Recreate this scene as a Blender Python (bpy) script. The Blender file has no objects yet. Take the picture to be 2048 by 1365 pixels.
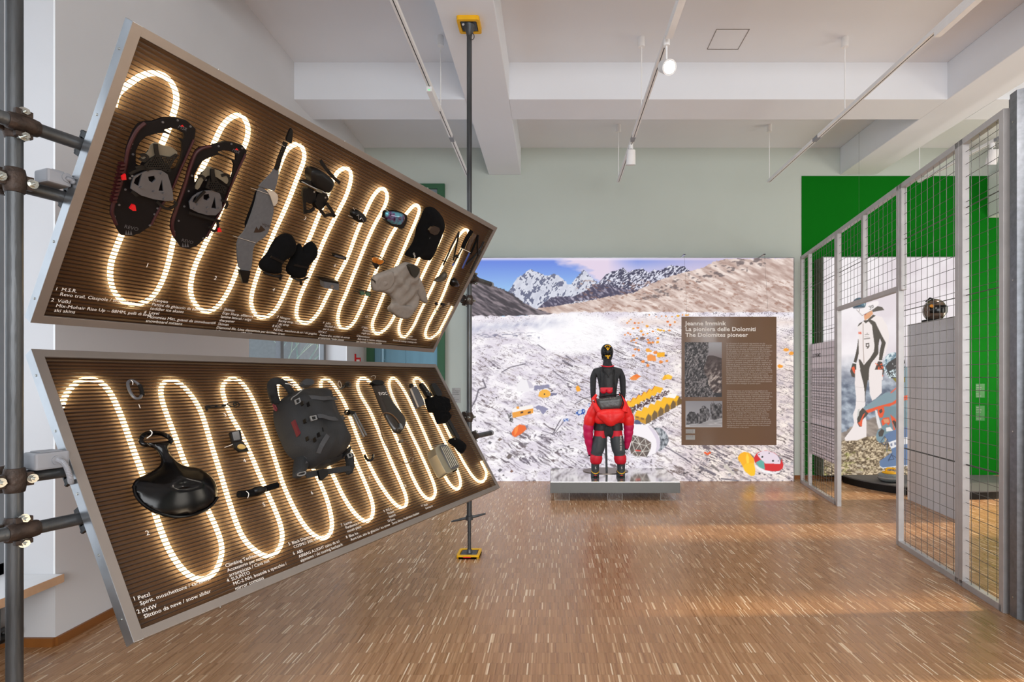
import bpy, bmesh, math, random
import numpy as np
from mathutils import Vector, Matrix
from mathutils.geometry import delaunay_2d_cdt

random.seed(7); RNG = np.random.default_rng(7)
S = bpy.context.scene
COL = S.collection

# ------------------------------------------------------------ camera, world, lights, exposure
F, PX, PY, CH = 1065.0, 1105.0, 754.0, 1.68
cd = bpy.data.cameras.new('camera'); cam = bpy.data.objects.new('camera', cd); COL.objects.link(cam)
cam.location = (0, 0, CH); cam.rotation_euler = (math.pi/2, 0, 0)
cd.sensor_width = 36; cd.sensor_fit = 'HORIZONTAL'; cd.lens = F/2048*36
cd.shift_x = -(PX-1024)/2048; cd.shift_y = (PY-682.5)/2048
cd.clip_start = 0.05; cd.clip_end = 200
S.camera = cam
W = bpy.data.worlds.new('overcast_sky'); S.world = W; W.use_nodes = True
bg = W.node_tree.nodes['Background']; bg.inputs[0].default_value = (0.80, 0.89, 1.0, 1); bg.inputs[1].default_value = 1.3
S.view_settings.view_transform = 'Standard'; S.view_settings.look = 'None'
S.view_settings.exposure = 0.0; S.view_settings.gamma = 1.0; S.view_settings.use_curve_mapping = False
S.cycles.use_denoising = True
S.cycles.max_bounces = 8; S.cycles.diffuse_bounces = 4; S.cycles.glossy_bounces = 4
S.cycles.transparent_max_bounces = 24; S.cycles.transmission_bounces = 4
S.cycles.caustics_reflective = False; S.cycles.caustics_refractive = False
S.cycles.sample_clamp_indirect = 6.0

def daylight(name, loc, size, rot, power, color=(0.86, 0.93, 1.0)):
    """Daylight lamp for a window opening, outside its glass; also the added rear fill."""
    l = bpy.data.lights.new(name, 'AREA'); l.shape = 'RECTANGLE'; l.size, l.size_y = size
    l.energy = power; l.color = color
    o = bpy.data.objects.new(name, l); COL.objects.link(o); o.location = loc; o.rotation_euler = rot
    return o
R90 = math.pi/2; XR_ = 8.6
daylight('daylight_window_near', (-3.62, 2.15, 2.35), (2.2, 3.7), (0, -R90, 0), 17)
daylight('daylight_window_far', (-5.2, 6.7, 4.9), (3.2, 3.0), (0, -math.radians(52), 0), 300)
daylight('daylight_window_behind', (-3.62, -1.5, 2.35), (2.2, 3.7), (0, -R90, 0), 100)
daylight('daylight_rear_fill', (2.4, -4.1, 2.5), (8.0, 3.6), (math.radians(52), 0, 0), 660, (0.97, 0.985, 1.0))  # added unseen fill behind the viewer, turned down so the floor bounces it up
daylight('daylight_right_window', (XR_+0.10, 6.85, 2.3), (2.3, 2.6), (0, R90, 0), 120, (1.0, 0.88, 0.70))
daylight('daylight_right_window_near', (XR_+0.10, 2.8, 2.3), (3.2, 2.6), (0, R90, 0), 140, (1.0, 0.90, 0.76))
sl_ = bpy.data.lights.new('low_sun', 'SUN'); sl_.energy = 5.0; sl_.color = (1.0, 0.80, 0.55); sl_.angle = math.radians(2.5)
so_ = bpy.data.objects.new('low_sun', sl_); COL.objects.link(so_); so_.rotation_euler = Vector((-1, -0.04, -0.45)).to_track_quat('-Z', 'Y').to_euler()
def spot(name, loc, tgt, power, angle=60, color=(1.0, 0.90, 0.78)):
    l = bpy.data.lights.new(name, 'SPOT'); l.energy = power; l.color = color
    l.spot_size = math.radians(angle); l.spot_blend = 0.6; l.shadow_soft_size = 0.06
    o = bpy.data.objects.new(name, l); COL.objects.link(o); o.location = loc
    o.rotation_euler = (Vector(tgt)-Vector(loc)).to_track_quat('-Z', 'Y').to_euler()
spot('track_lamp_light', (0.99, 4.50, 4.30), (0.6, 1.6, 0.2), 90, 75)
spot('track_lamp_light', (0.99, 6.75, 4.33), (0.8, 7.6, 0.6), 110, 55)
spot('track_lamp_light', (0.99, 1.1, 4.32), (4.4, 6.4, 1.3), 330, 42, (1.0, 0.95, 0.92))  # added unseen lamp, brightens the text sheet and grey block at the mesh
spot('track_lamp_light', (5.5, 6.66, 4.30), (5.9, 8.2, 0.5), 160, 80)

# ------------------------------------------------------------ materials
def lin(c):
    return tuple(((x/255)/12.92 if x/255 <= 0.04045 else ((x/255+0.055)/1.055)**2.4) for x in c)
MATS = {}
def nt_of(name):
    m = bpy.data.materials.new(name); m.use_nodes = True
    return m, m.node_tree, m.node_tree.nodes['Principled BSDF']
def mat(name, rgb, rough=0.6, metal=0.0, var=0.08, scale=12.0, bump=0.0, bscale=60.0, coat=0.0, spec=0.5, stretch=None):
    """Principled material with a procedural colour variation and fine relief; rgb in 0-255 sRGB."""
    if name in MATS: return MATS[name]
    m, nt, b = nt_of(name); N, Lk = nt.nodes, nt.links
    c = lin(rgb)
    tc = N.new('ShaderNodeTexCoord'); mp = N.new('ShaderNodeMapping'); Lk.new(tc.outputs['Object'], mp.inputs[0])
    if stretch: mp.inputs['Scale'].default_value = stretch
    nz = N.new('ShaderNodeTexNoise'); nz.inputs['Scale'].default_value = scale; nz.inputs['Detail'].default_value = 5
    Lk.new(mp.outputs[0], nz.inputs['Vector'])
    cr = N.new('ShaderNodeValToRGB'); Lk.new(nz.outputs['Fac'], cr.inputs[0])
    cr.color_ramp.elements[0].position = 0.3; cr.color_ramp.elements[1].position = 0.7
    cr.color_ramp.elements[0].color = tuple(x*(1-var) for x in c)+(1,)
    cr.color_ramp.elements[1].color = tuple(min(1, x*(1+var)) for x in c)+(1,)
    Lk.new(cr.outputs[0], b.inputs['Base Color'])
    b.inputs['Roughness'].default_value = rough; b.inputs['Metallic'].default_value = metal
    b.inputs['Specular IOR Level'].default_value = spec
    if coat: b.inputs['Coat Weight'].default_value = coat; b.inputs['Coat Roughness'].default_value = 0.08
    if bump:
        n2 = N.new('ShaderNodeTexNoise'); n2.inputs['Scale'].default_value = bscale; n2.inputs['Detail'].default_value = 3
        Lk.new(mp.outputs[0], n2.inputs['Vector'])
        bp = N.new('ShaderNodeBump'); bp.inputs['Strength'].default_value = bump; bp.inputs['Distance'].default_value = 0.01
        Lk.new(n2.outputs['Fac'], bp.inputs['Height']); Lk.new(bp.outputs[0], b.inputs['Normal'])
    MATS[name] = m
    return m
def emit(name, rgb, strength, sampling='AUTO'):
    if name in MATS: return MATS[name]
    m = bpy.data.materials.new(name); m.use_nodes = True; nt = m.node_tree
    nt.nodes.remove(nt.nodes['Principled BSDF'])
    e = nt.nodes.new('ShaderNodeEmission'); e.inputs[0].default_value = lin(rgb)+(1,); e.inputs[1].default_value = strength
    nt.links.new(e.outputs[0], nt.nodes['Material Output'].inputs[0])
    m.cycles.emission_sampling = sampling
    MATS[name] = m; return m
M_WALLN = mat('warm_white_plaster', (204, 204, 206), 0.9, var=0.012, scale=2, bump=0.03, bscale=120)
M_WALL = mat('green_bounce_plaster', (188, 196, 189), 0.9, var=0.012, scale=2, bump=0.03, bscale=120)  # slight green tint: bounce from the green wall put into the plaster colour
M_CEIL = mat('ceiling_plaster', (228, 231, 236), 0.92, var=0.01, scale=2)
M_GREEN = mat('green_paint', (0, 106, 12), 0.8, var=0.02, scale=2, spec=0.12)
M_BLACK = mat('black_plastic', (7, 7, 8), 0.42, var=0.2, spec=0.3)
M_BLACKM = mat('matt_black_fabric', (6, 6, 7), 0.95, spec=0.15, var=0.3, scale=40, bump=0.25, bscale=350)
M_GLOSSB = mat('glossy_black_plastic', (4, 4, 5), 0.2, var=0.1, spec=0.28)
M_STEEL = mat('galvanised_steel', (112, 114, 116), 0.45, 0.75, var=0.30, scale=18, bump=0.15, bscale=90, stretch=(1, 1, 0.25))
M_STEELD = mat('dark_scaffold_steel', (74, 76, 78), 0.42, 0.55, var=0.5, scale=9, bump=0.2, bscale=70, stretch=(1, 1, 0.2))
M_RUST = mat('rusty_forged_steel', (60, 48, 41), 0.55, 0.5, var=0.5, scale=22, bump=0.35, bscale=60)
M_ALU = mat('brushed_aluminium', (178, 182, 186), 0.30, 0.95, var=0.08, scale=7, bump=0.05, bscale=40)
M_ALUF = mat('matt_aluminium_rail', (142, 134, 128), 0.42, 0.55, var=0.06, scale=6)
M_ZINC = mat('zinc_bolt', (176, 177, 172), 0.25, 0.9, var=0.15)
M_YEL = mat('yellow_plastic', (232, 176, 10), 0.5, var=0.05)
M_WHITE = mat('white_lacquer', (232, 232, 232), 0.5, var=0.02)
M_GREYP = mat('grey_box_plastic', (136, 138, 144), 0.5, var=0.02)
M_RED = mat('red_plastic', (200, 12, 22), 0.45, var=0.08)
M_TEXT = mat('white_lettering', (240, 236, 230), 0.6, var=0.02)
M_TEXTD = mat('black_lettering', (30, 30, 32), 0.6, var=0.02)
M_FENCE = mat('grey_lacquered_steel', (172, 170, 170), 0.42, 0.35, var=0.07, scale=9)
M_WIRE = mat('mesh_wire', (88, 88, 86), 0.5, 0.5, var=0.2)

def mat_floor():
    m, nt, b = nt_of('wood_strip_parquet'); N, Lk = nt.nodes, nt.links
    tc = N.new('ShaderNodeTexCoord'); sp = N.new('ShaderNodeSeparateXYZ'); Lk.new(tc.outputs['Object'], sp.inputs[0])
    def mth(op, a, v=None):
        n = N.new('ShaderNodeMath'); n.operation = op; Lk.new(a, n.inputs[0])
        if isinstance(v, (int, float)): n.inputs[1].default_value = v
        elif v is not None: Lk.new(v, n.inputs[1])
        return n.outputs[0]
    bx = mth('DIVIDE', sp.outputs[0], 0.0078); by = mth('DIVIDE', sp.outputs[1], 0.12)
    cx, cy = mth('FLOOR', bx), mth('FLOOR', by)
    cb = N.new('ShaderNodeCombineXYZ'); Lk.new(cx, cb.inputs[0]); Lk.new(cy, cb.inputs[1])
    wn = N.new('ShaderNodeTexWhiteNoise'); wn.noise_dimensions = '2D'; Lk.new(cb.outputs[0], wn.inputs[0])
    cr = N.new('ShaderNodeValToRGB'); cr.color_ramp.interpolation = 'CONSTANT'; e = cr.color_ramp.elements
    pal = [(0, (148, 107, 71)), (0.05, (162, 120, 82)), (0.28, (170, 127, 89)), (0.50, (177, 134, 95)), (0.70, (164, 122, 84)), (0.84, (187, 146, 108)), (0.94, (214, 182, 146)), (0.975, (234, 210, 180))]
    e[0].position = 0; e[0].color = lin(pal[0][1])+(1,); e[1].position = pal[1][0]; e[1].color = lin(pal[1][1])+(1,)
    for p, c in pal[2:]:
        k = e.new(p); k.color = lin(c)+(1,)
    Lk.new(wn.outputs['Value'], cr.inputs[0])
    mp = N.new('ShaderNodeMapping'); mp.inputs['Scale'].default_value = (60, 4, 1); Lk.new(tc.outputs['Object'], mp.inputs[0])
    nz = N.new('ShaderNodeTexNoise'); nz.inputs['Scale'].default_value = 3; nz.inputs['Detail'].default_value = 4; Lk.new(mp.outputs[0], nz.inputs[0])
    mx = N.new('ShaderNodeMix'); mx.data_type = 'RGBA'; mx.blend_type = 'MULTIPLY'; mx.inputs[0].default_value = 0.12
    Lk.new(cr.outputs[0], mx.inputs[6]); Lk.new(nz.outputs['Color'], mx.inputs[7])
    # fine joints
    fy = mth('FRACT', by); j = mth('LESS_THAN', fy, 0.012)
    m2 = N.new('ShaderNodeMix'); m2.data_type = 'RGBA'; Lk.new(mth('MULTIPLY', j, 0.5), m2.inputs[0]); Lk.new(mx.outputs[2], m2.inputs[6]); m2.inputs[7].default_value = lin((60, 40, 26))+(1,)
    Lk.new(m2.outputs[2], b.inputs['Base Color'])
    nr = N.new('ShaderNodeMapRange'); nr.inputs[3].default_value = 0.24; nr.inputs[4].default_value = 0.40
    Lk.new(wn.outputs['Value'], nr.inputs[0]); Lk.new(nr.outputs[0], b.inputs['Roughness'])
    bp = N.new('ShaderNodeBump'); bp.inputs['Strength'].default_value = 0.08; bp.inputs['Distance'].default_value = 0.002
    Lk.new(wn.outputs['Value'], bp.inputs['Height']); Lk.new(bp.outputs[0], b.inputs['Normal'])
    b.inputs['Specular IOR Level'].default_value = 0.6
    return m
M_FLOOR = mat_floor()
M_OAK = mat('oak_skirting', (128, 78, 34), 0.4, var=0.2, scale=10, stretch=(1, 0.1, 1))

def attr_mat(name, strength=0.0, rough=0.5):
    """Printed picture: colours come from the print's own pigment stored on the surface; backlit when strength > 0."""
    m, nt, b = nt_of(name); N, Lk = nt.nodes, nt.links
    a = N.new('ShaderNodeAttribute'); a.attribute_name = 'print'
    Lk.new(a.outputs['Color'], b.inputs['Base Color']); b.inputs['Roughness'].default_value = rough
    if strength > 0:
        nt.nodes.remove(b)
        e = N.new('ShaderNodeEmission'); e.inputs[1].default_value = strength; Lk.new(a.outputs['Color'], e.inputs[0])
        g = N.new('ShaderNodeBsdfDiffuse'); g.inputs[0].default_value = (0.06, 0.06, 0.06, 1)
        ad = N.new('ShaderNodeAddShader'); Lk.new(e.outputs[0], ad.inputs[0]); Lk.new(g.outputs[0], ad.inputs[1])
        Lk.new(ad.outputs[0], nt.nodes['Material Output'].inputs[0])
        m.cycles.emission_sampling = 'NONE'
    return m

# ------------------------------------------------------------ helpers
def at(px, py, Y):
    return Vector(((px-PX)/F*Y, Y, CH-(py-PY)/F*Y))
def props(o, label=None, cat=None, group=None, kind=None):
    if label: o['label'] = label
    if cat: o['category'] = cat
    if group: o['group'] = group
    if kind: o['kind'] = kind
    return o
def thing(name, label, cat, loc=(0, 0, 0), rz=0.0, group=None, matrix=None):
    o = bpy.data.objects.new(name, None); COL.objects.link(o); o.empty_display_size = 0.1
    if matrix is not None: o.matrix_world = matrix
    else: o.location = loc; o.rotation_euler = (0, 0, rz)
    return props(o, label, cat, group)
class MB:
    """Collects shapes into one mesh."""
    def __init__(s): s.v, s.f, s.m = [], [], []
    def add(s, vs, fs, mi=0):
        n = len(s.v); s.v += [tuple(v) for v in vs]; s.f += [tuple(i+n for i in f) for f in fs]; s.m += [mi]*len(fs)
        return s
    def box(s, c, d, rot=None, mi=0):
        c = Vector(c); x, y, z = (k/2 for k in d)
        P = [Vector((a, b, e)) for a in (-x, x) for b in (-y, y) for e in (-z, z)]
        if rot is not None: P = [rot @ p for p in P]
        return s.add([p+c for p in P], [(0, 1, 3, 2), (4, 6, 7, 5), (0, 4, 5, 1), (2, 3, 7, 6), (0, 2, 6, 4), (1, 5, 7, 3)], mi)
    def bb(s, a, b, mi=0):
        return s.box(((a[0]+b[0])/2, (a[1]+b[1])/2, (a[2]+b[2])/2), [abs(b[i]-a[i]) for i in range(3)], None, mi)
    def tube(s, pts, r, n=10, cap=True, mi=0, closed=False):
        pts = [Vector(p) for p in pts]; k = len(pts)
        rs = r if isinstance(r, (list, tuple)) else [r]*k
        rings = []; up = None
        for i, p in enumerate(pts):
            if closed: t = pts[(i+1) % k]-pts[i-1]
            else: t = pts[min(i+1, k-1)]-pts[max(i-1, 0)]
            t = t.normalized() if t.length > 1e-9 else Vector((0, 0, 1))
            if up is None: up = t.orthogonal().normalized()
            up = (up-t*up.dot(t)); up = up.normalized() if up.length > 1e-6 else t.orthogonal().normalized()
            w = t.cross(up)
            rings.append([p+(up*math.cos(2*math.pi*j/n)+w*math.sin(2*math.pi*j/n))*rs[i] for j in range(n)])
        vs = [v for R in rings for v in R]; fs = []
        for i in range(k if closed else k-1):
            a, b = i*n, ((i+1) % k)*n
            for j in range(n): fs.append((a+j, a+(j+1) % n, b+(j+1) % n, b+j))
        if cap and not closed: fs += [tuple(range(n-1, -1, -1)), tuple((k-1)*n+j for j in range(n))]
        return s.add(vs, fs, mi)
    def cyl(s, a, b, r, n=16, r2=None, mi=0):
        return s.tube([a, b], [r, r if r2 is None else r2], n, True, mi)
    def loft(s, rings, cap=True, mi=0, closed=True):
        n = len(rings[0]); vs = [v for R in rings for v in R]; fs = []
        for i in range(len(rings)-1):
            for j in range(n if closed else n-1): fs.append((i*n+j, i*n+(j+1) % n, (i+1)*n+(j+1) % n, (i+1)*n+j))
        if cap: fs += [tuple(range(n-1, -1, -1)), tuple((len(rings)-1)*n+j for j in range(n))]
        return s.add(vs, fs, mi)
    def sphere(s, c, r, nu=16, nv=10, mi=0, z0=-1.0, z1=1.0):
        c = Vector(c); r = Vector(r) if isinstance(r, (tuple, list, Vector)) else Vector((r, r, r))
        rings = []
        for i in range(nv+1):
            th = math.asin(z0)+(math.asin(z1)-math.asin(z0))*i/nv
            cr = max(math.cos(th), 0.002)
            rings.append([c+Vector((r.x*cr*math.cos(2*math.pi*j/nu), r.y*cr*math.sin(2*math.pi*j/nu), r.z*math.sin(th))) for j in range(nu)])
        return s.loft(rings, True, mi)
    def build(s, name, mats, parent=None, smooth=False, bevel=0.0, label=None, kind=None, auto=None):
        me = bpy.data.meshes.new(name); me.from_pydata([tuple(v) for v in s.v], [], s.f)
        if not isinstance(mats, (list, tuple)): mats = [mats]
        for m in mats: me.materials.append(m)
        if len(mats) > 1: me.polygons.foreach_set('material_index', s.m)
        bm = bmesh.new(); bm.from_mesh(me)
        bmesh.ops.recalc_face_normals(bm, faces=bm.faces)
        if bevel > 0:
            bmesh.ops.bevel(bm, geom=[e for e in bm.edges if e.calc_face_angle(0) > 0.6], offset=bevel, segments=2, affect='EDGES', profile=0.6)
        if smooth:
            ang = auto or 0.7
            for f in bm.faces: f.smooth = True
            for e in bm.edges: e.smooth = e.calc_face_angle(0) < ang
        bm.to_mesh(me); bm.free(); me.update()
        o = bpy.data.objects.new(name, me); COL.objects.link(o)
        if parent is not None: o.parent = parent
        if label: o['label'] = label
        if kind: o['kind'] = kind
        return o
def struct(name, mb, m, **k):
    o = mb.build(name, m, k.pop('parent', None), **k)
    if o.parent is None: o['kind'] = 'structure'
    return o

_tc = {}
def text_mesh(body, size, bold=0.0, space=1.0, align='LEFT'):
    key = (body, size, bold, space, align)
    if key in _tc: return _tc[key]
    cu = bpy.data.curves.new('lettering', 'FONT'); cu.body = body; cu.size = size; cu.resolution_u = 2
    cu.space_line = space; cu.offset = bold; cu.align_x = align
    o = bpy.data.objects.new('lettering', cu); COL.objects.link(o); bpy.context.view_layer.update()
    me = bpy.data.meshes.new_from_object(o.evaluated_get(bpy.context.evaluated_depsgraph_get()))
    V = [v.co.copy() for v in me.vertices]; P = [tuple(p.vertices) for p in me.polygons]
    bpy.data.objects.remove(o); bpy.data.curves.remove(cu); bpy.data.meshes.remove(me)
    _tc[key] = (V, P); return V, P
def add_text(mb, body, size, org, ux, uy, bold=0.0, space=1.0, align='LEFT', shear=0.0, width=None):
    V, P = text_mesh(body, size, bold, space, align)
    k = 1.0
    if width and V:
        w = max(v.x for v in V)-min(v.x for v in V); k = width/w
    mb.add([Vector(org)+Vector(ux)*((v.x+shear*v.y)*k)+Vector(uy)*v.y for v in V], P)
    return mb

def rrect(w, h, r, n=5):
    P = []
    for cx, cy, a0 in ((w-r, h-r, 0), (-w+r, h-r, 90), (-w+r, -h+r, 180), (w-r, -h+r, 270)):
        P += [(cx+r*math.cos(math.radians(a0+90*i/n)), cy+r*math.sin(math.radians(a0+90*i/n))) for i in range(n+1)]
    return P
def inpoly(P, x, y):
    """vectorised point in polygon"""
    x = np.asarray(x, float); y = np.asarray(y, float); c = np.zeros(x.shape, bool); n = len(P)
    for i in range(n):
        x0, y0 = P[i]; x1, y1 = P[(i+1) % n]
        if y0 == y1: continue
        c ^= ((y0 > y) != (y1 > y)) & (x < (x1-x0)*(y-y0)/(y1-y0)+x0)
    return c
def dist_edges(loops, x, y):
    d = np.full(np.shape(x), 1e9)
    for P in loops:
        for i in range(len(P)):
            x0, y0 = P[i]; x1, y1 = P[(i+1) % len(P)]
            dx, dy = x1-x0, y1-y0; L = dx*dx+dy*dy+1e-12
            t = np.clip(((x-x0)*dx+(y-y0)*dy)/L, 0, 1)
            d = np.minimum(d, np.hypot(x-x0-t*dx, y-y0-t*dy))
    return d
def chaikin(P, it=2, closed=True):
    P = [tuple(p) for p in P]
    for _ in range(it):
        Q = []; n = len(P)
        rng = range(n) if closed else range(n-1)
        if not closed: Q.append(P[0])
        for i in rng:
            a, b = P[i], P[(i+1) % n]
            Q.append(tuple(a[k]*0.75+b[k]*0.25 for k in range(len(a)))); Q.append(tuple(a[k]*0.25+b[k]*0.75 for k in range(len(a))))
        if not closed: Q.append(P[-1])
        P = Q
    return P
def sheet(mb, outer, holes, z0, z1, mi=0, puff=0.0, rim=0.05, step=None, hfun=None):
    """Solid between z0 and z1 with an outline (2D), optional holes, and an optional puffed front."""
    loops = [outer]+list(holes); pts = []; edges = []
    for P in loops:
        n = len(pts); k = len(P); pts += [Vector(p[:2]) for p in P]; edges += [(n+i, n+(i+1) % k) for i in range(k)]
    nb = len(pts)
    if step:
        xs = [p[0] for p in outer]; ys = [p[1] for p in outer]
        gx, gy = np.meshgrid(np.arange(min(xs)+step/2, max(xs), step), np.arange(min(ys)+step/2, max(ys), step))
        gx, gy = gx.ravel(), gy.ravel(); ok = inpoly(outer, gx, gy)
        for h in holes: ok &= ~inpoly(h, gx, gy)
        if ok.any():
            gx, gy = gx[ok], gy[ok]; d = dist_edges(loops, gx, gy); g = d > step*0.45
            pts += [Vector((a, b)) for a, b in zip(gx[g], gy[g])]
    V, E, Fc, ov, oe, of = delaunay_2d_cdt(pts, edges, [], 0, 1e-7)
    cx = np.array([sum(V[i].x for i in f)/3 for f in Fc]); cy = np.array([sum(V[i].y for i in f)/3 for f in Fc])
    ok = inpoly(outer, cx, cy)
    for h in holes: ok &= ~inpoly(h, cx, cy)
    Fc = [tuple(f) for f, k in zip(Fc, ok) if k]
    vx = np.array([v.x for v in V]); vy = np.array([v.y for v in V])
    z = np.full(len(V), float(z1))
    if puff or hfun:
        d = dist_edges(loops, vx, vy)
        if puff: z = z+puff*np.sqrt(np.clip(1-(1-np.minimum(d/rim, 1))**2, 0, 1))
        if hfun: z = z+hfun(vx, vy, d)
    n = len(V)
    vs = [(V[i].x, V[i].y, z[i]) for i in range(n)]+[(V[i].x, V[i].y, z0) for i in range(n)]
    cnt = {}
    for f in Fc:
        for a, b in ((f[0], f[1]), (f[1], f[2]), (f[2], f[0])): cnt[(a, b)] = cnt.get((a, b), 0)+1
    side = [(b, a, a+n, b+n) for (a, b) in cnt if (b, a) not in cnt]
    return mb.add(vs, Fc+[tuple(i+n for i in reversed(f)) for f in Fc]+side, mi)

def grid_print(name, w, h, img, m, parent, org, ux, uy):
    """Flat printed picture: img is H x W x 3 linear colour, stored per point of a fine grid."""
    H_, W_ = img.shape[:2]
    u = np.linspace(0, w, W_); v = np.linspace(h, 0, H_); U, V = np.meshgrid(u, v)
    co = (np.array(org)[None, None]+U[..., None]*np.array(ux)+V[..., None]*np.array(uy)).reshape(-1, 3)
    idx = np.arange(H_*W_).reshape(H_, W_)
    q = np.stack([idx[1:, :-1], idx[1:, 1:], idx[:-1, 1:], idx[:-1, :-1]], -1).reshape(-1, 4)
    me = bpy.data.meshes.new(name); me.vertices.add(len(co)); me.vertices.foreach_set('co', co.ravel())
    me.loops.add(q.size); me.loops.foreach_set('vertex_index', q.ravel().astype(np.int32))
    me.polygons.add(len(q)); me.polygons.foreach_set('loop_start', np.arange(0, q.size, 4, dtype=np.int32))
    me.update(calc_edges=True)
    at_ = me.color_attributes.new('print', 'FLOAT_COLOR', 'POINT')
    c = np.concatenate([np.clip(img, 0, 1), np.ones((H_, W_, 1))], 2).astype(np.float32)
    at_.data.foreach_set('color', c.ravel())
    me.materials.append(m)
    o = bpy.data.objects.new(name, me); COL.objects.link(o); o.parent = parent
    return o
# ------------------------------------------------------------ room shell
XL, XR, YB, YF, ZB, ZC = -3.10, 8.6, 8.78, -4.0, 5.01, 5.456
struct('floor', MB().bb((XL-0.5, YF-0.15, -0.1), (XR+0.1, YB+0.15, 0)), M_FLOOR)
# ceiling slab, beams
struct('ceiling', MB().bb((XL-0.6, YF-0.3, ZC), (XR+0.2, YB+0.3, ZC+0.15)), M_CEIL)
for i, (a, b) in enumerate(((-1.05, -0.52), (4.74, 5.33))):
    struct('trim_%d' % (i+1), MB().bb((a, YF, ZB), (b, YB, ZC)), M_CEIL, bevel=0.01)
for i, (a, b) in enumerate(((6.39, 6.886), (4.0, 4.5), (1.55, 2.05), (-0.9, -0.4))):
    m = MB()
    for x0, x1 in ((XL, -1.05), (-0.52, 4.74), (5.33, XR)): m.bb((x0, a, ZB), (x1, b, ZC))
    struct('trim_%d' % (i+3), m, M_CEIL)
hatch = MB()
a, b = at(1435, 127, 6.3), at(1480, 107, 6.3)
for (x0, y0, x1, y1) in ((1.78, 5.90, 2.14, 5.905), (1.78, 6.25, 2.14, 6.255), (1.78, 5.9, 1.785, 6.25), (2.135, 5.9, 2.14, 6.25)):
    hatch.bb((x0, y0-0.12, ZC-0.004), (x1, y1-0.12, ZC))
struct('trim_10', hatch, mat('hatch_joint', (120, 116, 110), 0.9))
# left wall with deep window openings
WINS = [(1.05, 3.32), (5.44, 8.03), (-2.6, -0.4)]
ZS, ZT, XO = 0.45, 4.25, -3.48
wl = MB(); ys = [YF]
for a, b in sorted(WINS): ys += [a, b]
ys.append(YB)
for i in range(0, len(ys), 2): wl.bb((XO-0.04, ys[i], 0), (XL, ys[i+1], ZC))
for a, b in WINS:
    wl.bb((XO-0.04, a, ZT), (XL, b, ZC))
    wl.bb((XO-0.04, a, 0), (XO+0.02, b, ZS-0.05))
struct('wall_left', wl, M_WALLN)
struct('wall_back', MB().bb((-1.77, YB, 0), (XR, YB+0.15, ZC)).bb((XO, YB, 0), (-3.05, YB+0.15, ZC)).bb((-3.05, YB, 4.85), (-1.77, YB+0.15, ZC)), M_WALL)
WR = [(1.2, 4.4), (5.7, 8.0)]
m = MB().bb((XR, YF, 0), (XR+0.08, 1.2, ZC)).bb((XR, 4.4, 0), (XR+0.08, 5.7, ZC)).bb((XR, 8.0, 0), (XR+0.08, YB+0.15, ZC))
for a, b in WR: m.bb((XR, a, 0), (XR+0.08, b, 1.0)).bb((XR, a, 3.6), (XR+0.08, b, ZC))
struct('wall_right', m, M_WALL)
wf = MB().bb((XO, YF-0.15, 0), (-1.6, YF, ZC)).bb((6.4, YF-0.15, 0), (XR, YF, ZC)).bb((-1.6, YF-0.15, 0), (6.4, YF, 0.7)).bb((-1.6, YF-0.15, 4.3), (6.4, YF, ZC))
struct('wall_front', wf, M_WALL)
# painted green field on the back wall
struct('trim_11', MB().bb((4.105, YB-0.006, 0.06), (XR, YB, 4.99)), M_GREEN)
# skirting
bl = MB()
for i in range(0, len(ys), 2): bl.bb((XL, ys[i], 0), (XL+0.018, ys[i+1], 0.055))
bl.bb((XO+0.02, 3.302, 0), (XL, 3.32, 0.055))
struct('baseboard_left', bl, M_OAK)
struct('baseboard_back', MB().bb((-1.7, YB-0.02, 0), (XR, YB, 0.055)), M_OAK)
M_FRAME = mat('grey_window_frame', (120, 124, 128), 0.45, var=0.03)
M_GLASS, nt_, b_ = nt_of('window_glass')
nt_.nodes.remove(b_)
_t = nt_.nodes.new('ShaderNodeBsdfTransparent'); _g = nt_.nodes.new('ShaderNodeBsdfGlossy'); _g.inputs['Roughness'].default_value = 0.02
_x = nt_.nodes.new('ShaderNodeMixShader'); _x.inputs[0].default_value = 0.06
nt_.links.new(_t.outputs[0], _x.inputs[1]); nt_.links.new(_g.outputs[0], _x.inputs[2]); nt_.links.new(_x.outputs[0], nt_.nodes['Material Output'].inputs[0])
for k, (a, b) in enumerate(WINS):
    w = bpy.data.objects.new('window_%d' % (k+1), None); COL.objects.link(w); w['kind'] = 'structure'
    m = MB()
    for y0, y1 in ((a, a+0.07), ((a+b)/2-0.04, (a+b)/2+0.04), (b-0.07, b)): m.bb((XO+0.0, y0, ZS), (XO+0.06, y1, ZT))
    for z in (ZS, 2.9, ZT-0.07): m.bb((XO+0.0, a, z), (XO+0.06, b, z+0.07))
    m.build('window_frame', M_FRAME, w)
    for y0, y1 in ((a+0.07, (a+b)/2-0.04), ((a+b)/2+0.04, b-0.07)):
        for z0, z1 in ((ZS+0.07, 2.9), (2.97, ZT-0.07)): MB().bb((XO+0.025, y0, z0), (XO+0.031, y1, z1)).build('pane', M_GLASS, w)
    MB().bb((XO+0.06, a-0.03 if k == 1 else a, ZS-0.05), (XL+0.05, b+0.0, ZS)).build('window_sill', M_WHITE, w, bevel=0.004)
    MB().bb((XL+0.05, a, ZS-0.05), (XL+0.056, b, ZS)).build('sill_edge', mat('beech_edge', (196, 160, 128), 0.5), w, label='bare wooden front edge of the window sill')
    MB().bb((XL-0.012, b-0.001, ZS), (XL, b, ZT)).build('reveal_edge', M_WHITE, w)
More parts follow.
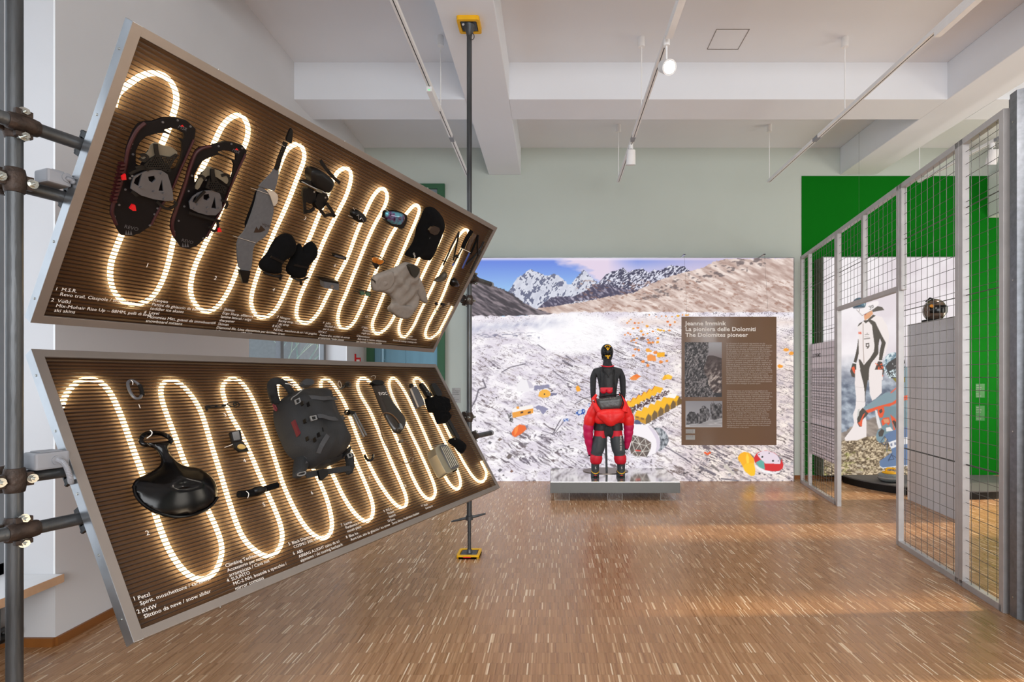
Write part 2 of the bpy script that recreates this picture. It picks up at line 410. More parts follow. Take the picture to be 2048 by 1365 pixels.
for k, (a, b) in enumerate(WR):
    w = bpy.data.objects.new('window_%d' % (k+4), None); COL.objects.link(w); w['kind'] = 'structure'
    MB().bb((XR, a, 1.0), (XR+0.06, a+0.06, 3.6)).bb((XR, b-0.06, 1.0), (XR+0.06, b, 3.6)).bb((XR, a, 1.0), (XR+0.06, b, 1.06)).bb((XR, a, 3.54), (XR+0.06, b, 3.6)).build('window_frame', M_FRAME, w)
    MB().bb((XR+0.03, a, 1.0), (XR+0.036, b, 3.6)).build('pane', M_GLASS, w)
# radiator in the niche below the nearest window
rad = thing('radiator', 'dark radiator tucked under the sill of the nearest window', 'radiator', (-3.30, 2.2, 0.08))
for i in range(18): MB().bb((-0.05, -1.0+i*0.11, 0.04), (0.05, -0.93+i*0.11, 0.24)).build('fin', M_STEELD, rad, bevel=0.008)
MB().cyl((0, -1.0, 0.08), (0, 1.02, 0.08), 0.014).cyl((0, 1.0, 0.08), (0.0, 1.0, 0.0), 0.012).build('pipe', M_STEELD, rad, smooth=True)
MB().cyl((0, 0.96, 0.03), (0, 1.08, 0.03), 0.028).build('valve', M_BLACK, rad, smooth=True)

# outside, seen through the windows
M_STONE = mat('pale_stone_facade', (232, 230, 227), 0.9, var=0.05, scale=1.2)
fac = thing('building', 'pale stone building outside the far window', 'building', (-10, 18, -3), math.pi/2)
for i in range(7):
    for j in range(9):
        MB().bb((0, -9+i*2.3, j*1.2), (0.4, -9+i*2.3+2.27, j*1.2+1.17)).build('stone_panel', M_STONE, fac)
MB().bb((-0.6, -9, 0), (0.0, 7.2, 10.8)).build('core', mat('joint_grey', (120, 120, 118), 0.9), fac)
tree = thing('tree', 'bare branching tree outside the far window', 'tree', (-6.9, 13.0, -3))
tb = MB(); random.seed(5)
def branch(p, d, L, r, n):
    q = p+d*L; tb.tube([p, (p+q)/2+Vector((random.uniform(-.05, .05),)*3)*L, q], [r, r*0.85, r*0.7], 6)
    if n > 0:
        for _ in range(3):
            dd = (d+Vector((random.uniform(-.8, .8), random.uniform(-.8, .8), random.uniform(-.1, .7)))).normalized()
            branch(q, dd, L*random.uniform(.6, .8), r*0.62, n-1)
M_BARK = mat('grey_bark', (120, 136, 128), 0.9, var=0.2)
tb.tube([(0, 0, 0), (0.05, 0, 2.2), (0, 0.1, 4.2)], [0.16, 0.14, 0.11], 8)
tb.build('trunk', M_BARK, tree, smooth=True); tb = MB()
for _ in range(5): branch(Vector((0, 0.1, random.uniform(3.0, 4.2))), Vector((random.uniform(-.8, .8), random.uniform(-.9, .9), random.uniform(.2, .9))).normalized(), 1.3, 0.045, 4)
tb.build('branches', M_BARK, tree, smooth=True, kind='stuff')
# frosted glass double door with green frame in the back wall, left
M_DG = mat('dark_green_frame', (44, 92, 62), 0.5, var=0.04)
M_BLUE = mat('pale_blue_panel', (112, 158, 180), 0.35, var=0.05, scale=3, stretch=(4, 1, 0.2))
M_TRG = mat('grey_transom_panel', (128, 140, 146), 0.4, var=0.03)
dr = bpy.data.objects.new('door_1', None); COL.objects.link(dr); dr['kind'] = 'structure'
MB().bb((-3.05, YB-0.05, 0), (-2.93, YB+0.02, 4.85)).bb((-1.89, YB-0.05, 0), (-1.77, YB+0.02, 4.85)).bb((-2.93, YB-0.05, 4.77), (-1.89, YB+0.02, 4.85)).bb((-2.93, YB-0.05, 2.9), (-1.89, YB+0.02, 2.98)).build('door_frame', M_DG, dr)
MB().bb((-2.93, YB, 0.02), (-2.42, YB+0.04, 2.9)).build('door_panel', M_BLUE, dr)
MB().bb((-2.415, YB, 0.02), (-1.89, YB+0.04, 2.9)).build('door_panel', M_BLUE, dr)
MB().bb((-2.93, YB, 2.98), (-1.89, YB+0.04, 4.77)).build('transom', M_TRG, dr)
MB().cyl((-2.78, YB-0.06, 1.86), (-2.78, YB-0.06, 2.6), 0.018).bb((-2.79, YB-0.06, 1.95), (-2.77, YB, 1.97)).build('door_handle', mat('pale_blue_bar', (150, 196, 220), 0.3), dr, smooth=True)
fs = thing('fire_sign', 'small red fire equipment sign projecting from the left wall', 'sign', (XL, 8.35, 1.98))
MB().bb((0, -0.01, -0.2), (0.02, 0.01, 0.06)).bb((0.02, -0.012, -0.1), (0.09, 0.012, 0.0)).build('sign_plate', M_RED, fs)
MB().bb((0.03, -0.015, -0.07), (0.08, -0.012, -0.03)).build('pictogram', M_WHITE, fs)

# wall labels
def card(name, label, x0, x1, z0, z1, y, col, lines, tm, th=0.004):
    c = thing(name, label, 'label', ((x0+x1)/2, y, z0), 0)
    w, h = x1-x0, z1-z0
    MB().bb((-w/2, -th, 0), (w/2, 0, h)).build('plate', col, c)
    m = MB(); n = len(lines)
    for i, t in enumerate(lines):
        if t: add_text(m, t, h/n*0.72, (-w/2*0.9, -th-0.001, h-(i+1)*h/(n+0.6)), (1, 0, 0), (0, 0, 1), width=w*0.9*min(1, len(t)/26))
    m.build('lettering', tm, c)
M_CARD = mat('grey_label_card', (168, 168, 166), 0.6, var=0.02)
P0, P1 = at(904, 776, YB), at(921, 806, YB)
card('wall_label', 'small grey caption card on the back wall beside the scaffold post', P0.x, P1.x, P1.z, P0.z, YB, M_CARD, ['Tecniche', 'Alpine climbing gear and', 'ski touring equipment', 'lent for the exhibition', '', 'Techniques', 'Collection of mountain', 'sports equipment'], M_TEXTD)
M_CARDG = mat('green_label_card', (38, 118, 48), 0.5, var=0.02)
for nm, y0, y1 in (('upper green caption card on the green wall behind the mesh', 768, 796), ('lower green caption card on the green wall behind the mesh', 812, 842)):
    P0, P1 = at(1951, y0, YB-.006), at(1969, y1, YB-.006)
    card('wall_label', nm, P0.x, P1.x, P1.z, P0.z, YB-0.006, M_CARDG, ['Extremes', 'Speed and gravity', 'suit and helmet', '', 'Extremes', 'racing equipment'], M_CARD)
# ventilation unit
vu = thing('ventilation_unit', 'white boxed ventilation unit high on the green wall', 'air conditioner', (7.6, 8.5, 4.30))
MB().bb((-0.42, -0.25, 0), (0.55, 0.272, 0.705)).build('housing', M_WHITE, vu, bevel=0.01)
for i in range(3): MB().bb((-0.2, -0.258, 0.26+i*0.07), (0.25, -0.248, 0.29+i*0.07)).build('vent_slot', M_BLACK, vu)

# ------------------------------------------------------------ ceiling tracks and lamps
ZT_ = 4.6
def track(x, y1, label, hang, y0=-3.0, box=None, led=None):
    t = thing('lighting_track', label, 'lighting track', (x, 0, ZT_), group='white ceiling lighting tracks')
    MB().bb((-0.023, y0, 0), (0.023, y1, 0.038)).build('rail', M_WHITE, t, bevel=0.003)
    MB().bb((-0.001, y0, -0.0012), (0.006, y1-0.02, 0)).build('groove', M_BLACK, t)
    for y in hang:
        MB().cyl((0, y, 0.035), (0, y, ZC-ZT_-0.1), 0.006, 8).build('hanging_rod', M_WHITE, t, smooth=True)
        MB().cyl((0, y, ZC-ZT_-0.11), (0, y, ZC-ZT_), 0.036, 16, 0.034).build('ceiling_cup', M_WHITE, t, smooth=True)
    for y in (y1-1.45,):
        MB().bb((-0.024, y-0.06, -0.004), (0.024, y+0.06, 0.036)).build('connector', M_GREYP, t)
    if box: MB().bb((-0.028, box[0], -0.05), (0.028, box[1], 0)).build('driver_box', M_WHITE, t, bevel=0.003)
    if led: MB().bb((-0.006, led-0.004, -0.04), (0.006, led, -0.03)).build('indicator', emit('green_led', (90, 255, 150), 1.2), t)
    return t
track(-1.24, 8.0, 'white lighting track running over the tilted display cases', (5.90, 7.98), box=(5.35, 5.75), led=5.35)
track(0.99, 8.0, 'white lighting track over the middle of the hall with two lamps', (5.92, 7.98), box=(2.0, 4.52))
track(3.25, 8.0, 'white lighting track on the right over the open floor', (5.92, 7.98), box=(1.9, 4.5))
track(5.5, 8.0, 'white lighting track seen behind the wire mesh partition', (5.92, 7.98))
M_LENS = emit('lamp_lens', (255, 250, 240), 14)
def lamp(x, y, z, aim, label, on=True):
    l = thing('spotlight', label, 'spotlight', (x, y, z))
    d = Vector(aim).normalized()
    MB().cyl((0, 0, ZT_-z), (0, 0, ZT_-z-0.05), 0.028).cyl((0, 0, ZT_-z-0.05), (0, 0, 0.02), 0.008).build('stem', M_WHITE, l, smooth=True)
    MB().tube([-d*0.10, -d*0.095, d*0.075, d*0.08], [0.045, 0.052, 0.062, 0.062], 24).build('housing', M_WHITE, l, smooth=True)
    MB().tube([d*0.079, d*0.0805], [0.056, 0.056], 24).build('reflector_rim', M_ALU, l, smooth=True)
    MB().tube([d*0.081, d*0.083], [0.05, 0.05], 24).build('lens', M_LENS if on else M_WHITE, l, smooth=True)
lamp(0.99, 4.62, 4.37, (0.12, -0.8, -0.5), 'white track spotlight with its lens glowing, aimed at the viewer')
lamp(0.99, 6.72, 4.44, (0, 0.25, -1), 'white track spotlight pointing down near the end of the middle track', False)
lamp(0.99, 1.0, 4.42, (0.53, 0.83, -0.47), 'added unseen track spotlight above the viewer, brightening the mesh partition')  # out-of-view body for the added lamp over the mesh
lamp(5.5, 6.66, 4.42, (0.05, 0.35, -1), 'white track spotlight seen behind the wire mesh partition', False)
# ------------------------------------------------------------ tilted display cases
SC = 1.17
class Panel:
    """Local frame of a display case: u along it, v up its slope, n out of its face."""
    def __init__(s, O, yaw, tilt, W, H):
        s.u = Vector((math.sin(yaw), math.cos(yaw), 0)); n0 = Vector((math.cos(yaw), -math.sin(yaw), 0))
        s.v = Vector((0, 0, 1))*math.cos(tilt)+n0*math.sin(tilt); s.n = s.v.cross(s.u)*-1
        if s.n.dot(n0) < 0: s.n = -s.n
        s.O, s.W, s.H = Vector(O), W, H
        s.R = Matrix((s.u, s.v, s.n)).transposed()
        s.M = Matrix.Translation(s.O) @ s.R.to_4x4()
    def loc(s, px, py, off=0.0):
        d = Vector(((px-PX)/F, 1.0, -(py-PY)/F)); o = Vector((0, 0, CH))
        t = ((s.O+s.n*off)-o).dot(s.n)/d.dot(s.n); p = o+d*t-s.O
        return p.dot(s.u), p.dot(s.v)
PW, PH, YAW = 2.5*SC, 1.088*SC, 0.3725
UP = Panel((-1.848*SC, 1.884*SC, CH+0.191*SC), YAW, 0.544, PW, PH)
LO = Panel((-1.309*SC, 1.665*SC, CH-0.832*SC), YAW+0.003, -0.545, PW, PH)

def mat_sheet():
    m = bpy.data.materials.new('bronze_multiwall_sheet'); m.use_nodes = True; nt = m.node_tree; N, L = nt.nodes, nt.links
    b = N['Principled BSDF']; b.inputs['Base Color'].default_value = lin((86, 62, 48))+(1,); b.inputs['Roughness'].default_value = 0.22
    t = N.new('ShaderNodeBsdfTransparent'); t.inputs[0].default_value = (0.84, 0.71, 0.56, 1)
    x = N.new('ShaderNodeMixShader'); x.inputs[0].default_value = 0.32
    tr = N.new('ShaderNodeBsdfTranslucent'); tr.inputs[0].default_value = (0.62, 0.46, 0.28, 1); x2 = N.new('ShaderNodeMixShader'); x2.inputs[0].default_value = 0.45
    L.new(b.outputs[0], x2.inputs[1]); L.new(tr.outputs[0], x2.inputs[2])
    L.new(t.outputs[0], x.inputs[1]); L.new(x2.outputs[0], x.inputs[2]); L.new(x.outputs[0], N['Material Output'].inputs[0])
    return m
M_SHEET = mat_sheet()
M_RIB = mat('dark_bronze_rib', (40, 28, 22), 0.35, var=0.1)
M_BACK = mat('bronze_back_sheet', (118, 94, 72), 0.38, var=0.08)
M_LED = emit('warm_led_tube', (255, 238, 200), 9.0)
LED_UP = [(228,214),(234,187),(255,170),(281,151),(308,145),(331,151),(349,173),(354,199),(347,229),(333,268),(318,300),(296,350),(272,400),(252,448),(238,482),(229,505),(221,528),(220,561),(230,589),(251,608),(279,610),(307,594),(326,561),(338,523),(346,483),(356,448),(374,400),(391,364),(405,335),(417,312),(434,272),(448,246),(469,230),(486,231),(497,252),(495,278),(484,303),(466,351),(451,396),(436,435),(421,466),(406,497),(389,533),(381,566),(382,594),(396,617),(415,626),(438,612),(459,580),(476,536),(495,490),(520,430),(545,368),(557,338),(566,313),(576,296),(595,286),(608,299),(609,320),(598,347),(582,390),(566,428),(549,463),(533,504),(518,540),(503,588),(502,612),(513,634),(532,636),(551,622),(565,596),(582,556),(600,517),(617,482),(628,455),(640,425),(658,382),(671,349),(682,338),(696,336),(703,347),(701,366),(692,394),(677,422),(660,455),(644,490),(630,525),(616,557),(600,592),(593,617),(593,636),(605,647),(621,645),(640,622),(654,592),(673,558),(696,515),(712,468),(728,431),(739,406),(750,387),(763,375),(773,382),(775,398),(766,421),(750,447),(734,482),(720,517),(706,552),(690,593),(680,613),(675,636),(678,654),(689,659),(706,650),(724,614),(744,565),(761,517),(780,474),(800,443),(815,425),(826,412),(834,409),(840,418),(834,437),(820,469),(802,512),(783,553),(766,592),(753,625),(744,645),(746,664),(757,669),(776,655),(790,631),(806,592),(822,550),(838,518),(850,485),(862,455),(873,440),(883,448),(885,468),(874,492),(863,514),(848,545),(832,580),(815,615),(801,640),(797,657),(800,672),(810,676),(828,652),(838,628),(861,583),(878,545),(896,511),(910,482),(922,466),(931,458),(938,463),(934,478),(920,505),(913,525),(901,551),(884,597),(865,632),(852,658),(850,673),(858,679),(871,671),(884,657),(897,635),(906,612)]
LED_LO = [(123,814),(132,788),(152,765),(175,757),(200,763),(218,781),(234,812),(252,858),(268,904),(283,942),(297,985),(312,1033),(326,1074),(344,1113),(371,1148),(398,1162),(426,1152),(441,1125),(445,1094),(434,1059),(420,1030),(402,990),(385,957),(369,926),(354,883),(335,834),(323,800),(321,775),(332,761),(354,763),(375,781),(397,812),(409,843),(424,895),(440,944),(455,994),(475,1055),(490,1083),(508,1101),(531,1115),(553,1109),(566,1082),(562,1051),(548,1015),(532,980),(519,951),(500,906),(479,862),(460,830),(449,800),(444,779),(449,764),(466,756),(483,765),(498,785),(513,815),(528,854),(543,898),(555,935),(567,973),(585,1012),(605,1048),(626,1071),(647,1080),(662,1068),(665,1045),(656,1003),(638,961),(620,925),(600,890),(578,852),(561,815),(552,783),(558,763),(573,756),(590,767),(606,790),(622,830),(638,880),(655,930),(668,955),(686,994),(710,1030),(731,1046),(745,1036),(747,1012),(737,982),(716,934),(695,890),(674,850),(655,812),(640,775),(644,758),(660,761),(677,785),(692,812),(707,854),(724,898),(742,938),(760,970),(781,1000),(799,1017),(812,1014),(814,997),(802,967),(784,928),(769,892),(757,862),(740,822),(722,794),(714,772),(718,758),(731,757),(745,770),(757,791),(772,830),(787,863),(802,898),(817,937),(832,970),(847,994),(861,1001),(870,993),(871,976),(856,940),(838,901),(817,857),(796,818),(781,785),(777,764),(785,755),(797,764),(814,791),(832,830),(847,863),(862,898),(880,934),(897,967),(912,981),(921,975),(921,958),(908,925),(891,887),(865,833),(844,797),(829,770),(827,759),(836,756),(850,770),(868,806),(888,848),(912,898),(930,931),(948,958),(963,967),(973,956),(972,938),(964,923)]

TW, DPT = 0.036, 0.05
def display_case(P, label, led, sgn):
    T = thing('display_case', label, 'display case', matrix=P.M)
    w, h = P.W, P.H
    MB().bb((0, 0, -DPT), (TW, h, 0)).build('frame_rail', M_ALU, T, bevel=0.0015)
    MB().bb((w-TW, 0, -DPT), (w, h, 0)).build('frame_rail', M_ALUF, T, bevel=0.0015)
    MB().bb((TW, h-TW, -DPT), (w-TW, h, 0)).build('frame_rail', M_ALUF, T, bevel=0.0015)
    MB().bb((TW, 0, -DPT), (w-TW, TW, 0)).build('frame_rail', M_ALUF, T, bevel=0.0015)
    # matt inner lip of the near rail
    MB().bb((0.0012, 0.001, -0.001), (TW, h-0.001, 0.0006)).build('rail_face', M_ALUF, T)
    MB().bb((TW, TW, -DPT), (w-TW, h-TW, -DPT+0.004)).build('back_panel', M_BACK, T)
    n = 68; pit = (h-2*TW)/n
    rib = MB(); sh = MB()
    for i in range(n+1):
        y = TW+i*pit; rib.bb((TW, y-0.0014, -0.020), (w-TW, y+0.0014, -0.0075))
    prof = []
    for i in range(n):
        for k in range(6):
            a = k/6; prof.append((TW+(i+a)*pit, -0.0085+0.0026*math.sin(math.pi*a)))
    prof.append((h-TW, -0.0085))
    vs = [(x, y, z) for x in (TW, w-TW) for (y, z) in prof]; k = len(prof)
    sh.add(vs, [(i, i+1, k+i+1, k+i) for i in range(k-1)])
    sh.build('ribbed_sheet', M_SHEET, T, smooth=True, auto=1.0)
    rib.build('rib', M_RIB, T, kind='stuff')
    off = -0.026
    pts = [P.loc(x, y, off) for x, y in led]
    pts = [(min(max(a, TW+0.004), w-TW-0.004), min(max(b, TW), h-TW)) for a, b in chaikin(pts, 2, False)]
    q = [pts[0]]
    for p in pts[1:]:
        if math.dist(p, q[-1]) > 0.012: q.append(p)
    tb = MB().tube([(a, b, off) for a, b in q], 0.0108, 8)
    tb.build('led_tube', M_LED, T, smooth=True)
    # clear outer sleeve behind the tube keeps it off the back sheet
    for y in (0.10, 0.36, 0.62, 0.9, 1.16):
        MB().cyl((0.0, y, -0.026), (-0.0025, y, -0.026), 0.005, 10).build('screw', M_ZINC, T, smooth=True)
    for x in (0.35, 1.1, 1.9, 2.6):
        yy = h if sgn > 0 else 0
        MB().cyl((x, yy, -0.026), (x, yy+0.0025*(1 if sgn > 0 else -1), -0.026), 0.005, 10).build('screw', M_ZINC, T, smooth=True)
    return T
CASE_U = display_case(UP, 'upper tilted display case leaning out over the room, aluminium frame, bronze ribbed sheet', LED_UP, 1)
CASE_L = display_case(LO, 'lower tilted display case facing up from near the floor, with the sledge and the backpack', LED_LO, -1)
def case_text(P, T, items, name='lettering'):
    for px, py, size, body in items:
        u, v = P.loc(px, py, 0.0)
        add_text(MB(), body, size, (u, v, -0.0045), (1, 0, 0), (0, 1, 0), bold=0.0).build('number' if len(body) < 3 else name, M_TEXT, T)
tl = 0.0225
def block(px, py, num, lines, nx=None):
    r = []
    if num: r.append((nx[0] if nx else px-14, nx[1] if nx else py-1, tl, num))
    return r+[(px, py, tl, '\n'.join(lines))]
case_text(UP, CASE_U, block(123, 583, '1', ['M.S.R.', 'Revo trail, Ciaspole / snowshoe'], (110, 582)) + block(115, 606, '2', ['Völkl', 'Mix-Mohair Rise Up – 88MM, pelli di foca /', 'ski skins'], (102, 604))
  + block(307, 604, None, ['Kauyeo', 'Pattini da ghiaccio da bambino /', 'toddler ice skates']) + block(298, 629, '4', ['Level', 'Mummies Mitt, guanti da snowboard/', 'snowboard mittens'], (288, 628))
  + block(448, 622, '5', ['Skiman', 'Ergo Sharp, affilatore', 'lamine laterali / edge', 'sharpener'], (440, 620)) + block(436, 651, '6', ['Skiman', 'Diamond file, Lima diamantata per lamine', '/ diamond stone 600-100mm'], (428, 649))
  + block(560, 638, '7', ['Neogym', 'Racing strap, cinghia', '/ ski strap'], (554, 637)) + block(550, 656, '8', ['POC', 'NEXAL, maschera da sci / ski goggles,', 'rear brace'], (545, 655))
  + block(652, 649, '9', ['Julbo', 'Occhiali da sole', 'per la neve'], (646, 648)) + block(642, 667, '10', ['P.A.T.', 'Posture Evo, occhiali da attività', 'arrampicata / belay glasses'], (636, 666))
  + block(728, 658, '11', ['Bébé', 'Passamontagna,', 'maglia lana'], (723, 657)) + block(718, 675, '12', ['Rewoolution', 'Baby body in merino, abbigliamento', 'per neonati / newborn woollen', 'base layer'], (713, 674))
  + block(808, 674, '13', ['Prese / holds', 'Prese da arrampicata'], (803, 673)) + block(786, 683, None, ['Bastoni da trekking / trekking poles']))
tl2 = 0.030
case_text(UP, CASE_U, [(x, y, tl2, t) for x, y, t in ((291, 535, '1'), (428, 560, '2'), (608, 440, '3'), (545, 583, '4'), (668, 534, '6'), (637, 598, '5'), (735, 551, '9'), (712, 607, '10'), (730, 636, '11'), (768, 482, '8'), (706, 452, '7'), (895, 610, '13'))], 'number')
tl = 0.0225
case_text(LO, CASE_L, block(278, 1200, '1', ['Petzl', 'Spirit, moschettone / carabiner'], (268, 1202)) + block(286, 1226, '2', ['KHW', 'Slittino da neve / snow slider'], (276, 1228))
  + block(453, 1135, None, ['Climbing Technology', 'Accessorio per nut,', 'arrampicata / Cava nut']) + block(465, 1162, '4', ['SUUNTO', 'MC-2 NH, bussola a specchio /', 'mirror compass'], (456, 1165))
  + block(586, 1089, '5', ['Black Diamond', 'COSMO 350, torcia frontale'], (579, 1091)) + block(596, 1108, '6', ['ABS', 'AIRBAG A.LIGHT zaino da sci', 'alpinismo / ski touring backpack'], (588, 1110))
  + block(690, 1051, '7', ['Lacrux', 'Parabocca /', 'mouth piece'], (684, 1053)) + block(700, 1075, '8', ['Blue Ice', 'Aero Lite, vite da ghiaccio / ice screw'], (694, 1077))
  + block(774, 1023, '9', ['M.E.C.', 'Pocket', 'bestick'], (769, 1025)) + block(783, 1043, '10', ['Evoc', 'Sacca idrica / hydration bladder'], (777, 1045))
  + block(850, 1013, '11', ['Flask', 'borraccia'], (844, 1014)))
case_text(LO, CASE_L, [(x, y, tl2, t) for x, y, t in ((278, 816, '1'), (294, 1071, '2'), (450, 833, '3'), (489, 925, '4'), (528, 1013, '5'), (624, 989, '6'), (740, 960, '7'), (706, 842, '8'), (812, 975, '9'))], 'number')

# ------------------------------------------------------------ scaffold that carries the cases
U0 = UP.u; N0 = Vector((math.cos(YAW), -math.sin(YAW), 0))
MID = Vector((-1.848*SC, 1.884*SC, 0)); ZX = Vector((0, 0, 1))
def on_line(noff, t, z): return MID+N0*noff+U0*t+ZX*z
def rotz(a): return Matrix.Rotation(a, 3, 'Z')
NEAR, FAR = on_line(0.267, -0.165, 0), on_line(0.267, 3.11, 0)
PR = 0.02415
def pole(name, label, p, jack):
    T = thing(name, label, 'scaffold post', p)
    z0 = 0.36 if jack else 0.06
    MB().cyl((0, 0, z0), (0, 0, ZB-0.10), PR, 24).build('tube', M_STEELD, T, smooth=True)
    if jack:
        MB().cyl((0, 0, 0.03), (0, 0, 0.40), 0.017, 16).build('jack_screw', M_STEELD, T, smooth=True)
        m = MB().cyl((0, 0, 0.335), (0, 0, 0.375), 0.035, 16)
        m.tube([(-0.165, -0.03, 0.325), (-0.03, 0, 0.35)], [0.008, 0.014], 8).tube([(0.03, 0, 0.36), (0.15, 0.03, 0.385)], [0.014, 0.008], 8)
        m.build('jack_nut', M_STEELD, T, smooth=True)
        m = MB().bb((-0.075, -0.075, 0.02), (0.075, 0.075, 0.028)).cyl((0, 0, 0.028), (0, 0, 0.06), 0.028, 16, 0.02)
        m.build('base_plate', M_STEELD, T, bevel=0.002)
        ring = MB(); sheet(ring, rrect(.105, .105, .022), [rrect(.082, .082, .015)], 0.0, 0.034)
        sheet(ring, rrect(.105, .105, .022), [], 0.0, 0.018)
        ring.build('rubber_pad', M_YEL, T, label='yellow plastic pad under the post')
        MB().bb((-0.04, -0.107, 0.012), (0.03, -0.1045, 0.022)).build('red_mark', M_RED, T)
    # head with plate and pad under the beam
    z = ZB
    m = MB().bb((-0.07, -0.07, z-0.036), (0.07, 0.07, z-0.028)); m.tube([(0, 0, z-0.13), (0, 0, z-0.10), (0, 0, z-0.03)], [0.025, 0.03, 0.06], 20)
    m.build('head_plate', M_STEELD, T, smooth=True, auto=0.5)
    ring = MB(); sheet(ring, rrect(.105, .105, .022), [rrect(.078, .078, .015)], z-0.04, z)
    ring.build('rubber_pad', M_YEL, T, label='yellow plastic pad against the ceiling beam')
    MB().cyl((-0.05, -0.03, z-0.042), (-0.05, -0.03, z-0.036), 0.014, 14).build('washer', M_WHITE, T, smooth=True)
    m = MB(); m.tube([(0.03+0.02*math.cos(a), -0.03, z-0.15+0.03*math.sin(a)) for a in np.linspace(0, 6.2, 14)], 0.004, 6); m.build('lock_pin', M_STEELD, T, smooth=True)
    return T
pole('scaffold_post', 'tall galvanised scaffold post on a yellow base pad at the far end of the cases', FAR, True)
pole('scaffold_post', 'thick galvanised scaffold post at the left edge beside the window', NEAR, False)
def rail(noff, z, t0, t1, label):
    T = thing('scaffold_tube', label, 'scaffold tube', on_line(noff, t0, z), math.pi/2-YAW)
    L = t1-t0
    MB().tube([(0, 0, 0), (L, 0, 0)], PR, 24).build('tube', M_STEELD, T, smooth=True)
    if t1 > 3.3: MB().tube([(L-0.02, 0, 0), (L+0.012, 0, 0)], PR+0.003, 16).build('end_cap', M_GREYP, T, smooth=True)
NA, NB_ = 0.320, 0.214
RAILS = [(NA, 2.597, 'topmost horizontal scaffold tube behind the upper case'), (NB_, 2.40, 'second horizontal scaffold tube from the top, carrying a grey junction box'),
         (NB_, 1.30, 'third horizontal scaffold tube from the top, carrying the larger grey junction box'), (NA, 1.121, 'lowest horizontal scaffold tube behind the lower case')]
for k, (nf, z, lb) in enumerate(RAILS):
    rail(nf, z, -0.62, 3.44 if k in (0, 3) else 3.2, lb)
def coupler(p0, nf, z, label, zz):
    """Swivel coupler that clamps a horizontal tube to the post."""
    side = 1 if nf > 0.267 else -1
    T = thing('scaffold_coupler', label, 'coupler', Vector(p0)+ZX*z, math.pi/2-YAW, group='forged scaffold couplers')
    # local x along the tube, y towards -n (so +n is -y)
    s = -side
    m = MB()
    hr = []
    for a in np.linspace(-0.045, 0.045, 5):
        k = 1.35 if abs(a) < 0.03 else 1.2
        hr.append([(a, s*0.053+PR*k*math.cos(q), PR*k*math.sin(q)) for q in np.linspace(0, 2*math.pi, 18, endpoint=False)])
    m.loft(hr)
    m2 = []
    for a in np.linspace(-0.045, 0.045, 5):
        k = 1.35 if abs(a) < 0.03 else 1.2
        m2.append([(PR*k*math.cos(q), PR*k*math.sin(q), a) for q in np.linspace(0, 2*math.pi, 18, endpoint=False)])
    m.loft(m2); m.box((0, s*0.027, 0), (0.05, 0.03, 0.05))
    m.box((0.0, s*0.056, 0.040), (0.05, 0.022, 0.022)).box((0.0, s*0.056, -0.040), (0.05, 0.022, 0.018)).box((0.040, -s*0.004, 0), (0.022, 0.022, 0.05)).box((-0.040, -s*0.004, 0), (0.022, 0.022, 0.05))
    m.build('clamp_body', M_RUST, T, smooth=True, auto=0.6, bevel=0.003)
    for c, d in (((0.0, s*0.045, 0.044), (0.012, s*1.0, 0)), ((0.0, s*0.045, -0.044), (0.0, s*1.0, 0)), ((0.045, 0.0, 0.0), (0, s*1.0, 0)), ((-0.045, 0.0, 0.0), (0, s*1.0, 0))):
        c = Vector(c); d = Vector(d).normalized()*(1 if side > 0 else -1)
        d = Vector((0, -1, 0))
        b = MB().tube([c-d*0.02, c+d*0.042], 0.006, 10).tube([c+d*0.018, c+d*0.032], 0.0125, 6)
        b.tube([c+d*0.016, c+d*0.018], 0.017, 16)
        b.build('bolt', M_ZINC, T, smooth=True, auto=0.4)
    return T
names = ['topmost', 'second', 'third', 'lowest']
for k, (nf, z, lb) in enumerate(RAILS):
    coupler(NEAR, nf, z, 'rusty scaffold coupler on the near post, %s of four' % names[k], z)
    coupler(FAR, nf, z, 'scaffold coupler on the far post behind the cases, %s of four' % names[k], z)
# clips that hold the cases to the tubes
for P, T, ks in ((UP, CASE_U, (0, 1)), (LO, CASE_L, (2, 3))):
    for k in ks:
        nf, z = RAILS[k][0], RAILS[k][1]
        for t in (0.03, 2.86):
            q = T.matrix_world.inverted() @ (MID+N0*nf+U0*t+ZX*z)
            m = MB().bb((q.x-0.014, q.y-0.05, q.z-0.03), (q.x+0.014, q.y-0.026, -DPT)).bb((q.x-0.014, q.y+0.026, q.z-0.03), (q.x+0.014, q.y+0.05, -DPT))
            m.bb((q.x-0.014, q.y-0.05, q.z-0.034), (q.x+0.014, q.y+0.05, q.z-0.026))
            m.cyl((q.x, q.y+0.04, q.z-0.05), (q.x, q.y+0.04, q.z-0.03), 0.009, 8).cyl((q.x, q.y-0.04, q.z-0.05), (q.x, q.y-0.04, q.z-0.03), 0.009, 8)
            m.build('clip', M_BLACK, T, label='black clip round a scaffold tube')
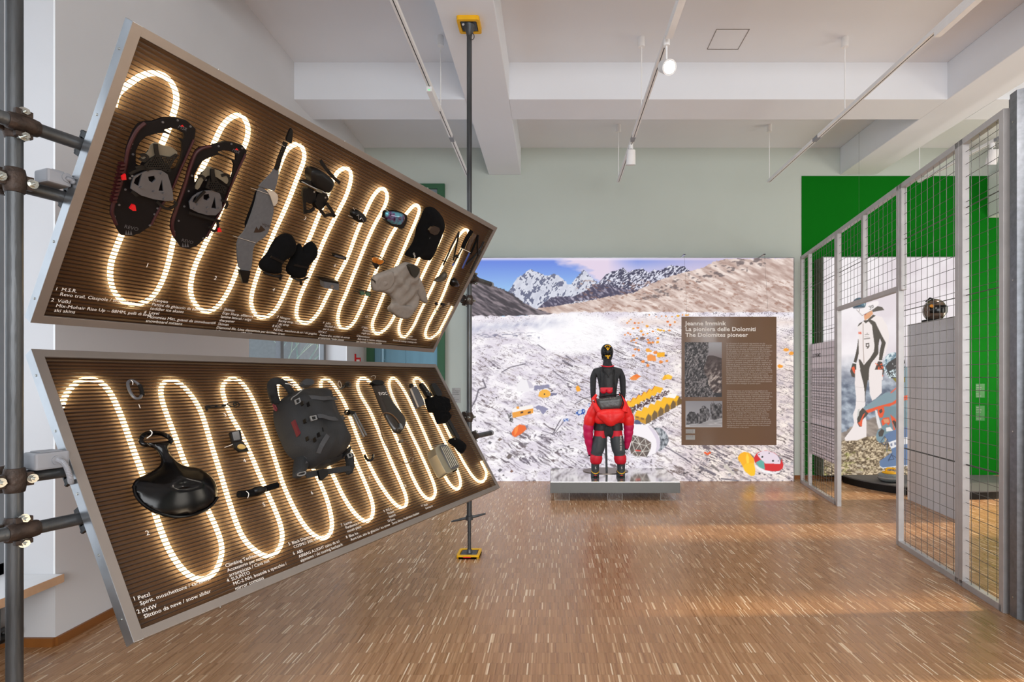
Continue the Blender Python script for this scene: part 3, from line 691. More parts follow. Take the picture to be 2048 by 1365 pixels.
def jbox(nf, z, t0, L, H, label, cab):
    T = thing('junction_box', label, 'junction box', on_line(nf+0.03, t0, z), math.pi/2-YAW)
    MB().bb((0, -0.045, 0.026), (L, 0.045, 0.026+H)).build('housing', M_GREYP, T, bevel=0.008)
    MB().bb((0.02, -0.035, 0.026+H), (L-0.02, 0.035, 0.03+H)).build('lid', M_GREYP, T, bevel=0.002)
    pts = [(L*0.62, -0.046, 0.06), (L*0.66, -0.085, 0.05), (L*0.74, -0.10, 0.0), (L*0.86, -0.08, -0.03), (0.112, -0.05, -0.035)] if cab else [(L*0.80, -0.046, 0.055), (L*0.9, -0.06, 0.05), (0.078, -0.055, 0.045)]
    pts = [Vector(p) for p in chaikin(pts, 4, False)]
    MB().tube(pts, [0.0085+0.0016*(i % 2) for i in range(len(pts))], 10).build('conduit', M_GREYP, T)
    MB().cyl((L*0.62 if cab else L*0.8, -0.05, 0.058), (L*0.62 if cab else L*0.8, -0.044, 0.058), 0.018, 16).build('gland', M_GREYP, T, smooth=True)
jbox(NB_, 2.40, -0.079, 0.078, 0.052, 'small grey junction box on the upper scaffold tube by the post', False)
jbox(NB_, 1.30, -0.115, 0.108, 0.065, 'grey junction box with a curling grey conduit on the lower tubes', True)
for z in (3.0, 1.95, 1.75):
    pass
# ------------------------------------------------------------ exhibits hung on the cases
def S_(ox, oy, k):
    """picture crop -> photograph coordinates of traced outlines"""
    return lambda pts: [(ox+x/k, oy+y/k) for x, y in pts]
cA, cB, cC = S_(0, 0, 3.4133), S_(200, 220, 4.875), S_(460, 230, 3.6889)
cD, cE, cF_ = S_(40, 500, 2.1333), S_(0, 680, 3.25), S_(400, 720, 3.3574)
cH, cJ, cK, cL = S_(730, 400, 6.824), S_(500, 560, 5.12), S_(540, 740, 6.2045), S_(740, 740, 6.2045)
class Ex:
    """An exhibit hung on a case: an Empty on the face of the case that parents its parts."""
    def __init__(s, P, name, label, cat, centre, group=None):
        s.P = P; u, v = P.loc(*centre, 0.0); s.c = (u, v)
        s.T = thing(name, label, cat, group=group, matrix=P.M @ Matrix.Translation((u, v, 0)))
    def L(s, pts, off=0.02):
        r = []
        for p in pts:
            o = p[2] if len(p) > 2 else off
            u, v = s.P.loc(p[0], p[1], o); r.append((u-s.c[0], v-s.c[1], o))
        return r
    def slab(s, name, poly, z0, z1, m, holes=(), puff=0.0, rim=0.03, step=None, rnd=0, label=None, smooth=None, bevel=0.0, hfun=None, kind=None):
        zz = z1+puff*0.6; P2 = [(a, b) for a, b, _ in s.L(poly, zz)]
        if rnd: P2 = chaikin(P2, rnd)
        H2 = [[(a, b) for a, b, _ in s.L(h, zz)] for h in holes]
        if rnd: H2 = [chaikin(h, rnd) for h in H2]
        mb = MB(); sheet(mb, P2, H2, z0, z1, puff=puff, rim=rim, step=step, hfun=hfun)
        return mb.build(name, m, s.T, smooth=(puff > 0 or hfun is not None) if smooth is None else smooth, label=label, bevel=bevel, auto=0.9, kind=kind)
    def rope(s, name, pts, r, m, off=0.02, it=2, n=8, label=None, closed=False):
        q = s.L(pts, off); q = chaikin(q, it, closed)
        return MB().tube(q, r, n, True, 0, closed).build(name, m, s.T, smooth=True, label=label)
    def band(s, name, pts, w, m, off=0.02, th=0.003, it=2, label=None, mb=None):
        """flat webbing strap along a path"""
        q = [Vector(p) for p in chaikin(s.L(pts, off), it, False)]
        L_, R_ = [], []
        for i, p in enumerate(q):
            t = (q[min(i+1, len(q)-1)]-q[max(i-1, 0)]); t.z = 0; t = t.normalized() if t.length > 0 else Vector((1, 0, 0))
            sd = Vector((-t.y, t.x, 0))*w/2; L_.append(p+sd); R_.append(p-sd)
        up = Vector((0, 0, th))
        m_ = mb or MB(); m_.loft([[a, b, b+up, a+up] for a, b in zip(L_, R_)])
        if mb is None: return m_.build(name, m, s.T, label=label)
    def rivets(s, name, pts, r, m, off, h=0.003, label=None):
        for (a, b, z) in s.L(pts, off): MB().cyl((a, b, off), (a, b, off+h), r, 10).build(name, m, s.T, smooth=True, label=label)
    def txt(s, body, px, py, size, off, m, uv=(1, 0), name='lettering', shear=0.0):
        u, v = s.P.loc(px, py, off); ux = Vector((uv[0], uv[1], 0)).normalized(); uy = Vector((-ux.y, ux.x, 0))
        mb = MB(); add_text(mb, body, size, (u-s.c[0], v-s.c[1], off), ux, uy, shear=shear); return mb.build(name, m, s.T)
def disc(c, r, n=12): return [(c[0]+r*math.cos(2*math.pi*i/n), c[1]+r*math.sin(2*math.pi*i/n)) for i in range(n)]

M_SHOE = mat('dark_snowshoe_deck', (12, 8, 9), 0.55, var=0.2, spec=0.2)
M_RAIL = mat('dark_red_rail', (50, 9, 13), 0.45, 0.1, var=0.2)
M_PLATE = mat('grey_steel_plate', (98, 98, 102), 0.35, 0.5, var=0.1)
M_TAN = mat('translucent_strap', (104, 97, 82), 0.35, var=0.1)
M_GREYC = mat('grey_skin_fabric', (84, 84, 87), 0.8, var=0.08, scale=60)
M_BEIGE = mat('beige_skin_backing', (176, 164, 150), 0.7, var=0.06)

# snowshoes
def snowshoe(f, label, second):
    E = Ex(UP, 'snowshoe', label, 'snowshoe', f([(520, 600)] if not second else [(1060, 780)])[0], 'snowshoes at the left end of the upper case')
    if not second:
        out = [(380,140),(430,120),(520,112),(620,78),(740,74),(850,108),(935,185),(925,270),(880,390),(800,540),(740,660),(690,790),(640,880),(560,1010),(500,1130),(390,1205),(300,1235),(205,1222),(150,1120),(108,1020),(112,950),(150,860),(195,740),(235,600),(250,500),(265,380),(295,290),(335,200)]
        hole = [(450,260),(560,228),(640,228),(740,255),(800,312),(808,400),(790,480),(745,570),(700,585),(600,470),(480,400),(400,560),(350,520),(350,400),(395,310)]
        slot = [(625,196),(690,176),(760,196),(822,232),(825,292),(740,262),(650,212)]
        cradle = [(500,335),(560,318),(600,345),(680,358),(720,375),(765,425),(715,462),(600,455),(540,450),(440,520),(395,480),(445,440),(480,400)]
        mesh_ = [(550,440),(690,462),(740,430),(768,440),(720,500),(690,560),(690,610),(640,600),(580,575),(500,582),(450,570),(430,535),(500,470)]
        plate = [(330,650),(440,600),(520,585),(600,590),(660,630),(690,720),(710,800),(718,885),(640,890),(520,872),(400,835),(300,770),(310,710)]
        tri = [[(410,620),(378,745),(330,715),(345,670)], [(605,682),(618,795),(572,790),(585,740)]]; pent = [(470,652),(530,645),(542,680),(510,712),(478,690)]
        redb = [[(215,650),(252,628),(258,682),(218,686)], [(292,965),(318,925),(345,930),(355,985),(320,984)]]
        teeth = [(232, 540+i*36) for i in range(11)]; rv = [(330,265),(308,328),(290,370),(320,432),(245,775),(185,925),(140,1040),(610,118),(755,100),(880,160),(485,1125),(530,1018),(560,960)]
        strap = [[(280,620),(340,590),(440,560),(470,590)], [(390,440),(440,430),(470,470),(420,500),(380,470)], [(300,790),(330,810),(360,840)], [(550,890),(640,975),(720,940),(745,910),(720,890)], [(340,560),(400,545),(470,570)]]
        strap2 = [[(540,330),(545,400),(560,450)]]
        rail_ = [(440,128),(365,190),(310,290),(275,380),(255,500),(235,620),(190,760),(140,880),(118,960),(118,1020),(160,1120)]
        rail2 = [(915,290),(850,440),(780,590),(700,790),(600,930),(545,1030),(500,1120)]
        lo = (232, 1150); lsz = 0.030; tree_ = (255, 1222)
        br = (755, 172); rr = [(548,396),(722,456),(600,625),(404,760),(528,800),(625,815),(628,870),(290,665),(312,642)]
    else:
        out = [(975,370),(1090,350),(1210,310),(1290,318),(1390,345),(1435,400),(1400,500),(1330,620),(1280,740),(1230,860),(1180,950),(1130,1060),(1060,1210),(1020,1260),(940,1330),(860,1358),(790,1340),(720,1240),(692,1150),(700,1080),(740,960),(790,820),(840,680),(870,560),(900,480),(940,400)]
        hole = [(1060,470),(1140,440),(1220,455),(1290,490),(1312,540),(1300,620),(1280,680),(1250,760),(1200,600),(1080,560),(1000,620),(930,740),(920,640),(960,560),(1000,500)]
        slot = [(1148,412),(1200,395),(1280,405),(1330,440),(1328,495),(1250,465),(1170,430)]
        cradle = [(1040,565),(1075,555),(1110,575),(1180,600),(1240,640),(1255,680),(1240,730),(1190,690),(1110,640),(1040,640),(1000,700),(960,780),(925,770),(950,700),(1010,610)]
        mesh_ = [(1078,580),(1115,590),(1125,650),(1170,720),(1240,760),(1215,820),(1150,800),(1080,780),(1030,760),(1050,700),(1075,650)]
        plate = [(905,850),(960,810),(1020,790),(1100,785),(1170,815),(1190,880),(1190,970),(1130,1030),(1050,1028),(960,1005),(880,965),(870,900)]
        tri = [[(950,830),(935,900),(905,900),(915,860)], [(1120,850),(1135,965),(1085,958),(1100,910)]]; pent = [(1010,830),(1062,820),(1070,860),(1045,885),(1010,872)]
        redb = [[(1150,1160),(1170,1150),(1190,1190),(1150,1195)]]
        teeth = []; rv = [(1000,372),(905,490),(885,540),(870,580),(862,790),(820,940),(765,1080),(722,1185),(1280,330),(1385,372),(1005,1250),(1155,352)]
        strap = [[(950,640),(1000,640),(1020,680)], [(1180,880),(1230,890),(1240,920),(1215,960)], [(860,1000),(1000,1040),(1100,1070),(1170,1080)], [(1060,1130),(1100,1190),(1150,1160),(1140,1080)], [(1180,640),(1240,620),(1270,690),(1240,740)], [(920,900),(960,850),(1020,790)]]
        strap2 = [[(1095,570),(1095,640),(1100,700)]]
        rail_ = [(1080,355),(990,372),(930,420),(900,500),(865,600),(835,720),(790,850),(750,960),(715,1060),(700,1130),(722,1230)]
        rail2 = [(1420,430),(1340,600),(1270,760),(1230,870),(1180,980),(1110,1110),(1040,1240)]
        lo = (790, 1282); lsz = 0.030; tree_ = (808, 1342)
        br = (1285, 400); rr = [(1098,632),(1030,680),(955,925),(1052,955),(925,962),(1048,998),(1160,960),(895,640)]
    E.slab('deck', f(out), 0.012, 0.026, M_SHOE, [f(hole), f(slot)], bevel=0.002)
    E.rope('side_rail', f(rail_), 0.007, M_RAIL, 0.03, label='dark red toothed rail')
    E.rope('side_rail', f(rail2), 0.005, M_RAIL, 0.028, label='dark red toothed rail')
    for t in teeth: E.slab('tooth', f([(t[0]-28-(t[1]-540)*0.23, t[1]-8), (t[0]+18-(t[1]-540)*0.23, t[1]-14), (t[0]+18-(t[1]-540)*0.23, t[1]+6), (t[0]-26-(t[1]-540)*0.23, t[1]+10)]), 0.02, 0.045, M_RAIL)
    E.slab('heel_cradle', f(cradle), 0.05, 0.056, M_TAN, rnd=1, label='tan translucent heel cradle')
    hx = []
    a, b = np.array(mesh_).min(0), np.array(mesh_).max(0); r_ = 0
    for yy in np.arange(a[1], b[1], 20):
        r_ ^= 1
        for xx in np.arange(a[0]+(11 if r_ else 0), b[0], 22):
            if inpoly(mesh_, [xx], [yy])[0] and dist_edges([mesh_], np.array([xx]), np.array([yy]))[0] > 13: hx.append(disc((xx, yy), 7.5, 6))
    E.slab('perforated_strap', f(mesh_), 0.058, 0.063, M_BLACK, [f(h) for h in hx])
    E.slab('binding_plate', f(plate), 0.045, 0.052, M_PLATE, [f(t) for t in tri]+[f(pent)], bevel=0.001, label='grey metal binding plate')
    for s_ in strap: E.band('strap', f(s_), 0.011, M_BLACK, 0.056, 0.005)
    for s_ in strap2: E.band('strap', f(s_), 0.016, M_BLACK, 0.066, 0.004)
    for r in redb: E.slab('buckle_tab', f(r), 0.056, 0.066, M_RED, label='bright red buckle tab')
    E.rivets('rivet', f(rv), 0.0045, M_PLATE, 0.026)
    E.rivets('rivet', f(rr), 0.0045, M_PLATE, 0.056)
    q = f([lo])[0]; E.txt('REVO', q[0], q[1], 0.022, 0.0275, M_PLATE)
    q = f([br])[0]; E.txt('MSR', q[0], q[1], 0.020, 0.0275, M_PLATE, shear=0.2); E.slab('red_mark', f([(br[0]+30, br[1]-12), (br[0]+50, br[1]-26), (br[0]+66, br[1]-6)]), 0.026, 0.0275, M_RED)
    for k in range(3):
        x, y = tree_[0]+k*24, tree_[1]-4
        E.slab('tree_mark', f([(x-9, y), (x, y-42), (x+12, y+2)]), 0.0262, 0.0275, M_PLATE)
    return E
snowshoe(cB, 'first snowshoe on the upper case, larger one with red buckle at its toe', False)
snowshoe(cB, 'second snowshoe on the upper case, next to the grey climbing skin', True)

# climbing skin
E = Ex(UP, 'climbing_skin', 'long grey folded climbing skin strip with a black hook on top', 'ski skin', (520, 400))
E.slab('hook', cC([(452,94),(466,120),(462,165),(456,215),(440,205),(425,200),(415,185),(430,140)]), 0.02, 0.03, M_BLACK, rnd=1)
E.slab('perforated_tail', cC([(398,195),(428,208),(412,250),(385,320),(365,395),(345,410),(330,400),(350,330),(375,260)]), 0.02, 0.026, M_BLACK, [cC(disc((398-i*7.5+o, 222+i*17), 4.2, 6)) for i in range(9) for o in (-6, 7)])
E.slab('upper_skin', cC([(336,385),(362,392),(360,440),(345,510),(328,562),(215,528),(255,485),(310,430)]), 0.014, 0.022, M_GREYC)
E.slab('skin_underside', cC([(205,545),(215,640),(190,740),(150,810),(115,842),(112,800),(140,720),(170,640),(190,570)]), 0.008, 0.014, M_BLACKM)
E.slab('main_skin', cC([(205,560),(225,532),(270,555),(310,610),(328,690),(300,815),(270,895),(190,945),(168,1000),(165,1090),(152,1160),(68,1150),(54,1050),(52,920),(110,860),(150,760),(190,640)]), 0.018, 0.026, M_GREYC, rnd=1)
E.slab('folded_flap', cC([(265,552),(350,572),(358,640),(325,682),(312,640),(295,590)]), 0.03, 0.036, M_BEIGE, rnd=1, label='beige inner side of the folded skin')
E.slab('end_clip', cC([(70,1148),(152,1156),(132,1242),(95,1240)]), 0.016, 0.034, M_BLACK)
E.txt('vipec', *cC([(235, 815)])[0], 0.028, 0.0268, M_RIB, shear=-0.2)
E.slab('mountain_mark', cC([(175,870),(195,825),(212,850),(228,815),(262,850),(225,868)]), 0.026, 0.0268, M_RIB)
for a, b in (((155, 540), (300, 590)), ((22, 893), (190, 945)), ((340, 200), (405, 236))): E.rope('tie_wire', cC([(*a,), (*b,)]), 0.0012, M_BEIGE, 0.032, 0)

# toddler skates
E = Ex(UP, 'toddler_skates', 'pair of small black strap-on ice skates with steel blades', 'ice skates', (642, 378), None)
E.slab('heel_cup', cC([(600,430),(630,405),(700,425),(785,500),(760,560),(738,585),(655,555),(612,520)]), 0.02, 0.07, M_BLACK, puff=0.012, step=0.012, rnd=1)
E.slab('toe_plate', cC([(560,530),(640,560),(628,650),(580,660),(548,620)]), 0.02, 0.05, M_BLACK, rnd=1, bevel=0.002)
E.slab('toe_plate', cC([(655,565),(738,590),(700,690),(640,705),(622,650)]), 0.02, 0.05, M_BLACK, rnd=1, bevel=0.002)
for s_ in ([(665,335),(700,390),(730,425)], [(720,415),(770,470),(808,500)], [(550,540),(545,620),(552,728)], [(552,712),(590,712),(620,685)], [(630,640),(670,710),(700,748)], [(710,655),(745,700),(770,750)], [(700,742),(740,732),(775,745)], [(515,485),(560,492),(600,500)]): E.band('strap', cC(s_), 0.018, M_BLACK, 0.06, 0.005)
E.rope('blade', cC([(625,410),(592,492)]), 0.0025, M_STEEL, 0.06, 0); E.rope('blade', cC([(530,492),(600,530),(740,592)]), 0.003, M_ALU, 0.075, 1)
E.rivets('rivet', cC([(620,568),(703,610),(662,560)]), 0.005, M_ALU, 0.075)
E.slab('buckle', cC([(645,545),(685,560),(680,580),(640,565)]), 0.07, 0.078, M_TAN)

# mittens
for lb, o in (('left-hanging black snowboard mitten, thumb tucked', [(430,890),(480,900),(505,950),(500,1010),(460,1060),(395,1092),(398,1150),(385,1188),(320,1185),(250,1165),(235,1120),(262,1080),(300,1040),(330,975),(370,920)]),
              ('right-hand black snowboard mitten with thumb standing out', [(480,1060),(498,1010),(530,968),(552,972),(550,1015),(590,965),(630,948),(662,980),(655,1050),(620,1090),(582,1130),(576,1200),(515,1225),(450,1195),(435,1150),(460,1105)])):
    lb = lb.replace('left-hanging', 'slimmer')
    E = Ex(UP, 'mitten', lb, 'mitten', cC([o[0]])[0], 'black snowboard mittens on the upper case')
    E.slab('shell', cC(o), 0.012, 0.02, M_BLACKM, puff=0.045, rim=0.05, step=0.012, rnd=2)
    x, y = (o[-4] if 'slimmer' in lb else o[-1]); 
    c = [(300,1045),(395,1090)] if 'slimmer' in lb else [(470,1105),(580,1130)]
    E.band('wrist_strap', cC(c), 0.012, M_BLACK, 0.066, 0.004)
    d = [(250,1165),(330,1192),(385,1188)] if 'slimmer' in lb else [(450,1195),(515,1228),(576,1200)]
    E.rope('cuff_cord', cC(d), 0.006, M_BLACK, 0.03)
    e = [(375,1180),(370,1215)] if 'slimmer' in lb else [(520,1215),(525,1252)]
    E.rope('pull_loop', cC(e), 0.008, M_BLACK, 0.03)

# small gear
E = Ex(UP, 'diamond_file', 'small flat grey diamond file bar', 'file', cC([(812,1048)])[0])
E.slab('grip', cC([(765,1030),(775,1026),(862,1048),(858,1070),(845,1072),(768,1052)]), 0.012, 0.03, M_BLACK, rnd=1); E.slab('stone', cC([(775,1034),(850,1053),(846,1063),(772,1045)]), 0.03, 0.033, M_PLATE)
E = Ex(UP, 'edge_sharpener', 'dark grey box-shaped edge sharpener with a round badge', 'ski tool', cC([(750,1262)])[0])
E.slab('body', cC([(694,1232),(806,1250),(804,1296),(700,1280)]), 0.015, 0.06, M_GREYC, bevel=0.002); E.slab('clamp', cC([(650,1208),(700,1215),(800,1232),(806,1250),(694,1234)]), 0.015, 0.055, M_BLACK, bevel=0.002)
E.slab('badge', cC(disc((753,1268), 12, 14)), 0.06, 0.062, M_ALU)
E = Ex(UP, 'goggle_case', 'small dark oval case with silver scribbled lettering', 'case', cC([(962,755)])[0])
E.slab('shell', cC([(902,720),(935,706),(970,715),(1005,745),(1022,775),(1000,805),(950,800),(912,765)]), 0.015, 0.03, M_BLACK, puff=0.022, rim=0.03, step=0.01, rnd=2)
E.rope('scribble', cC([(935,745),(950,735),(945,765),(960,775),(970,755),(985,785)]), 0.0022, M_ALU, 0.056, 2); E.rope('holder_wire', cC([(908,683),(925,715)]), 0.0016, M_BEIGE, 0.03, 0); E.rope('holder_wire', cC([(872,742),(905,757)]), 0.0016, M_BEIGE, 0.03, 0)
M_IRID, nt_, b_ = nt_of('iridescent_lens')
_n = nt_.nodes.new('ShaderNodeTexNoise'); _n.inputs['Scale'].default_value = 22; _n.inputs['Detail'].default_value = 4
_c = nt_.nodes.new('ShaderNodeValToRGB'); _e = _c.color_ramp.elements; _e[0].position = 0.35; _e[0].color = lin((34, 22, 40))+(1,); _e[1].position = 0.56; _e[1].color = lin((84, 150, 170))+(1,)
_k = _e.new(0.44); _k.color = lin((96, 66, 112))+(1,); _tco = nt_.nodes.new('ShaderNodeTexCoord')
nt_.links.new(_tco.outputs['Object'], _n.inputs[0]); nt_.links.new(_n.outputs['Fac'], _c.inputs[0]); nt_.links.new(_c.outputs[0], b_.inputs['Base Color']); b_.inputs['Roughness'].default_value = 0.1; b_.inputs['Metallic'].default_value = 0.3
E = Ex(UP, 'ski_goggles', 'ski goggles with a blue and violet mirrored lens', 'goggles', cC([(1230,770)])[0])
E.slab('frame', cC([(1150,715),(1200,712),(1270,722),(1312,742),(1306,790),(1275,848),(1240,832),(1195,820),(1150,790),(1143,760)]), 0.015, 0.045, M_BLACK, rnd=1)
E.slab('lens', cC([(1158,722),(1205,718),(1270,730),(1302,748),(1290,790),(1262,826),(1210,815),(1165,785),(1155,755)]), 0.045, 0.05, M_IRID, puff=0.02, rim=0.04, step=0.012, rnd=1)
E.txt('POC', *cC([(1238,765)])[0], 0.018, 0.074, M_ALU, uv=(1, 0.2))
for a, b in (((1148,697),(1172,715)), ((1122,758),(1148,770))): E.rope('holder_wire', cC([a, b]), 0.0016, M_BEIGE, 0.04, 0)
E = Ex(UP, 'hooded_face_mask', 'black insulated hood with a dark visor window', 'hood', cC([(1460,890)])[0])
E.slab('hood', cC([(1465,715),(1500,696),(1545,705),(1582,750),(1597,800),(1590,850),(1560,920),(1530,1000),(1490,1075),(1465,1095),(1430,1070),(1400,1060),(1370,1075),(1335,1065),(1318,1048),(1370,990),(1400,920),(1410,850),(1440,790)]), 0.012, 0.02, M_BLACKM, puff=0.07, rim=0.07, step=0.014, rnd=2)
E.slab('visor', cC([(1500,815),(1558,840),(1525,895),(1460,865)]), 0.085, 0.101, mat('smoked_visor', (52, 42, 34), 0.2), rnd=1)
E.txt('LEVEL', *cC([(1350,1022)])[0], 0.02, 0.085, M_TEXT, uv=(0.8, -0.6)); E.txt('9', *cC([(1468,915)])[0], 0.02, 0.098, M_PLATE)
M_AMB = mat('amber_lens', (188, 112, 40), 0.15, var=0.3)
E = Ex(UP, 'sunglasses', 'folded sunglasses with amber lenses', 'sunglasses', cC([(1095,1090)])[0])
E.slab('lens', cC([(1052,1062),(1075,1050),(1100,1070),(1085,1100),(1060,1095)]), 0.02, 0.03, M_AMB, rnd=1); E.slab('lens', cC([(1085,1072),(1120,1070),(1138,1085),(1110,1108),(1085,1100)]), 0.026, 0.036, M_AMB, rnd=1)
E.rope('frame', cC([(1045,1045),(1080,1040),(1115,1055),(1152,1080),(1120,1108),(1090,1112)]), 0.0035, M_BLACK, 0.036); E.slab('temple', cC([(1048,1090),(1110,1105),(1078,1142)]), 0.03, 0.036, M_BLACK)
M_GRN = mat('green_lens', (70, 104, 84), 0.12, var=0.2)
E = Ex(UP, 'belay_glasses', 'small belay glasses with green lenses and black frame', 'glasses', cC([(985,1315)])[0])
E.slab('lens', cC([(962,1302),(990,1300),(998,1325),(968,1330)]), 0.03, 0.042, M_GRN); E.slab('lens', cC([(1005,1310),(1030,1308),(1036,1338),(1008,1335)]), 0.03, 0.042, M_GRN)
E.rope('frame', cC([(930,1285),(960,1298),(1000,1300),(1040,1312)]), 0.003, M_BLACK, 0.045); E.rope('temple', cC([(912,1305),(935,1300),(960,1320),(968,1332)]), 0.003, M_BLACK, 0.03); E.rope('temple', cC([(1040,1312),(1032,1345)]), 0.003, M_BLACK, 0.03)
M_SHIRT = mat('grey_wool_jersey', (134, 127, 120), 0.9, var=0.06, scale=30, bump=0.5, bscale=30)
E = Ex(UP, 'baby_bodysuit', 'small grey short-sleeved bodysuit spread open', 'clothing', cH([(640,1150)])[0])
E.slab('body', cH([(560,880),(610,870),(740,920),(760,960),(750,1050),(790,1160),(830,1290),(860,1400),(840,1430),(790,1400),(755,1340),(745,1420),(700,1520),(650,1560),(600,1640),(470,1625),(360,1550),(330,1500),(390,1440),(400,1360),(300,1290),(150,1265),(115,1230),(120,1065),(240,1020),(430,950)]), 0.012, 0.02, M_SHIRT, puff=0.035, rim=0.05, step=0.012, rnd=1,
       hfun=lambda x, y, d: 0.009*np.sin(x*26+y*14+2*np.sin(y*22))*np.minimum(d/0.03, 1)+0.005*np.sin(x*50-y*28)*np.minimum(d/0.03, 1))
E.slab('neck_opening', cH([(608,900),(735,918),(756,965),(692,1080),(650,1040),(618,970)]), 0.04, 0.075, mat('dark_neckline', (44, 40, 32), 0.9), rnd=1)
E.slab('sleeve_opening', cH([(125,1085),(190,1170),(182,1210),(130,1130)]), 0.03, 0.062, mat('dark_neckline', (44, 40, 32), 0.9), rnd=1)
E.slab('lower_fold', cH([(330,1490),(400,1400),(560,1460),(660,1450),(690,1520),(600,1640),(470,1625)]), 0.05, 0.056, M_SHIRT, puff=0.012, rim=0.02, step=0.012, rnd=1)
E.slab('sleeve', cH([(752,1050),(800,1150),(850,1290),(868,1400),(838,1428),(780,1398),(748,1330),(722,1180)]), 0.045, 0.052, M_SHIRT, puff=0.016, rim=0.02, step=0.012, rnd=1)
E.slab('sleeve', cH([(125,1062),(250,1015),(400,960),(420,1120),(330,1250),(150,1262),(118,1228)]), 0.04, 0.048, M_SHIRT, puff=0.016, rim=0.02, step=0.012, rnd=1)
M_HOLD = mat('olive_resin_hold', (58, 50, 36), 0.5, var=0.2)
E = Ex(UP, 'climbing_hold', 'dark olive crescent-shaped climbing hold', 'climbing hold', cH([(1050,1065)])[0])
E.slab('crescent', cH([(1110,985),(1135,1010),(1120,1070),(1070,1120),(1000,1138),(962,1125),(1000,1085),(1060,1050)]), 0.01, 0.02, M_HOLD, puff=0.03, rim=0.03, step=0.01, rnd=1)
E = Ex(UP, 'climbing_hold', 'small glossy black rounded climbing hold', 'climbing hold', cH([(1240,1145)])[0])
E.slab('knob', cH([(1240,1080),(1275,1100),(1305,1170),(1270,1195),(1215,1200),(1185,1180),(1200,1115)]), 0.01, 0.02, M_GLOSSB, puff=0.03, rim=0.03, step=0.01, rnd=1)
E = Ex(UP, 'earband', 'thin dark hooked eyewear strap near the corner', 'strap', cJ([(1940,285)])[0])
E.rope('loop', cJ([(1915,245),(1900,290),(1910,330),(1940,320),(1950,285),(1985,270),(2000,250)]), 0.003, M_BLACK, 0.03); E.slab('tip', cJ([(1905,240),(1925,240),(1925,265),(1905,262)]), 0.02, 0.036, M_BLACK); E.slab('tip', cJ([(1965,240),(1995,245),(1985,275),(1960,262)]), 0.02, 0.036, M_BLACK)
M_BLU = mat('blue_pole_section', (54, 74, 140), 0.4, 0.3)
E = Ex(UP, 'trekking_pole', 'folded trekking pole with black foam grip', 'trekking pole', cH([(1300,650)])[0], 'folded trekking poles')
E.rope('grip', cH([(1455,420),(1380,540),(1330,660)]), 0.017, M_BLACKM, 0.035); E.rope('shaft', cH([(1330,655),(1260,780),(1195,900)]), 0.007, M_BLACK, 0.03, 1); E.slab('joint', cH([(1250,770),(1280,765),(1275,800),(1245,795)]), 0.02, 0.04, M_BLACK)
E.rope('shaft', cH([(1285,435),(1180,640),(1070,890)]), 0.007, M_BLACK, 0.03, 0); E.rope('shaft', cH([(1285,435),(1245,640),(1205,825)]), 0.007, M_BLACK, 0.03, 0); E.rope('tip', cH([(1218,860),(1195,900)]), 0.008, M_BLU, 0.03, 0, label='blue lower end')
E.slab('basket', cH([(1068,825),(1115,840),(1108,858),(1068,845)]), 0.02, 0.032, M_BLACK)
E = Ex(UP, 'trekking_pole', 'folded trekking pole with brown cork-ribbed grip', 'trekking pole', cH([(1440,650)])[0], 'folded trekking poles')
E.rope('grip', cH([(1500,470),(1430,580),(1395,700)]), 0.018, mat('cork_grip', (72, 54, 40), 0.8, var=0.4, scale=60), 0.03); E.rope('wrist_loop', cH([(1540,480),(1500,600),(1440,740)]), 0.009, M_BLACKM, 0.04)
E.rope('shaft', cH([(1430,720),(1380,820),(1330,935)]), 0.008, M_BLU, 0.03, 1, label='blue shaft section'); E.rope('shaft', cH([(1545,490),(1530,640),(1545,760)]), 0.008, M_BLACK, 0.035); E.rope('shaft', cH([(1620,570),(1560,700),(1385,880)]), 0.009, M_BLACK, 0.03)
E.rope('shaft', cH([(1580,690),(1500,850),(1435,1000)]), 0.007, M_BLACK, 0.03, 0); E.rope('retaining_wire', cH([(1325,665),(1440,720)]), 0.002, M_TEXT, 0.055, 0)

# ---- lower case
E = Ex(LO, 'carabiner', 'grey steel carabiner with black gate', 'carabiner', cE([(880,330)])[0])
E.rope('body', cE([(832,270),(860,262),(905,290),(925,345),(912,380),(880,385),(850,350),(830,300)]), 0.0065, M_PLATE, 0.03, 2, closed=True); E.rope('gate', cE([(908,295),(922,330),(925,360)]), 0.009, M_BLACK, 0.032, 1)
E.rope('hanging_wire', cE([(850,262),(865,275),(862,292)]), 0.0015, M_TEXT, 0.04)
E = Ex(LO, 'snow_slider', 'glossy black plastic snow slider with loop handle', 'sledge', cE([(1130,960)])[0])
pan = [(940,880),(1000,850),(1040,820),(1058,790),(1040,735),(1000,692),(930,690),(905,660),(905,630),(935,600),(985,588),(1050,594),(1105,618),(1135,655),(1118,675),(1088,700),(1110,750),(1160,800),(1220,826),(1290,832),(1345,862),(1392,905),(1418,970),(1410,1035),(1370,1085),(1300,1125),(1200,1150),(1090,1150),(1010,1128),(950,1088),(900,1040),(870,985),(866,935),(890,902)]
hole = [(932,665),(935,640),(965,616),(1040,614),(1090,636),(1106,656),(1050,668),(980,672)]
pc = None
def panf(x, y, d): return 0.052*np.minimum(d/0.10, 1)**0.7-0.040*np.clip((d-0.10)/0.09, 0, 1)
E.slab('pan', cE(pan), 0.008, 0.016, M_GLOSSB, [cE(hole)], rnd=1, step=0.012, hfun=panf, smooth=True)
E.rope('rim', cE([(868,950),(880,1020),(950,1092),(1090,1152),(1200,1152),(1300,1127),(1375,1085),(1415,1025)]), 0.006, M_GLOSSB, 0.02)
E.rope('hanging_wire', cE([(955,640),(985,620),(990,600),(975,588)]), 0.002, M_TEXT, 0.05)
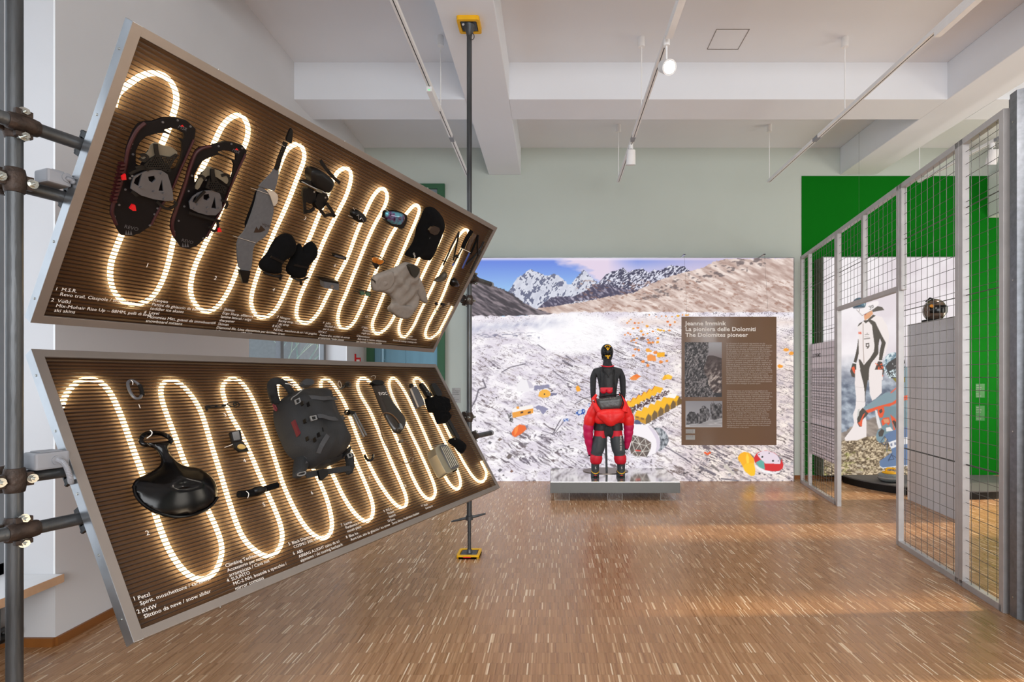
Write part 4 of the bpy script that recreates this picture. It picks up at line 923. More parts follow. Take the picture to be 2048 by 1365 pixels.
E = Ex(LO, 'nut_tool', 'black climbing nut tool with eyelets, hung level', 'climbing tool', cE([(1450,430)])[0])
E.slab('blade', cE([(1335,430),(1400,424),(1470,418),(1470,432),(1400,440),(1350,444),(1352,460),(1342,458)]), 0.02, 0.026, M_BLACK, [cE([(1370,430),(1400,428),(1400,435),(1370,437)]), cE([(1415,426),(1445,423),(1445,431),(1415,433)])])
E.rope('ring', cE([(1470,418),(1500,405),(1545,405),(1560,422),(1545,438),(1500,435)]), 0.003, M_BLACK, 0.028, 2, closed=True); E.rope('ring', cE([(1515,412),(1535,412),(1540,425),(1520,432)]), 0.003, M_BLACK, 0.034, 2, closed=True)
E = Ex(LO, 'compass', 'black sighting compass opened, mirror lid above gold dial', 'compass', cE([(1555,655)])[0])
E.slab('lid', cE([(1495,600),(1565,586),(1578,655),(1512,665)]), 0.02, 0.034, M_BLACK, bevel=0.002); E.slab('mirror', cE([(1508,603),(1552,593),(1562,648),(1520,655)]), 0.034, 0.036, mat('mirror_glass', (150, 155, 160), 0.05, 0.9))
E.slab('base', cE([(1512,668),(1580,658),(1620,722),(1560,726),(1528,700)]), 0.02, 0.034, M_BLACK, bevel=0.002); E.slab('dial', cE([(1545,685),(1570,675),(1595,690),(1600,705),(1570,712),(1548,702)]), 0.034, 0.04, mat('brass_dial', (196, 164, 96), 0.4, 0.4), rnd=1)
E.rope('hanging_wire', cE([(1460,700),(1490,690),(1530,672)]), 0.0014, M_TEXT, 0.03)
E = Ex(LO, 'headlamp', 'black headlamp with rolled elastic band', 'headlamp', cE([(1680,980)])[0])
E.rope('band', cE([(1552,1005),(1620,1000),(1660,985)]), 0.018, M_BLACKM, 0.035); E.rope('band', cE([(1720,972),(1770,955),(1803,945)]), 0.016, M_BLACKM, 0.035)
E.slab('lamp_body', cE([(1650,955),(1700,945),(1740,955),(1738,985),(1700,998),(1655,990)]), 0.02, 0.05, M_BLACK, puff=0.012, step=0.01, rim=0.015, rnd=1); E.rope('hanging_wire', cE([(1600,985),(1620,1000),(1610,1030)]), 0.0016, M_TEXT, 0.055)
# backpack
M_PACK = mat('charcoal_pack_fabric', (27, 28, 30), 0.72, var=0.12, scale=20, bump=0.3, bscale=220)
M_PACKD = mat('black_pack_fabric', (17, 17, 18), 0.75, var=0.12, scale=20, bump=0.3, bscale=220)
M_WEB = mat('grey_webbing', (56, 57, 60), 0.7, var=0.1)
M_BUCK = mat('grey_metal_buckle', (140, 141, 142), 0.4, 0.5)
E = Ex(LO, 'backpack', 'charcoal ski touring backpack with grey buckles', 'backpack', cK([(600,600)])[0])
E.slab('top_handle', cK([(415,110),(552,120),(548,190),(400,190)]), 0.02, 0.05, M_WEB, rnd=1)
E.slab('body', cK([(290,250),(345,215),(430,190),(560,180),(680,190),(750,210),(805,255),(815,340),(840,420),(880,520),(920,600),(965,700),(1010,790),(1045,870),(1040,930),(980,1000),(880,1060),(780,1090),(680,1110),(590,1080),(520,1010),(440,960),(370,880),(320,770),(270,650),(230,540),(215,400),(230,310)]), 0.012, 0.05, M_PACK, puff=0.15, rim=0.13, step=0.016, rnd=2,
       hfun=lambda x, y, d: 0.006*np.sin(x*30+y*22)*np.minimum(d/0.05, 1)+0.004*np.sin(x*70-y*30)*np.minimum(d/0.05, 1))
E.slab('base_panel', cK([(590,1080),(700,1090),(850,1065),(980,1000),(1048,900),(1052,960),(1010,1030),(900,1100),(760,1150),(660,1160),(600,1120)]), 0.012, 0.06, M_PACKD, puff=0.05, rim=0.05, step=0.016, rnd=1)
E.slab('side_panel', cK([(215,380),(250,300),(290,250),(300,330),(330,520),(420,760),(520,960),(600,1070),(560,1060),(470,990),(370,900),(280,720),(225,540)]), 0.03, 0.10, M_PACKD, puff=0.03, rim=0.03, step=0.016, rnd=1)
def band3(nm, f, pts, w, m, th=0.004, label=None):
    q = [(f([(p[0], p[1])])[0]+(p[2],)) for p in pts]; E.band(nm, q, w, m, th=th, label=label)
band3('compression_strap', cK, [(380,375,.15),(450,345,.185),(560,345,.205),(640,362,.212),(740,352,.205),(825,360,.15)], 0.026, M_WEB)
band3('compression_strap', cK, [(590,580,.206),(650,575,.214),(740,610,.214),(830,615,.205),(915,590,.15)], 0.026, M_WEB)
band3('ice_axe_loop', cK, [(595,1040,.17),(640,930,.205),(715,815,.212)], 0.026, M_WEB)
def ringb(f, pts, off, t=0.008, nm='buckle'):
    c = np.mean(pts, axis=0); inner = [tuple(c+(np.array(p)-c)*0.62) for p in pts]
    E.slab(nm, f(pts), off, off+t, M_BUCK, [f(inner)], bevel=0.001, label='grey metal buckle')
    E.slab('buckle_web', f([tuple(c+(np.array(p)-c)*0.45) for p in pts]), off-0.002, off+0.002, M_BLACK)
ringb(cK, [(308,372),(370,345),(388,400),(328,430)], 0.165); ringb(cK, [(500,575),(575,562),(592,615),(518,635)], 0.212); ringb(cK, [(960,1048),(1005,1022),(1030,1075),(985,1095)], 0.07)
for a in ((415,405),(492,415),(448,628),(478,845),(572,858),(620,795),(662,738)): E.slab('stitch_slot', cK([(a[0]-10, a[1]-24), (a[0]+2, a[1]-22), (a[0]+12, a[1]+24), (a[0], a[1]+22)]), 0.19, 0.212, M_BLACK)
E.slab('red_tab', cK([(290,630),(315,615),(335,660),(365,740),(385,780),(360,815),(335,740),(310,680)]), 0.12, 0.142, mat('dark_red_trim', (96, 22, 30), 0.6), label='dark red fabric tab')
band3('shoulder_strap', cK, [(265,300,.09),(220,230,.08),(160,165,.07),(80,140,.06),(10,165,.05),(0,240,.05),(20,330,.045),(60,430,.04)], 0.042, M_PACKD, 0.012)
band3('shoulder_strap', cK, [(40,190,.04),(60,330,.035),(100,430,.035),(150,530,.035),(205,640,.035),(230,720,.035),(290,840,.04),(350,930,.05)], 0.030, M_PACKD, 0.010)
band3('strap_end', cK, [(215,700,.03),(220,800,.03),(215,900,.03),(225,940,.03)], 0.035, M_PACKD, 0.01)
E.rope('release_handle', cK([(40,430),(52,480),(75,515),(85,490),(60,440)]), 0.005, mat('dark_red_trim', (96, 22, 30), 0.6), 0.06, label='dark red release handle'); E.slab('adjuster', cK([(5,320),(35,310),(50,400),(20,395)]), 0.06, 0.068, M_BLACK)
E.slab('hip_fin', cK([(380,880),(450,960),(560,1050),(560,1080),(500,1180),(450,1310),(340,1315),(330,1240),(350,1100),(360,960)]), 0.02, 0.04, M_PACK, puff=0.03, rim=0.03, step=0.016, rnd=1)
E.slab('hip_fin', cK([(960,1040),(1035,1000),(1070,1180),(1035,1290),(970,1260),(990,1150)]), 0.02, 0.04, M_PACKD, puff=0.02, rim=0.02, step=0.016, rnd=1)
band3('hip_belt', cK, [(440,1315,.05),(520,1300,.05),(620,1275,.05),(740,1265,.05),(860,1245,.05),(1000,1225,.05)], 0.034, M_PACK, 0.005)
E.slab('hip_buckle', cK([(600,1250),(660,1225),(730,1250),(720,1310),(660,1365),(625,1355)]), 0.052, 0.068, M_BLACK, bevel=0.002)
E.rope('hip_ladder_buckle', cK([(340,1290),(430,1260),(445,1285),(420,1310),(345,1318)]), 0.004, M_BUCK, 0.06, 1, closed=True)
E.txt('ABS', *cK([(455,1105)])[0], 0.03, 0.0735, M_PLATE, uv=(0.55, 0.85)); E.slab('logo_mark', cK([(440,1160),(455,1130),(470,1155)]), 0.07, 0.0735, M_PLATE)
E.rope('zip_pull', cK([(262,375),(275,345),(335,310),(420,230)]), 0.003, M_BUCK, 0.17, 1); E.rope('hanging_wire', cK([(190,170),(260,180),(300,215)]), 0.002, M_TEXT, 0.09, 1)
for p_ in ([(240,900,.03),(250,860,.03),(290,860,.03),(290,930,.03),(265,990,.03)], [(150,590,.03),(170,660,.03),(200,650,.03),(210,600,.03),(175,540,.03)]): E.rope('cord', [cK([(a, b)])[0]+(c,) for a, b, c in p_], 0.002, M_BLACK)
# right half of the lower case
E = Ex(LO, 'key_ring', 'small steel key ring with a whistle and clips', 'key ring', cK([(930,210)])[0])
E.rope('ring', cK([(850,150),(840,180),(870,225),(890,210),(880,160),(858,135)]), 0.002, M_BEIGE, 0.03, 2, closed=True); E.rope('swivel', cK([(850,245),(890,235),(930,195)]), 0.005, M_STEELD, 0.03)
E.rope('ring', cK([(930,170),(960,145),(1000,165),(1005,205),(975,215),(940,195)]), 0.003, M_STEELD, 0.03, 2, closed=True); E.slab('whistle', cK([(935,165),(975,160),(990,195),(950,205)]), 0.02, 0.045, M_BLACK)
E = Ex(LO, 'ice_screw', 'ice screw with black hanger and two steel tubes', 'ice screw', cK([(1060,650)])[0])
E.rope('hanger', cK([(925,530),(950,500),(990,505),(1000,535),(965,555),(935,550)]), 0.006, M_BLACK, 0.03, 2, closed=True); E.slab('head', cK([(985,500),(1060,520),(1050,545),(1000,545)]), 0.02, 0.05, M_BLACK)
E.rope('screw_tube', cK([(1025,545),(1165,835)]), 0.007, M_ALU, 0.035, 0); E.rope('screw_tube', cK([(1050,535),(1198,815)]), 0.006, M_STEEL, 0.045, 0)
E = Ex(LO, 'mouthguard', 'small dark curved mouthguard', 'mouthguard', cK([(1235,1090)])[0])
E.rope('arch', cK([(1175,1060),(1195,1110),(1240,1135),(1275,1110),(1280,1055)]), 0.008, M_GLOSSB, 0.03)
M_BAG = mat('smoky_translucent_bladder', (40, 34, 28), 0.25, var=0.2)
E = Ex(LO, 'hydration_bladder', 'smoky hydration bladder with a coiled brown drinking hose', 'hydration bladder', cL([(250,450)])[0])
E.slab('bag', cL([(35,165),(185,160),(215,260),(265,360),(330,450),(430,570),(460,640),(450,710),(410,770),(330,775),(290,720),(230,620),(160,480),(105,340),(70,240)]), 0.015, 0.022, M_BAG, puff=0.025, rim=0.03, step=0.014, rnd=1)
E.slab('slide_closure', cL([(18,140),(90,118),(180,145),(175,180),(90,190),(30,165)]), 0.02, 0.05, M_BLACK, rnd=1); E.txt('EVOC', *cL([(118,315)])[0], 0.034, 0.049, M_TEXT)
M_HOSE = mat('brown_rubber_hose', (96, 66, 38), 0.35, var=0.1)
E.rope('hose', cL([(370,670),(330,610),(260,545),(190,530),(135,560),(120,640),(135,780),(190,920),(260,1030),(340,1110),(420,1160),(480,1160),(525,1110),(530,1020),(500,950),(440,900),(395,880)]), 0.0045, M_HOSE, 0.05)
E.slab('outlet', cL([(365,660),(390,670),(412,715),(400,740),(375,715)]), 0.045, 0.06, M_ALU, rnd=1); E.slab('bite_valve', cL(disc((395,880), 20, 12)), 0.04, 0.06, M_TAN)
E.rope('tie_loop', cL([(480,1110),(505,1085),(540,1100),(530,1140),(500,1150)]), 0.0018, M_BEIGE, 0.05, 2, closed=True); E.rope('hanging_hook', cL([(10,90),(40,70),(75,80),(60,110)]), 0.002, M_BEIGE, 0.03)
E = Ex(LO, 'pocket_flask', 'flat grey pocket flask with black loop', 'flask', cL([(600,320)])[0])
E.slab('body', cL([(505,235),(550,205),(590,210),(690,430),(655,440),(605,470),(590,460)]), 0.015, 0.045, M_PLATE, rnd=1, bevel=0.002); E.slab('loop', cL([(495,175),(520,168),(548,205),(508,222)]), 0.02, 0.035, M_BLACK, [cL(disc((514,188), 7, 8))], rnd=1)
E.slab('edge', cL([(500,240),(515,232),(608,462),(596,466)]), 0.045, 0.05, M_BEIGE, label='pale polished edge')
E = Ex(LO, 'avalanche_shovel_bag', 'crumpled black gear bag hanging with long handles', 'bag', cL([(880,420)])[0])
E.slab('handle', cL([(625,165),(660,160),(740,270),(790,320),(730,335),(690,270)]), 0.03, 0.06, M_BLACK, rnd=1, bevel=0.002); E.slab('handle', cL([(755,175),(810,160),(850,210),(905,300),(880,330),(830,330),(790,240)]), 0.03, 0.06, M_BLACK, rnd=1, bevel=0.002)
E.slab('bag_body', cL([(730,330),(830,310),(880,320),(970,340),(985,400),(1010,450),(1015,500),(960,530),(1030,560),(1020,600),(990,630),(890,640),(860,570),(840,500),(780,490),(745,400)]), 0.02, 0.03, M_BLACKM, puff=0.07, rim=0.05, step=0.016, hfun=lambda x, y, d: 0.014*np.sin(x*90)*np.sin(y*80)*np.minimum(d/0.03, 1))
E.band('strap', cL([(960,620),(1000,690),(1050,780),(1090,860)]), 0.05, M_BLACK, 0.03, 0.01); E.band('strap', cL([(940,650),(990,750),(1040,820)]), 0.03, mat('dark_olive_strap', (38, 36, 26), 0.6), 0.028, 0.008)
E.slab('pouch', cL([(1000,860),(1030,825),(1090,840),(1150,880),(1200,930),(1210,970),(1185,1020),(1140,1010),(1080,930),(1020,890)]), 0.02, 0.03, M_BLACKM, puff=0.04, rim=0.04, step=0.014, rnd=1); E.rivets('snap', cL([(705,272),(735,282),(1052,862)]), 0.005, M_ALU, 0.065)
M_TIN = mat('brushed_tin', (176, 168, 148), 0.35, 0.7, var=0.05)
E = Ex(LO, 'lunch_box', 'silver ribbed metal lunch box with latches', 'lunch box', cL([(960,1100)])[0])
E.slab('box', cL([(795,985),(850,930),(900,915),(985,940),(1110,1170),(1108,1215),(1060,1240),(1000,1275),(960,1290),(930,1260)]), 0.012, 0.10, M_TIN, rnd=1, bevel=0.004)
E.slab('lid', cL([(865,945),(905,925),(975,940),(1100,1180),(1095,1210),(1045,1235),(1010,1225)]), 0.10, 0.112, M_PLATE, rnd=1, bevel=0.003)
for i in range(5):
    a = 885+i*20; E.rope('rib', cL([(a, 958-i*3), (a+125, 1215-i*8)]), 0.004, M_TIN, 0.114, 0)
E.slab('latch', cL([(1060,1240),(1085,1230),(1082,1250),(1062,1258)]), 0.06, 0.09, M_BLACK); E.slab('latch', cL([(890,912),(925,910),(920,925),(892,925)]), 0.06, 0.09, M_BLACK); E.rope('wire_bail', cL([(760,965),(800,945),(845,935)]), 0.002, M_BEIGE, 0.04)
E.rope('bail', cL([(940,1275),(1000,1290),(1060,1250)]), 0.0025, M_TIN, 0.05)
# ------------------------------------------------------------ printed pictures (pigment computed point by point)
_tab = np.random.default_rng(3).random((256, 256))
def vn(x, y, s=0):
    xi = np.floor(x).astype(int); yi = np.floor(y).astype(int); fx = x-xi; fy = y-yi
    fx = fx*fx*(3-2*fx); fy = fy*fy*(3-2*fy); o = s*37
    g = lambda a, b: _tab[(a+o) % 256, (b+o*3) % 256]
    return (g(xi, yi)*(1-fx)+g(xi+1, yi)*fx)*(1-fy)+(g(xi, yi+1)*(1-fx)+g(xi+1, yi+1)*fx)*fy
def fbm(x, y, n=4, s=0, g=0.5):
    t = 0; a = 1; w = 0
    for i in range(n): t = t+a*vn(x*2**i+i*17, y*2**i+i*9, s+i); w += a; a *= g
    return t/w
def mixc(img, mask, col):
    m = np.clip(mask, 0, 1)[..., None]; img[...] = img*(1-m)+np.asarray(col, float)*m
def ramp(t, a, b): return np.asarray(a, float)*(1-t[..., None])+np.asarray(b, float)*t[..., None]
def srgb2lin(i):
    i = np.clip(i/255, 0, 1); return np.where(i <= 0.04045, i/12.92, ((i+0.055)/1.055)**2.4)
class Cv:
    def __init__(s, x0, x1, y0, y1, st=1.0):
        s.W = int((x1-x0)/st)+1; s.H = int((y1-y0)/st)+1
        s.X, s.Y = np.meshgrid(np.linspace(x0, x1, s.W), np.linspace(y0, y1, s.H)); s.img = np.zeros((s.H, s.W, 3))
    def poly(s, P, col, wob=0.0, a=1.0):
        xs = [p[0] for p in P]; ys = [p[1] for p in P]
        X, Y = s.X, s.Y
        j0, j1 = np.searchsorted(s.Y[:, 0], [min(ys)-3, max(ys)+3]); i0, i1 = np.searchsorted(s.X[0], [min(xs)-3, max(xs)+3])
        if j1 <= j0 or i1 <= i0: return
        xx = X[j0:j1, i0:i1]; yy = Y[j0:j1, i0:i1]
        if wob: xx = xx+wob*(vn(xx/3, yy/3, 5)-.5)*2; yy = yy+wob*(vn(xx/3, yy/3, 9)-.5)*2
        m = np.zeros(xx.shape)
        for dx, dy in ((-.25, -.25), (.25, -.25), (-.25, .25), (.25, .25)): m += inpoly(P, xx+dx, yy+dy)*0.25
        c = col[j0:j1, i0:i1] if isinstance(col, np.ndarray) and col.ndim == 3 else np.asarray(col, float)
        v = s.img[j0:j1, i0:i1]; m = (m*a)[..., None]; v[...] = v*(1-m)+c*m
    def line(s, P, w, col, a=1.0):
        X, Y = s.X, s.Y
        d = np.full(X.shape, 1e9)
        for (x0, y0), (x1, y1) in zip(P[:-1], P[1:]):
            dx, dy = x1-x0, y1-y0; t = np.clip(((X-x0)*dx+(Y-y0)*dy)/(dx*dx+dy*dy+1e-9), 0, 1); d = np.minimum(d, np.hypot(X-x0-t*dx, Y-y0-t*dy))
        mixc(s.img, np.clip(w/2+0.5-d, 0, 1)*a, col)
c4 = S_(940, 510, 5.12); c9 = S_(900, 480, 2.7306); cG = S_(940, 700, 5.054); cR = S_(1200, 620, 5.689); cQ = S_(1380, 900, 9.309); cZ = S_(1250, 780, 8.531); cT = S_(1100, 680, 7.583)

def paint_glacier():
    C = Cv(938, 1587, 516.5, 963); X, Y = C.X, C.Y; I = C.img
    # sky
    I[...] = ramp(np.clip((Y-520)/75, 0, 1), (96, 128, 220), (160, 205, 240))
    cl = np.clip((X-1110-(Y-520)*1.9-30*(fbm(X/40, Y/12, 4, 2)-.5)*2)/30, 0, 1)*np.clip(1-(Y-560)/45*np.clip((1215-X)/60, -1, 1), 0, 1)
    mixc(I, cl, (224, 208, 228)); mixc(I, np.clip(1-(Y-518)/5, 0, 1)*0.8, (235, 225, 240)); mixc(I, np.clip((X-1240)/150, 0, 1)*.6, (214, 196, 216))
    # distant snow peaks
    rock = fbm((X+Y*0.5)/7, (Y-X*0.3)/13, 5, 4); r2 = fbm((X-Y*.7)/5, Y/9, 4, 8)
    r3 = fbm((X+Y*.7)/2.6, (Y-X*.2)/5, 3, 19); snow = np.where((rock*.4+r2*.3+r3*.3)[..., None] > 0.53, np.array((74, 80, 112.)), np.array((232, 234, 246.)))
    snow = snow*0.75+ramp(rock, (60, 66, 96), (255, 255, 255))*0.25
    C.poly(c4([(395,375),(440,300),(480,240),(520,215),(540,205),(575,165),(620,148),(660,165),(720,188),(780,215),(800,215),(855,192),(900,208),(950,248),(1000,300),(1030,302),(1080,245),(1130,190),(1165,152),(1200,180),(1250,240),(1300,278),(1300,520),(560,560)]), snow, 1.2)
    d2 = ramp(np.clip((fbm((X+Y)/2.6, (Y-X*.5)/4, 4, 12)-.46)*7, 0, 1), (56, 56, 84), (222, 222, 236))
    C.poly(c4([(1290,300),(1340,270),(1380,210),(1420,190),(1480,165),(1520,150),(1570,132),(1620,178),(1700,150),(1770,142),(1830,190),(1880,156),(1950,160),(2040,112),(2200,120),(2250,170),(2250,420),(1200,500)]), d2, 1.5)
    C.poly(c4([(700,540),(760,490),(830,440),(900,424),(1050,430),(1180,370),(1290,300),(1400,300),(1500,330),(1700,360),(1850,340),(1700,390),(1500,415),(1300,450),(1100,475),(960,515),(800,540)]), ramp(np.clip((fbm((X-Y)/3, (X+Y)/10, 4, 3)-.5)*4, 0, 1), (66, 62, 88), (178, 172, 190)), 1.2)
    # tan slope on the right
    tn = fbm((X*.8+Y*.9)/22, (Y*.9-X*.45)/5, 5, 6); tan = ramp(np.clip((tn-.25)*2, 0, 1), (176, 148, 138), (238, 222, 214))
    C.poly(c9([(480,372),(700,345),(860,310),(1000,290),(1100,240),(1200,200),(1300,175),(1380,150),(1440,120),(1500,104),(1900,100),(1900,460),(480,460)]), tan, 1.5)
    dk = fbm(X/9, Y/4, 4, 9)-.012*np.abs(Y-(600-(X-1280)*.36))
    mixc(I, np.clip((dk-.47)*9, 0, 1)*(X > 1270)*(Y < 600)*.75*(Y > 600-(X-1130)*.27-20), (92, 80, 82))
    mixc(I, np.clip((fbm((X+Y)/10, (Y-X*.4)/3, 4, 14)-.60)*9, 0, 1)*(X > 1150)*(Y > 560)*(Y < 640)*.6, (150, 108, 92))
    # dark moraine on the left
    mo = fbm((X*.6-Y*1.0)/4, (X*.8+Y)/22, 4, 7); mor = ramp(np.clip((mo-.35)*3, 0, 1), (56, 50, 58), (138, 126, 132))
    C.poly(c9([(60,262),(110,245),(150,232),(200,226),(240,252),(290,270),(335,292),(400,340),(440,362),(490,385),(560,402),(500,412),(300,418),(60,430)]), mor, 1.5)
    # ground: snow with stones
    wx = X+7*(fbm(X/18, Y/14, 3, 90)-.5)*2; wy = Y+5*(fbm(X/22, Y/12, 3, 93)-.5)*2; low = np.clip((Y-640)/320, 0, 1); k = 1/(0.75+0.6*low)
    g = fbm(wx/26, wy/11, 5, 20, .6); big = fbm(X/75, Y/38, 4, 30)
    st = fbm((wx*.92+wy*.38)*k/4.6, (wy*.92-wx*.38)*k/1.9, 3, 22, .62); s2 = fbm((wx-wy*.5)*k/2.4, (wy+wx*.25)*k/1.3, 2, 27); rid = 1-np.abs(fbm(wx/34, wy/13, 4, 48, .55)-.5)*14
    gr = ramp(np.clip((g-.32)*2.4, 0, 1), (222, 214, 226), (255, 251, 253)); warm = np.clip((X-1290)/120, 0, 1)*np.clip((Y-640)/60, 0, 1)
    gr = gr*(1-.06*warm[..., None]*np.array((0, .6, 1.4)))
    dens = 0.67-0.07*low-0.20*(big-.5)*1.6-0.03*(X > 1260); mk = np.clip((st-dens)*8, 0, 1)*0.88; mk = np.maximum(mk, np.clip((s2-dens-.10)*9, 0, 1)*.7)
    mk = np.maximum(mk, np.clip(rid, 0, 1)*np.clip((st-.42)*5, 0, 1)*.55*(Y > 665))
    dc = ramp(np.clip(fbm(X/30, Y/20, 2, 55)*1.2-.1, 0, 1), (84, 76, 92), (104, 86, 80)); gr = gr*(1-mk[..., None])+dc*mk[..., None]
    f2 = fbm((wx+wy*.5)/12, (wy-wx*.45)/5, 4, 44); m3 = np.clip((f2-.64)*7, 0, 1)*.4*(Y > 690); gr = gr*(1-m3[..., None])+np.array((132, 124, 142.))*m3[..., None]
    top = 632-8*np.clip((X-1040)/120, 0, 1)+3*(vn(X/9, Y*0, 3)-.5)
    msk = np.clip(Y-top, 0, 1); I[...] = I*(1-msk[..., None])+gr*msk[..., None]
    mixc(I, msk*np.clip(1-np.abs(Y-645)/14, 0, 1)*np.clip((X-1225)/40, 0, 1)*.8, (236, 218, 210))
    # bright glacier and its blue grey ice ridge
    gm = np.clip(1-((X-1150)/105)**2-((Y-668)/46)**2, 0, 1); mixc(I, np.clip(gm*2.5, 0, 1)*.85, (254, 252, 254))
    ice = np.clip(1-np.abs(Y-(658-(X-940)*.07+5*(vn(X/14, Y*0, 8)-.5)))/15, 0, 1)*np.clip((1150-X)/60, 0, 1); ic = ramp(np.clip(fbm((X+Y*.6)/8, Y/10, 4, 33), 0, 1), (150, 152, 180), (250, 248, 252))
    I[...] = I*(1-(ice*.85)[..., None])+ic*(ice*.85)[..., None]
    mixc(I, np.clip((fbm(X/10, Y/3, 4, 35)-.56)*8, 0, 1)*np.clip(1-np.abs(Y-672)/9, 0, 1)*(X < 1080)*.8, (100, 100, 126))
    for P, w in (([(940,820),(952,800),(958,780),(972,775),(966,760)], 3), ([(1003,745),(1020,735),(1050,728)], 2), ([(1105,742),(1130,760),(1165,775)], 1.8), ([(1150,808),(1166,798),(1185,793)], 1.5), ([(1105,870),(1118,845),(1122,840)], 2),
                 ([(1330,805),(1362,795),(1375,790)], 3), ([(1300,880),(1340,900),(1380,925)], 2.5), ([(1400,935),(1430,950)], 5), ([(1442,958),(1475,962)], 3), ([(1086,862),(1108,870),(1130,840)], 1.5), ([(1131,712),(1150,724)], 2.5), ([(1075,690),(1090,700)], 2), ([(1126,722),(1145,733)], 4)):
        C.line([(a+random.uniform(-1, 1), b) for a, b in P], w, (92, 86, 98), .8)
    rs = np.random.default_rng(11)
    def blob(x, y, r, col, k=7, sq=.7):
        C.poly([(x+r*math.cos(a)*rs.uniform(.75, 1.2), y+r*sq*math.sin(a)*rs.uniform(.75, 1.2)) for a in np.linspace(0, 6.28, k, endpoint=False)], col)
    for _ in range(500):
        y = rs.uniform(700, 962); x = rs.uniform(940, 1586); r = rs.uniform(.7, 2.0)*(.7+(y-700)/300)
        if fbm(np.array(x/40.), np.array(y/30.), 3, 51) > .5: blob(x, y, r, rs.choice([70, 96, 130])+np.array((4., -2, 4)))
    for _ in range(70): blob(rs.uniform(1390, 1585), rs.uniform(915, 962), rs.uniform(1.5, 4), rs.choice([110, 150, 190])+np.array((4., -4, 0)))
    # the field of orange tents
    ora = [(238, 140, 60), (244, 168, 60), (226, 112, 40), (240, 150, 70), (244, 184, 60)]
    for x, y, r, k in ((310,150,4,0),(395,150,5,2),(440,150,4,3),(535,185,7,1),(480,140,3,0),(770,135,6,2),(800,172,6,2),(850,140,5,3),(885,70,7,4),(430,205,6,0),(380,215,5,1),(320,265,5,0),(345,280,4,0),(285,285,4,0),(470,245,6,1),(540,270,5,1),(600,245,5,0),(660,225,6,4),(690,232,7,4),(725,238,5,4),(790,235,5,3),(490,285,6,0),(420,325,4,1),(545,340,6,0),(560,375,8,0),(600,372,6,0),(655,368,7,1),(660,325,6,0),(385,345,5,0),(355,355,4,3),(410,375,4,0),(400,450,6,0),(440,462,6,0),(545,460,10,1),(630,485,10,0),(570,470,7,1),(490,588,8,0),(545,634,8,0),(692,594,9,0),(760,585,7,3),(380,522,7,0),(980,62,5,1),(1000,60,4,1),(940,60,4,3),(820,80,4,3),(750,75,4,3),(700,72,3,3),(640,80,3,3),(560,60,3,3),(330,130,3,3),(350,110,3,1)):
        q = cR([(x, y)])[0]; blob(q[0], q[1], r/5.689*2.5+.5, ora[k], 6, .75); blob(q[0]+r*.2, q[1]+r/5.689*.9, r/5.689, (150, 92, 60), 5, .3)
    C.poly(cR([(648,488),(735,484),(742,535),(650,540)]), (246, 176, 22)); C.poly(cR([(535,520),(580,505),(632,530),(640,585),(540,580)]), (240, 150, 72)); blob(*cR([(750,520)])[0], 3, (90, 90, 110)); blob(*cR([(482,322)])[0], 6, (120, 100, 96), 6, .6)
    for P in ([(335,780),(375,750),(420,732),(465,760),(440,775),(412,800),(360,802)],): C.poly(cR(P), (238, 140, 62)); C.poly(cR([(380,750),(420,732),(465,760),(420,775)]), (240, 120, 40))
    C.poly(cR([(705,790),(735,745),(780,735),(825,760),(810,795),(760,790),(720,802)]), (246, 178, 34)); C.poly(cR([(745,750),(780,737),(820,758),(800,790),(768,790)]), (250, 200, 60))
    # yellow house tents in two rows
    Y1, Y2, Y3 = (248, 186, 28), (206, 148, 34), (116, 92, 58)
    for k in range(6):
        ox, oy = 290+k*61, 1075-k*33
        C.poly(cR([(ox-6, oy+8), (ox+25, oy-42), (ox+125, oy-20), (ox+92, oy+42)]), Y1); C.line(cR([(ox-6, oy+8), (ox+25, oy-42)]), 1, (190, 70, 20))
        if k == 0: C.poly(cR([(ox+92, oy+42), (ox+92, oy+110), (ox+30, oy+80), (ox, oy+30)]), (90, 82, 66))
    for _ in range(260):
        t = rs.uniform(0, 1); q = cR([(385+t*380+rs.uniform(-30, 30), 1130-t*190+rs.uniform(-26, 26))])[0]; C.poly([(q[0]-1, q[1]-1), (q[0]+1, q[1]-1), (q[0]+1, q[1]+1), (q[0]-1, q[1]+1)], [(60, 34, 34), (80, 40, 40), (60, 34, 34), (235, 225, 225)][rs.integers(4)])
    for k in range(5, -1, -1):
        ox, oy = 395+k*75, 1180-k*38; s = 1-k*.03
        C.poly(cR([(ox+125*s, oy+125*s), (ox+125*s, oy+60*s), (ox+155*s, oy+0*s), (ox+190*s, oy+40*s), (ox+188*s, oy+95*s)]), Y3)
        C.poly(cR([(ox, oy+28), (ox+125*s, oy+60*s), (ox+125*s, oy+125*s), (ox+4, oy+72)]), Y2)
        C.poly(cR([(ox-4, oy+26), (ox+28, oy-38), (ox+155*s, oy-4), (ox+123*s, oy+62*s)]), Y1)
    C.poly(cR([(408,1210),(440,1216),(440,1236),(408,1228)]), (140, 100, 40)); C.poly(cR([(465,1225),(500,1232),(500,1256),(465,1248)]), (140, 100, 40))
    C.poly(cR([(745,985),(790,955),(880,960),(850,1010),(790,1000)]), (250, 246, 240))
    C.poly(cR([(385,1295),(395,1262),(425,1250),(455,1268),(475,1305),(430,1312)]), (84, 92, 124))
    # geodesic dome and the boulder behind it
    C.poly(cZ([(485,660),(550,645),(620,660),(690,720),(735,800),(745,880),(720,940),(650,1010),(590,1050),(560,1040),(600,950),(595,820),(560,720)]), ramp(np.clip((fbm(X/3, Y/5, 4, 60)-.3)*2.4, 0, 1), (60, 66, 74), (190, 194, 200)))
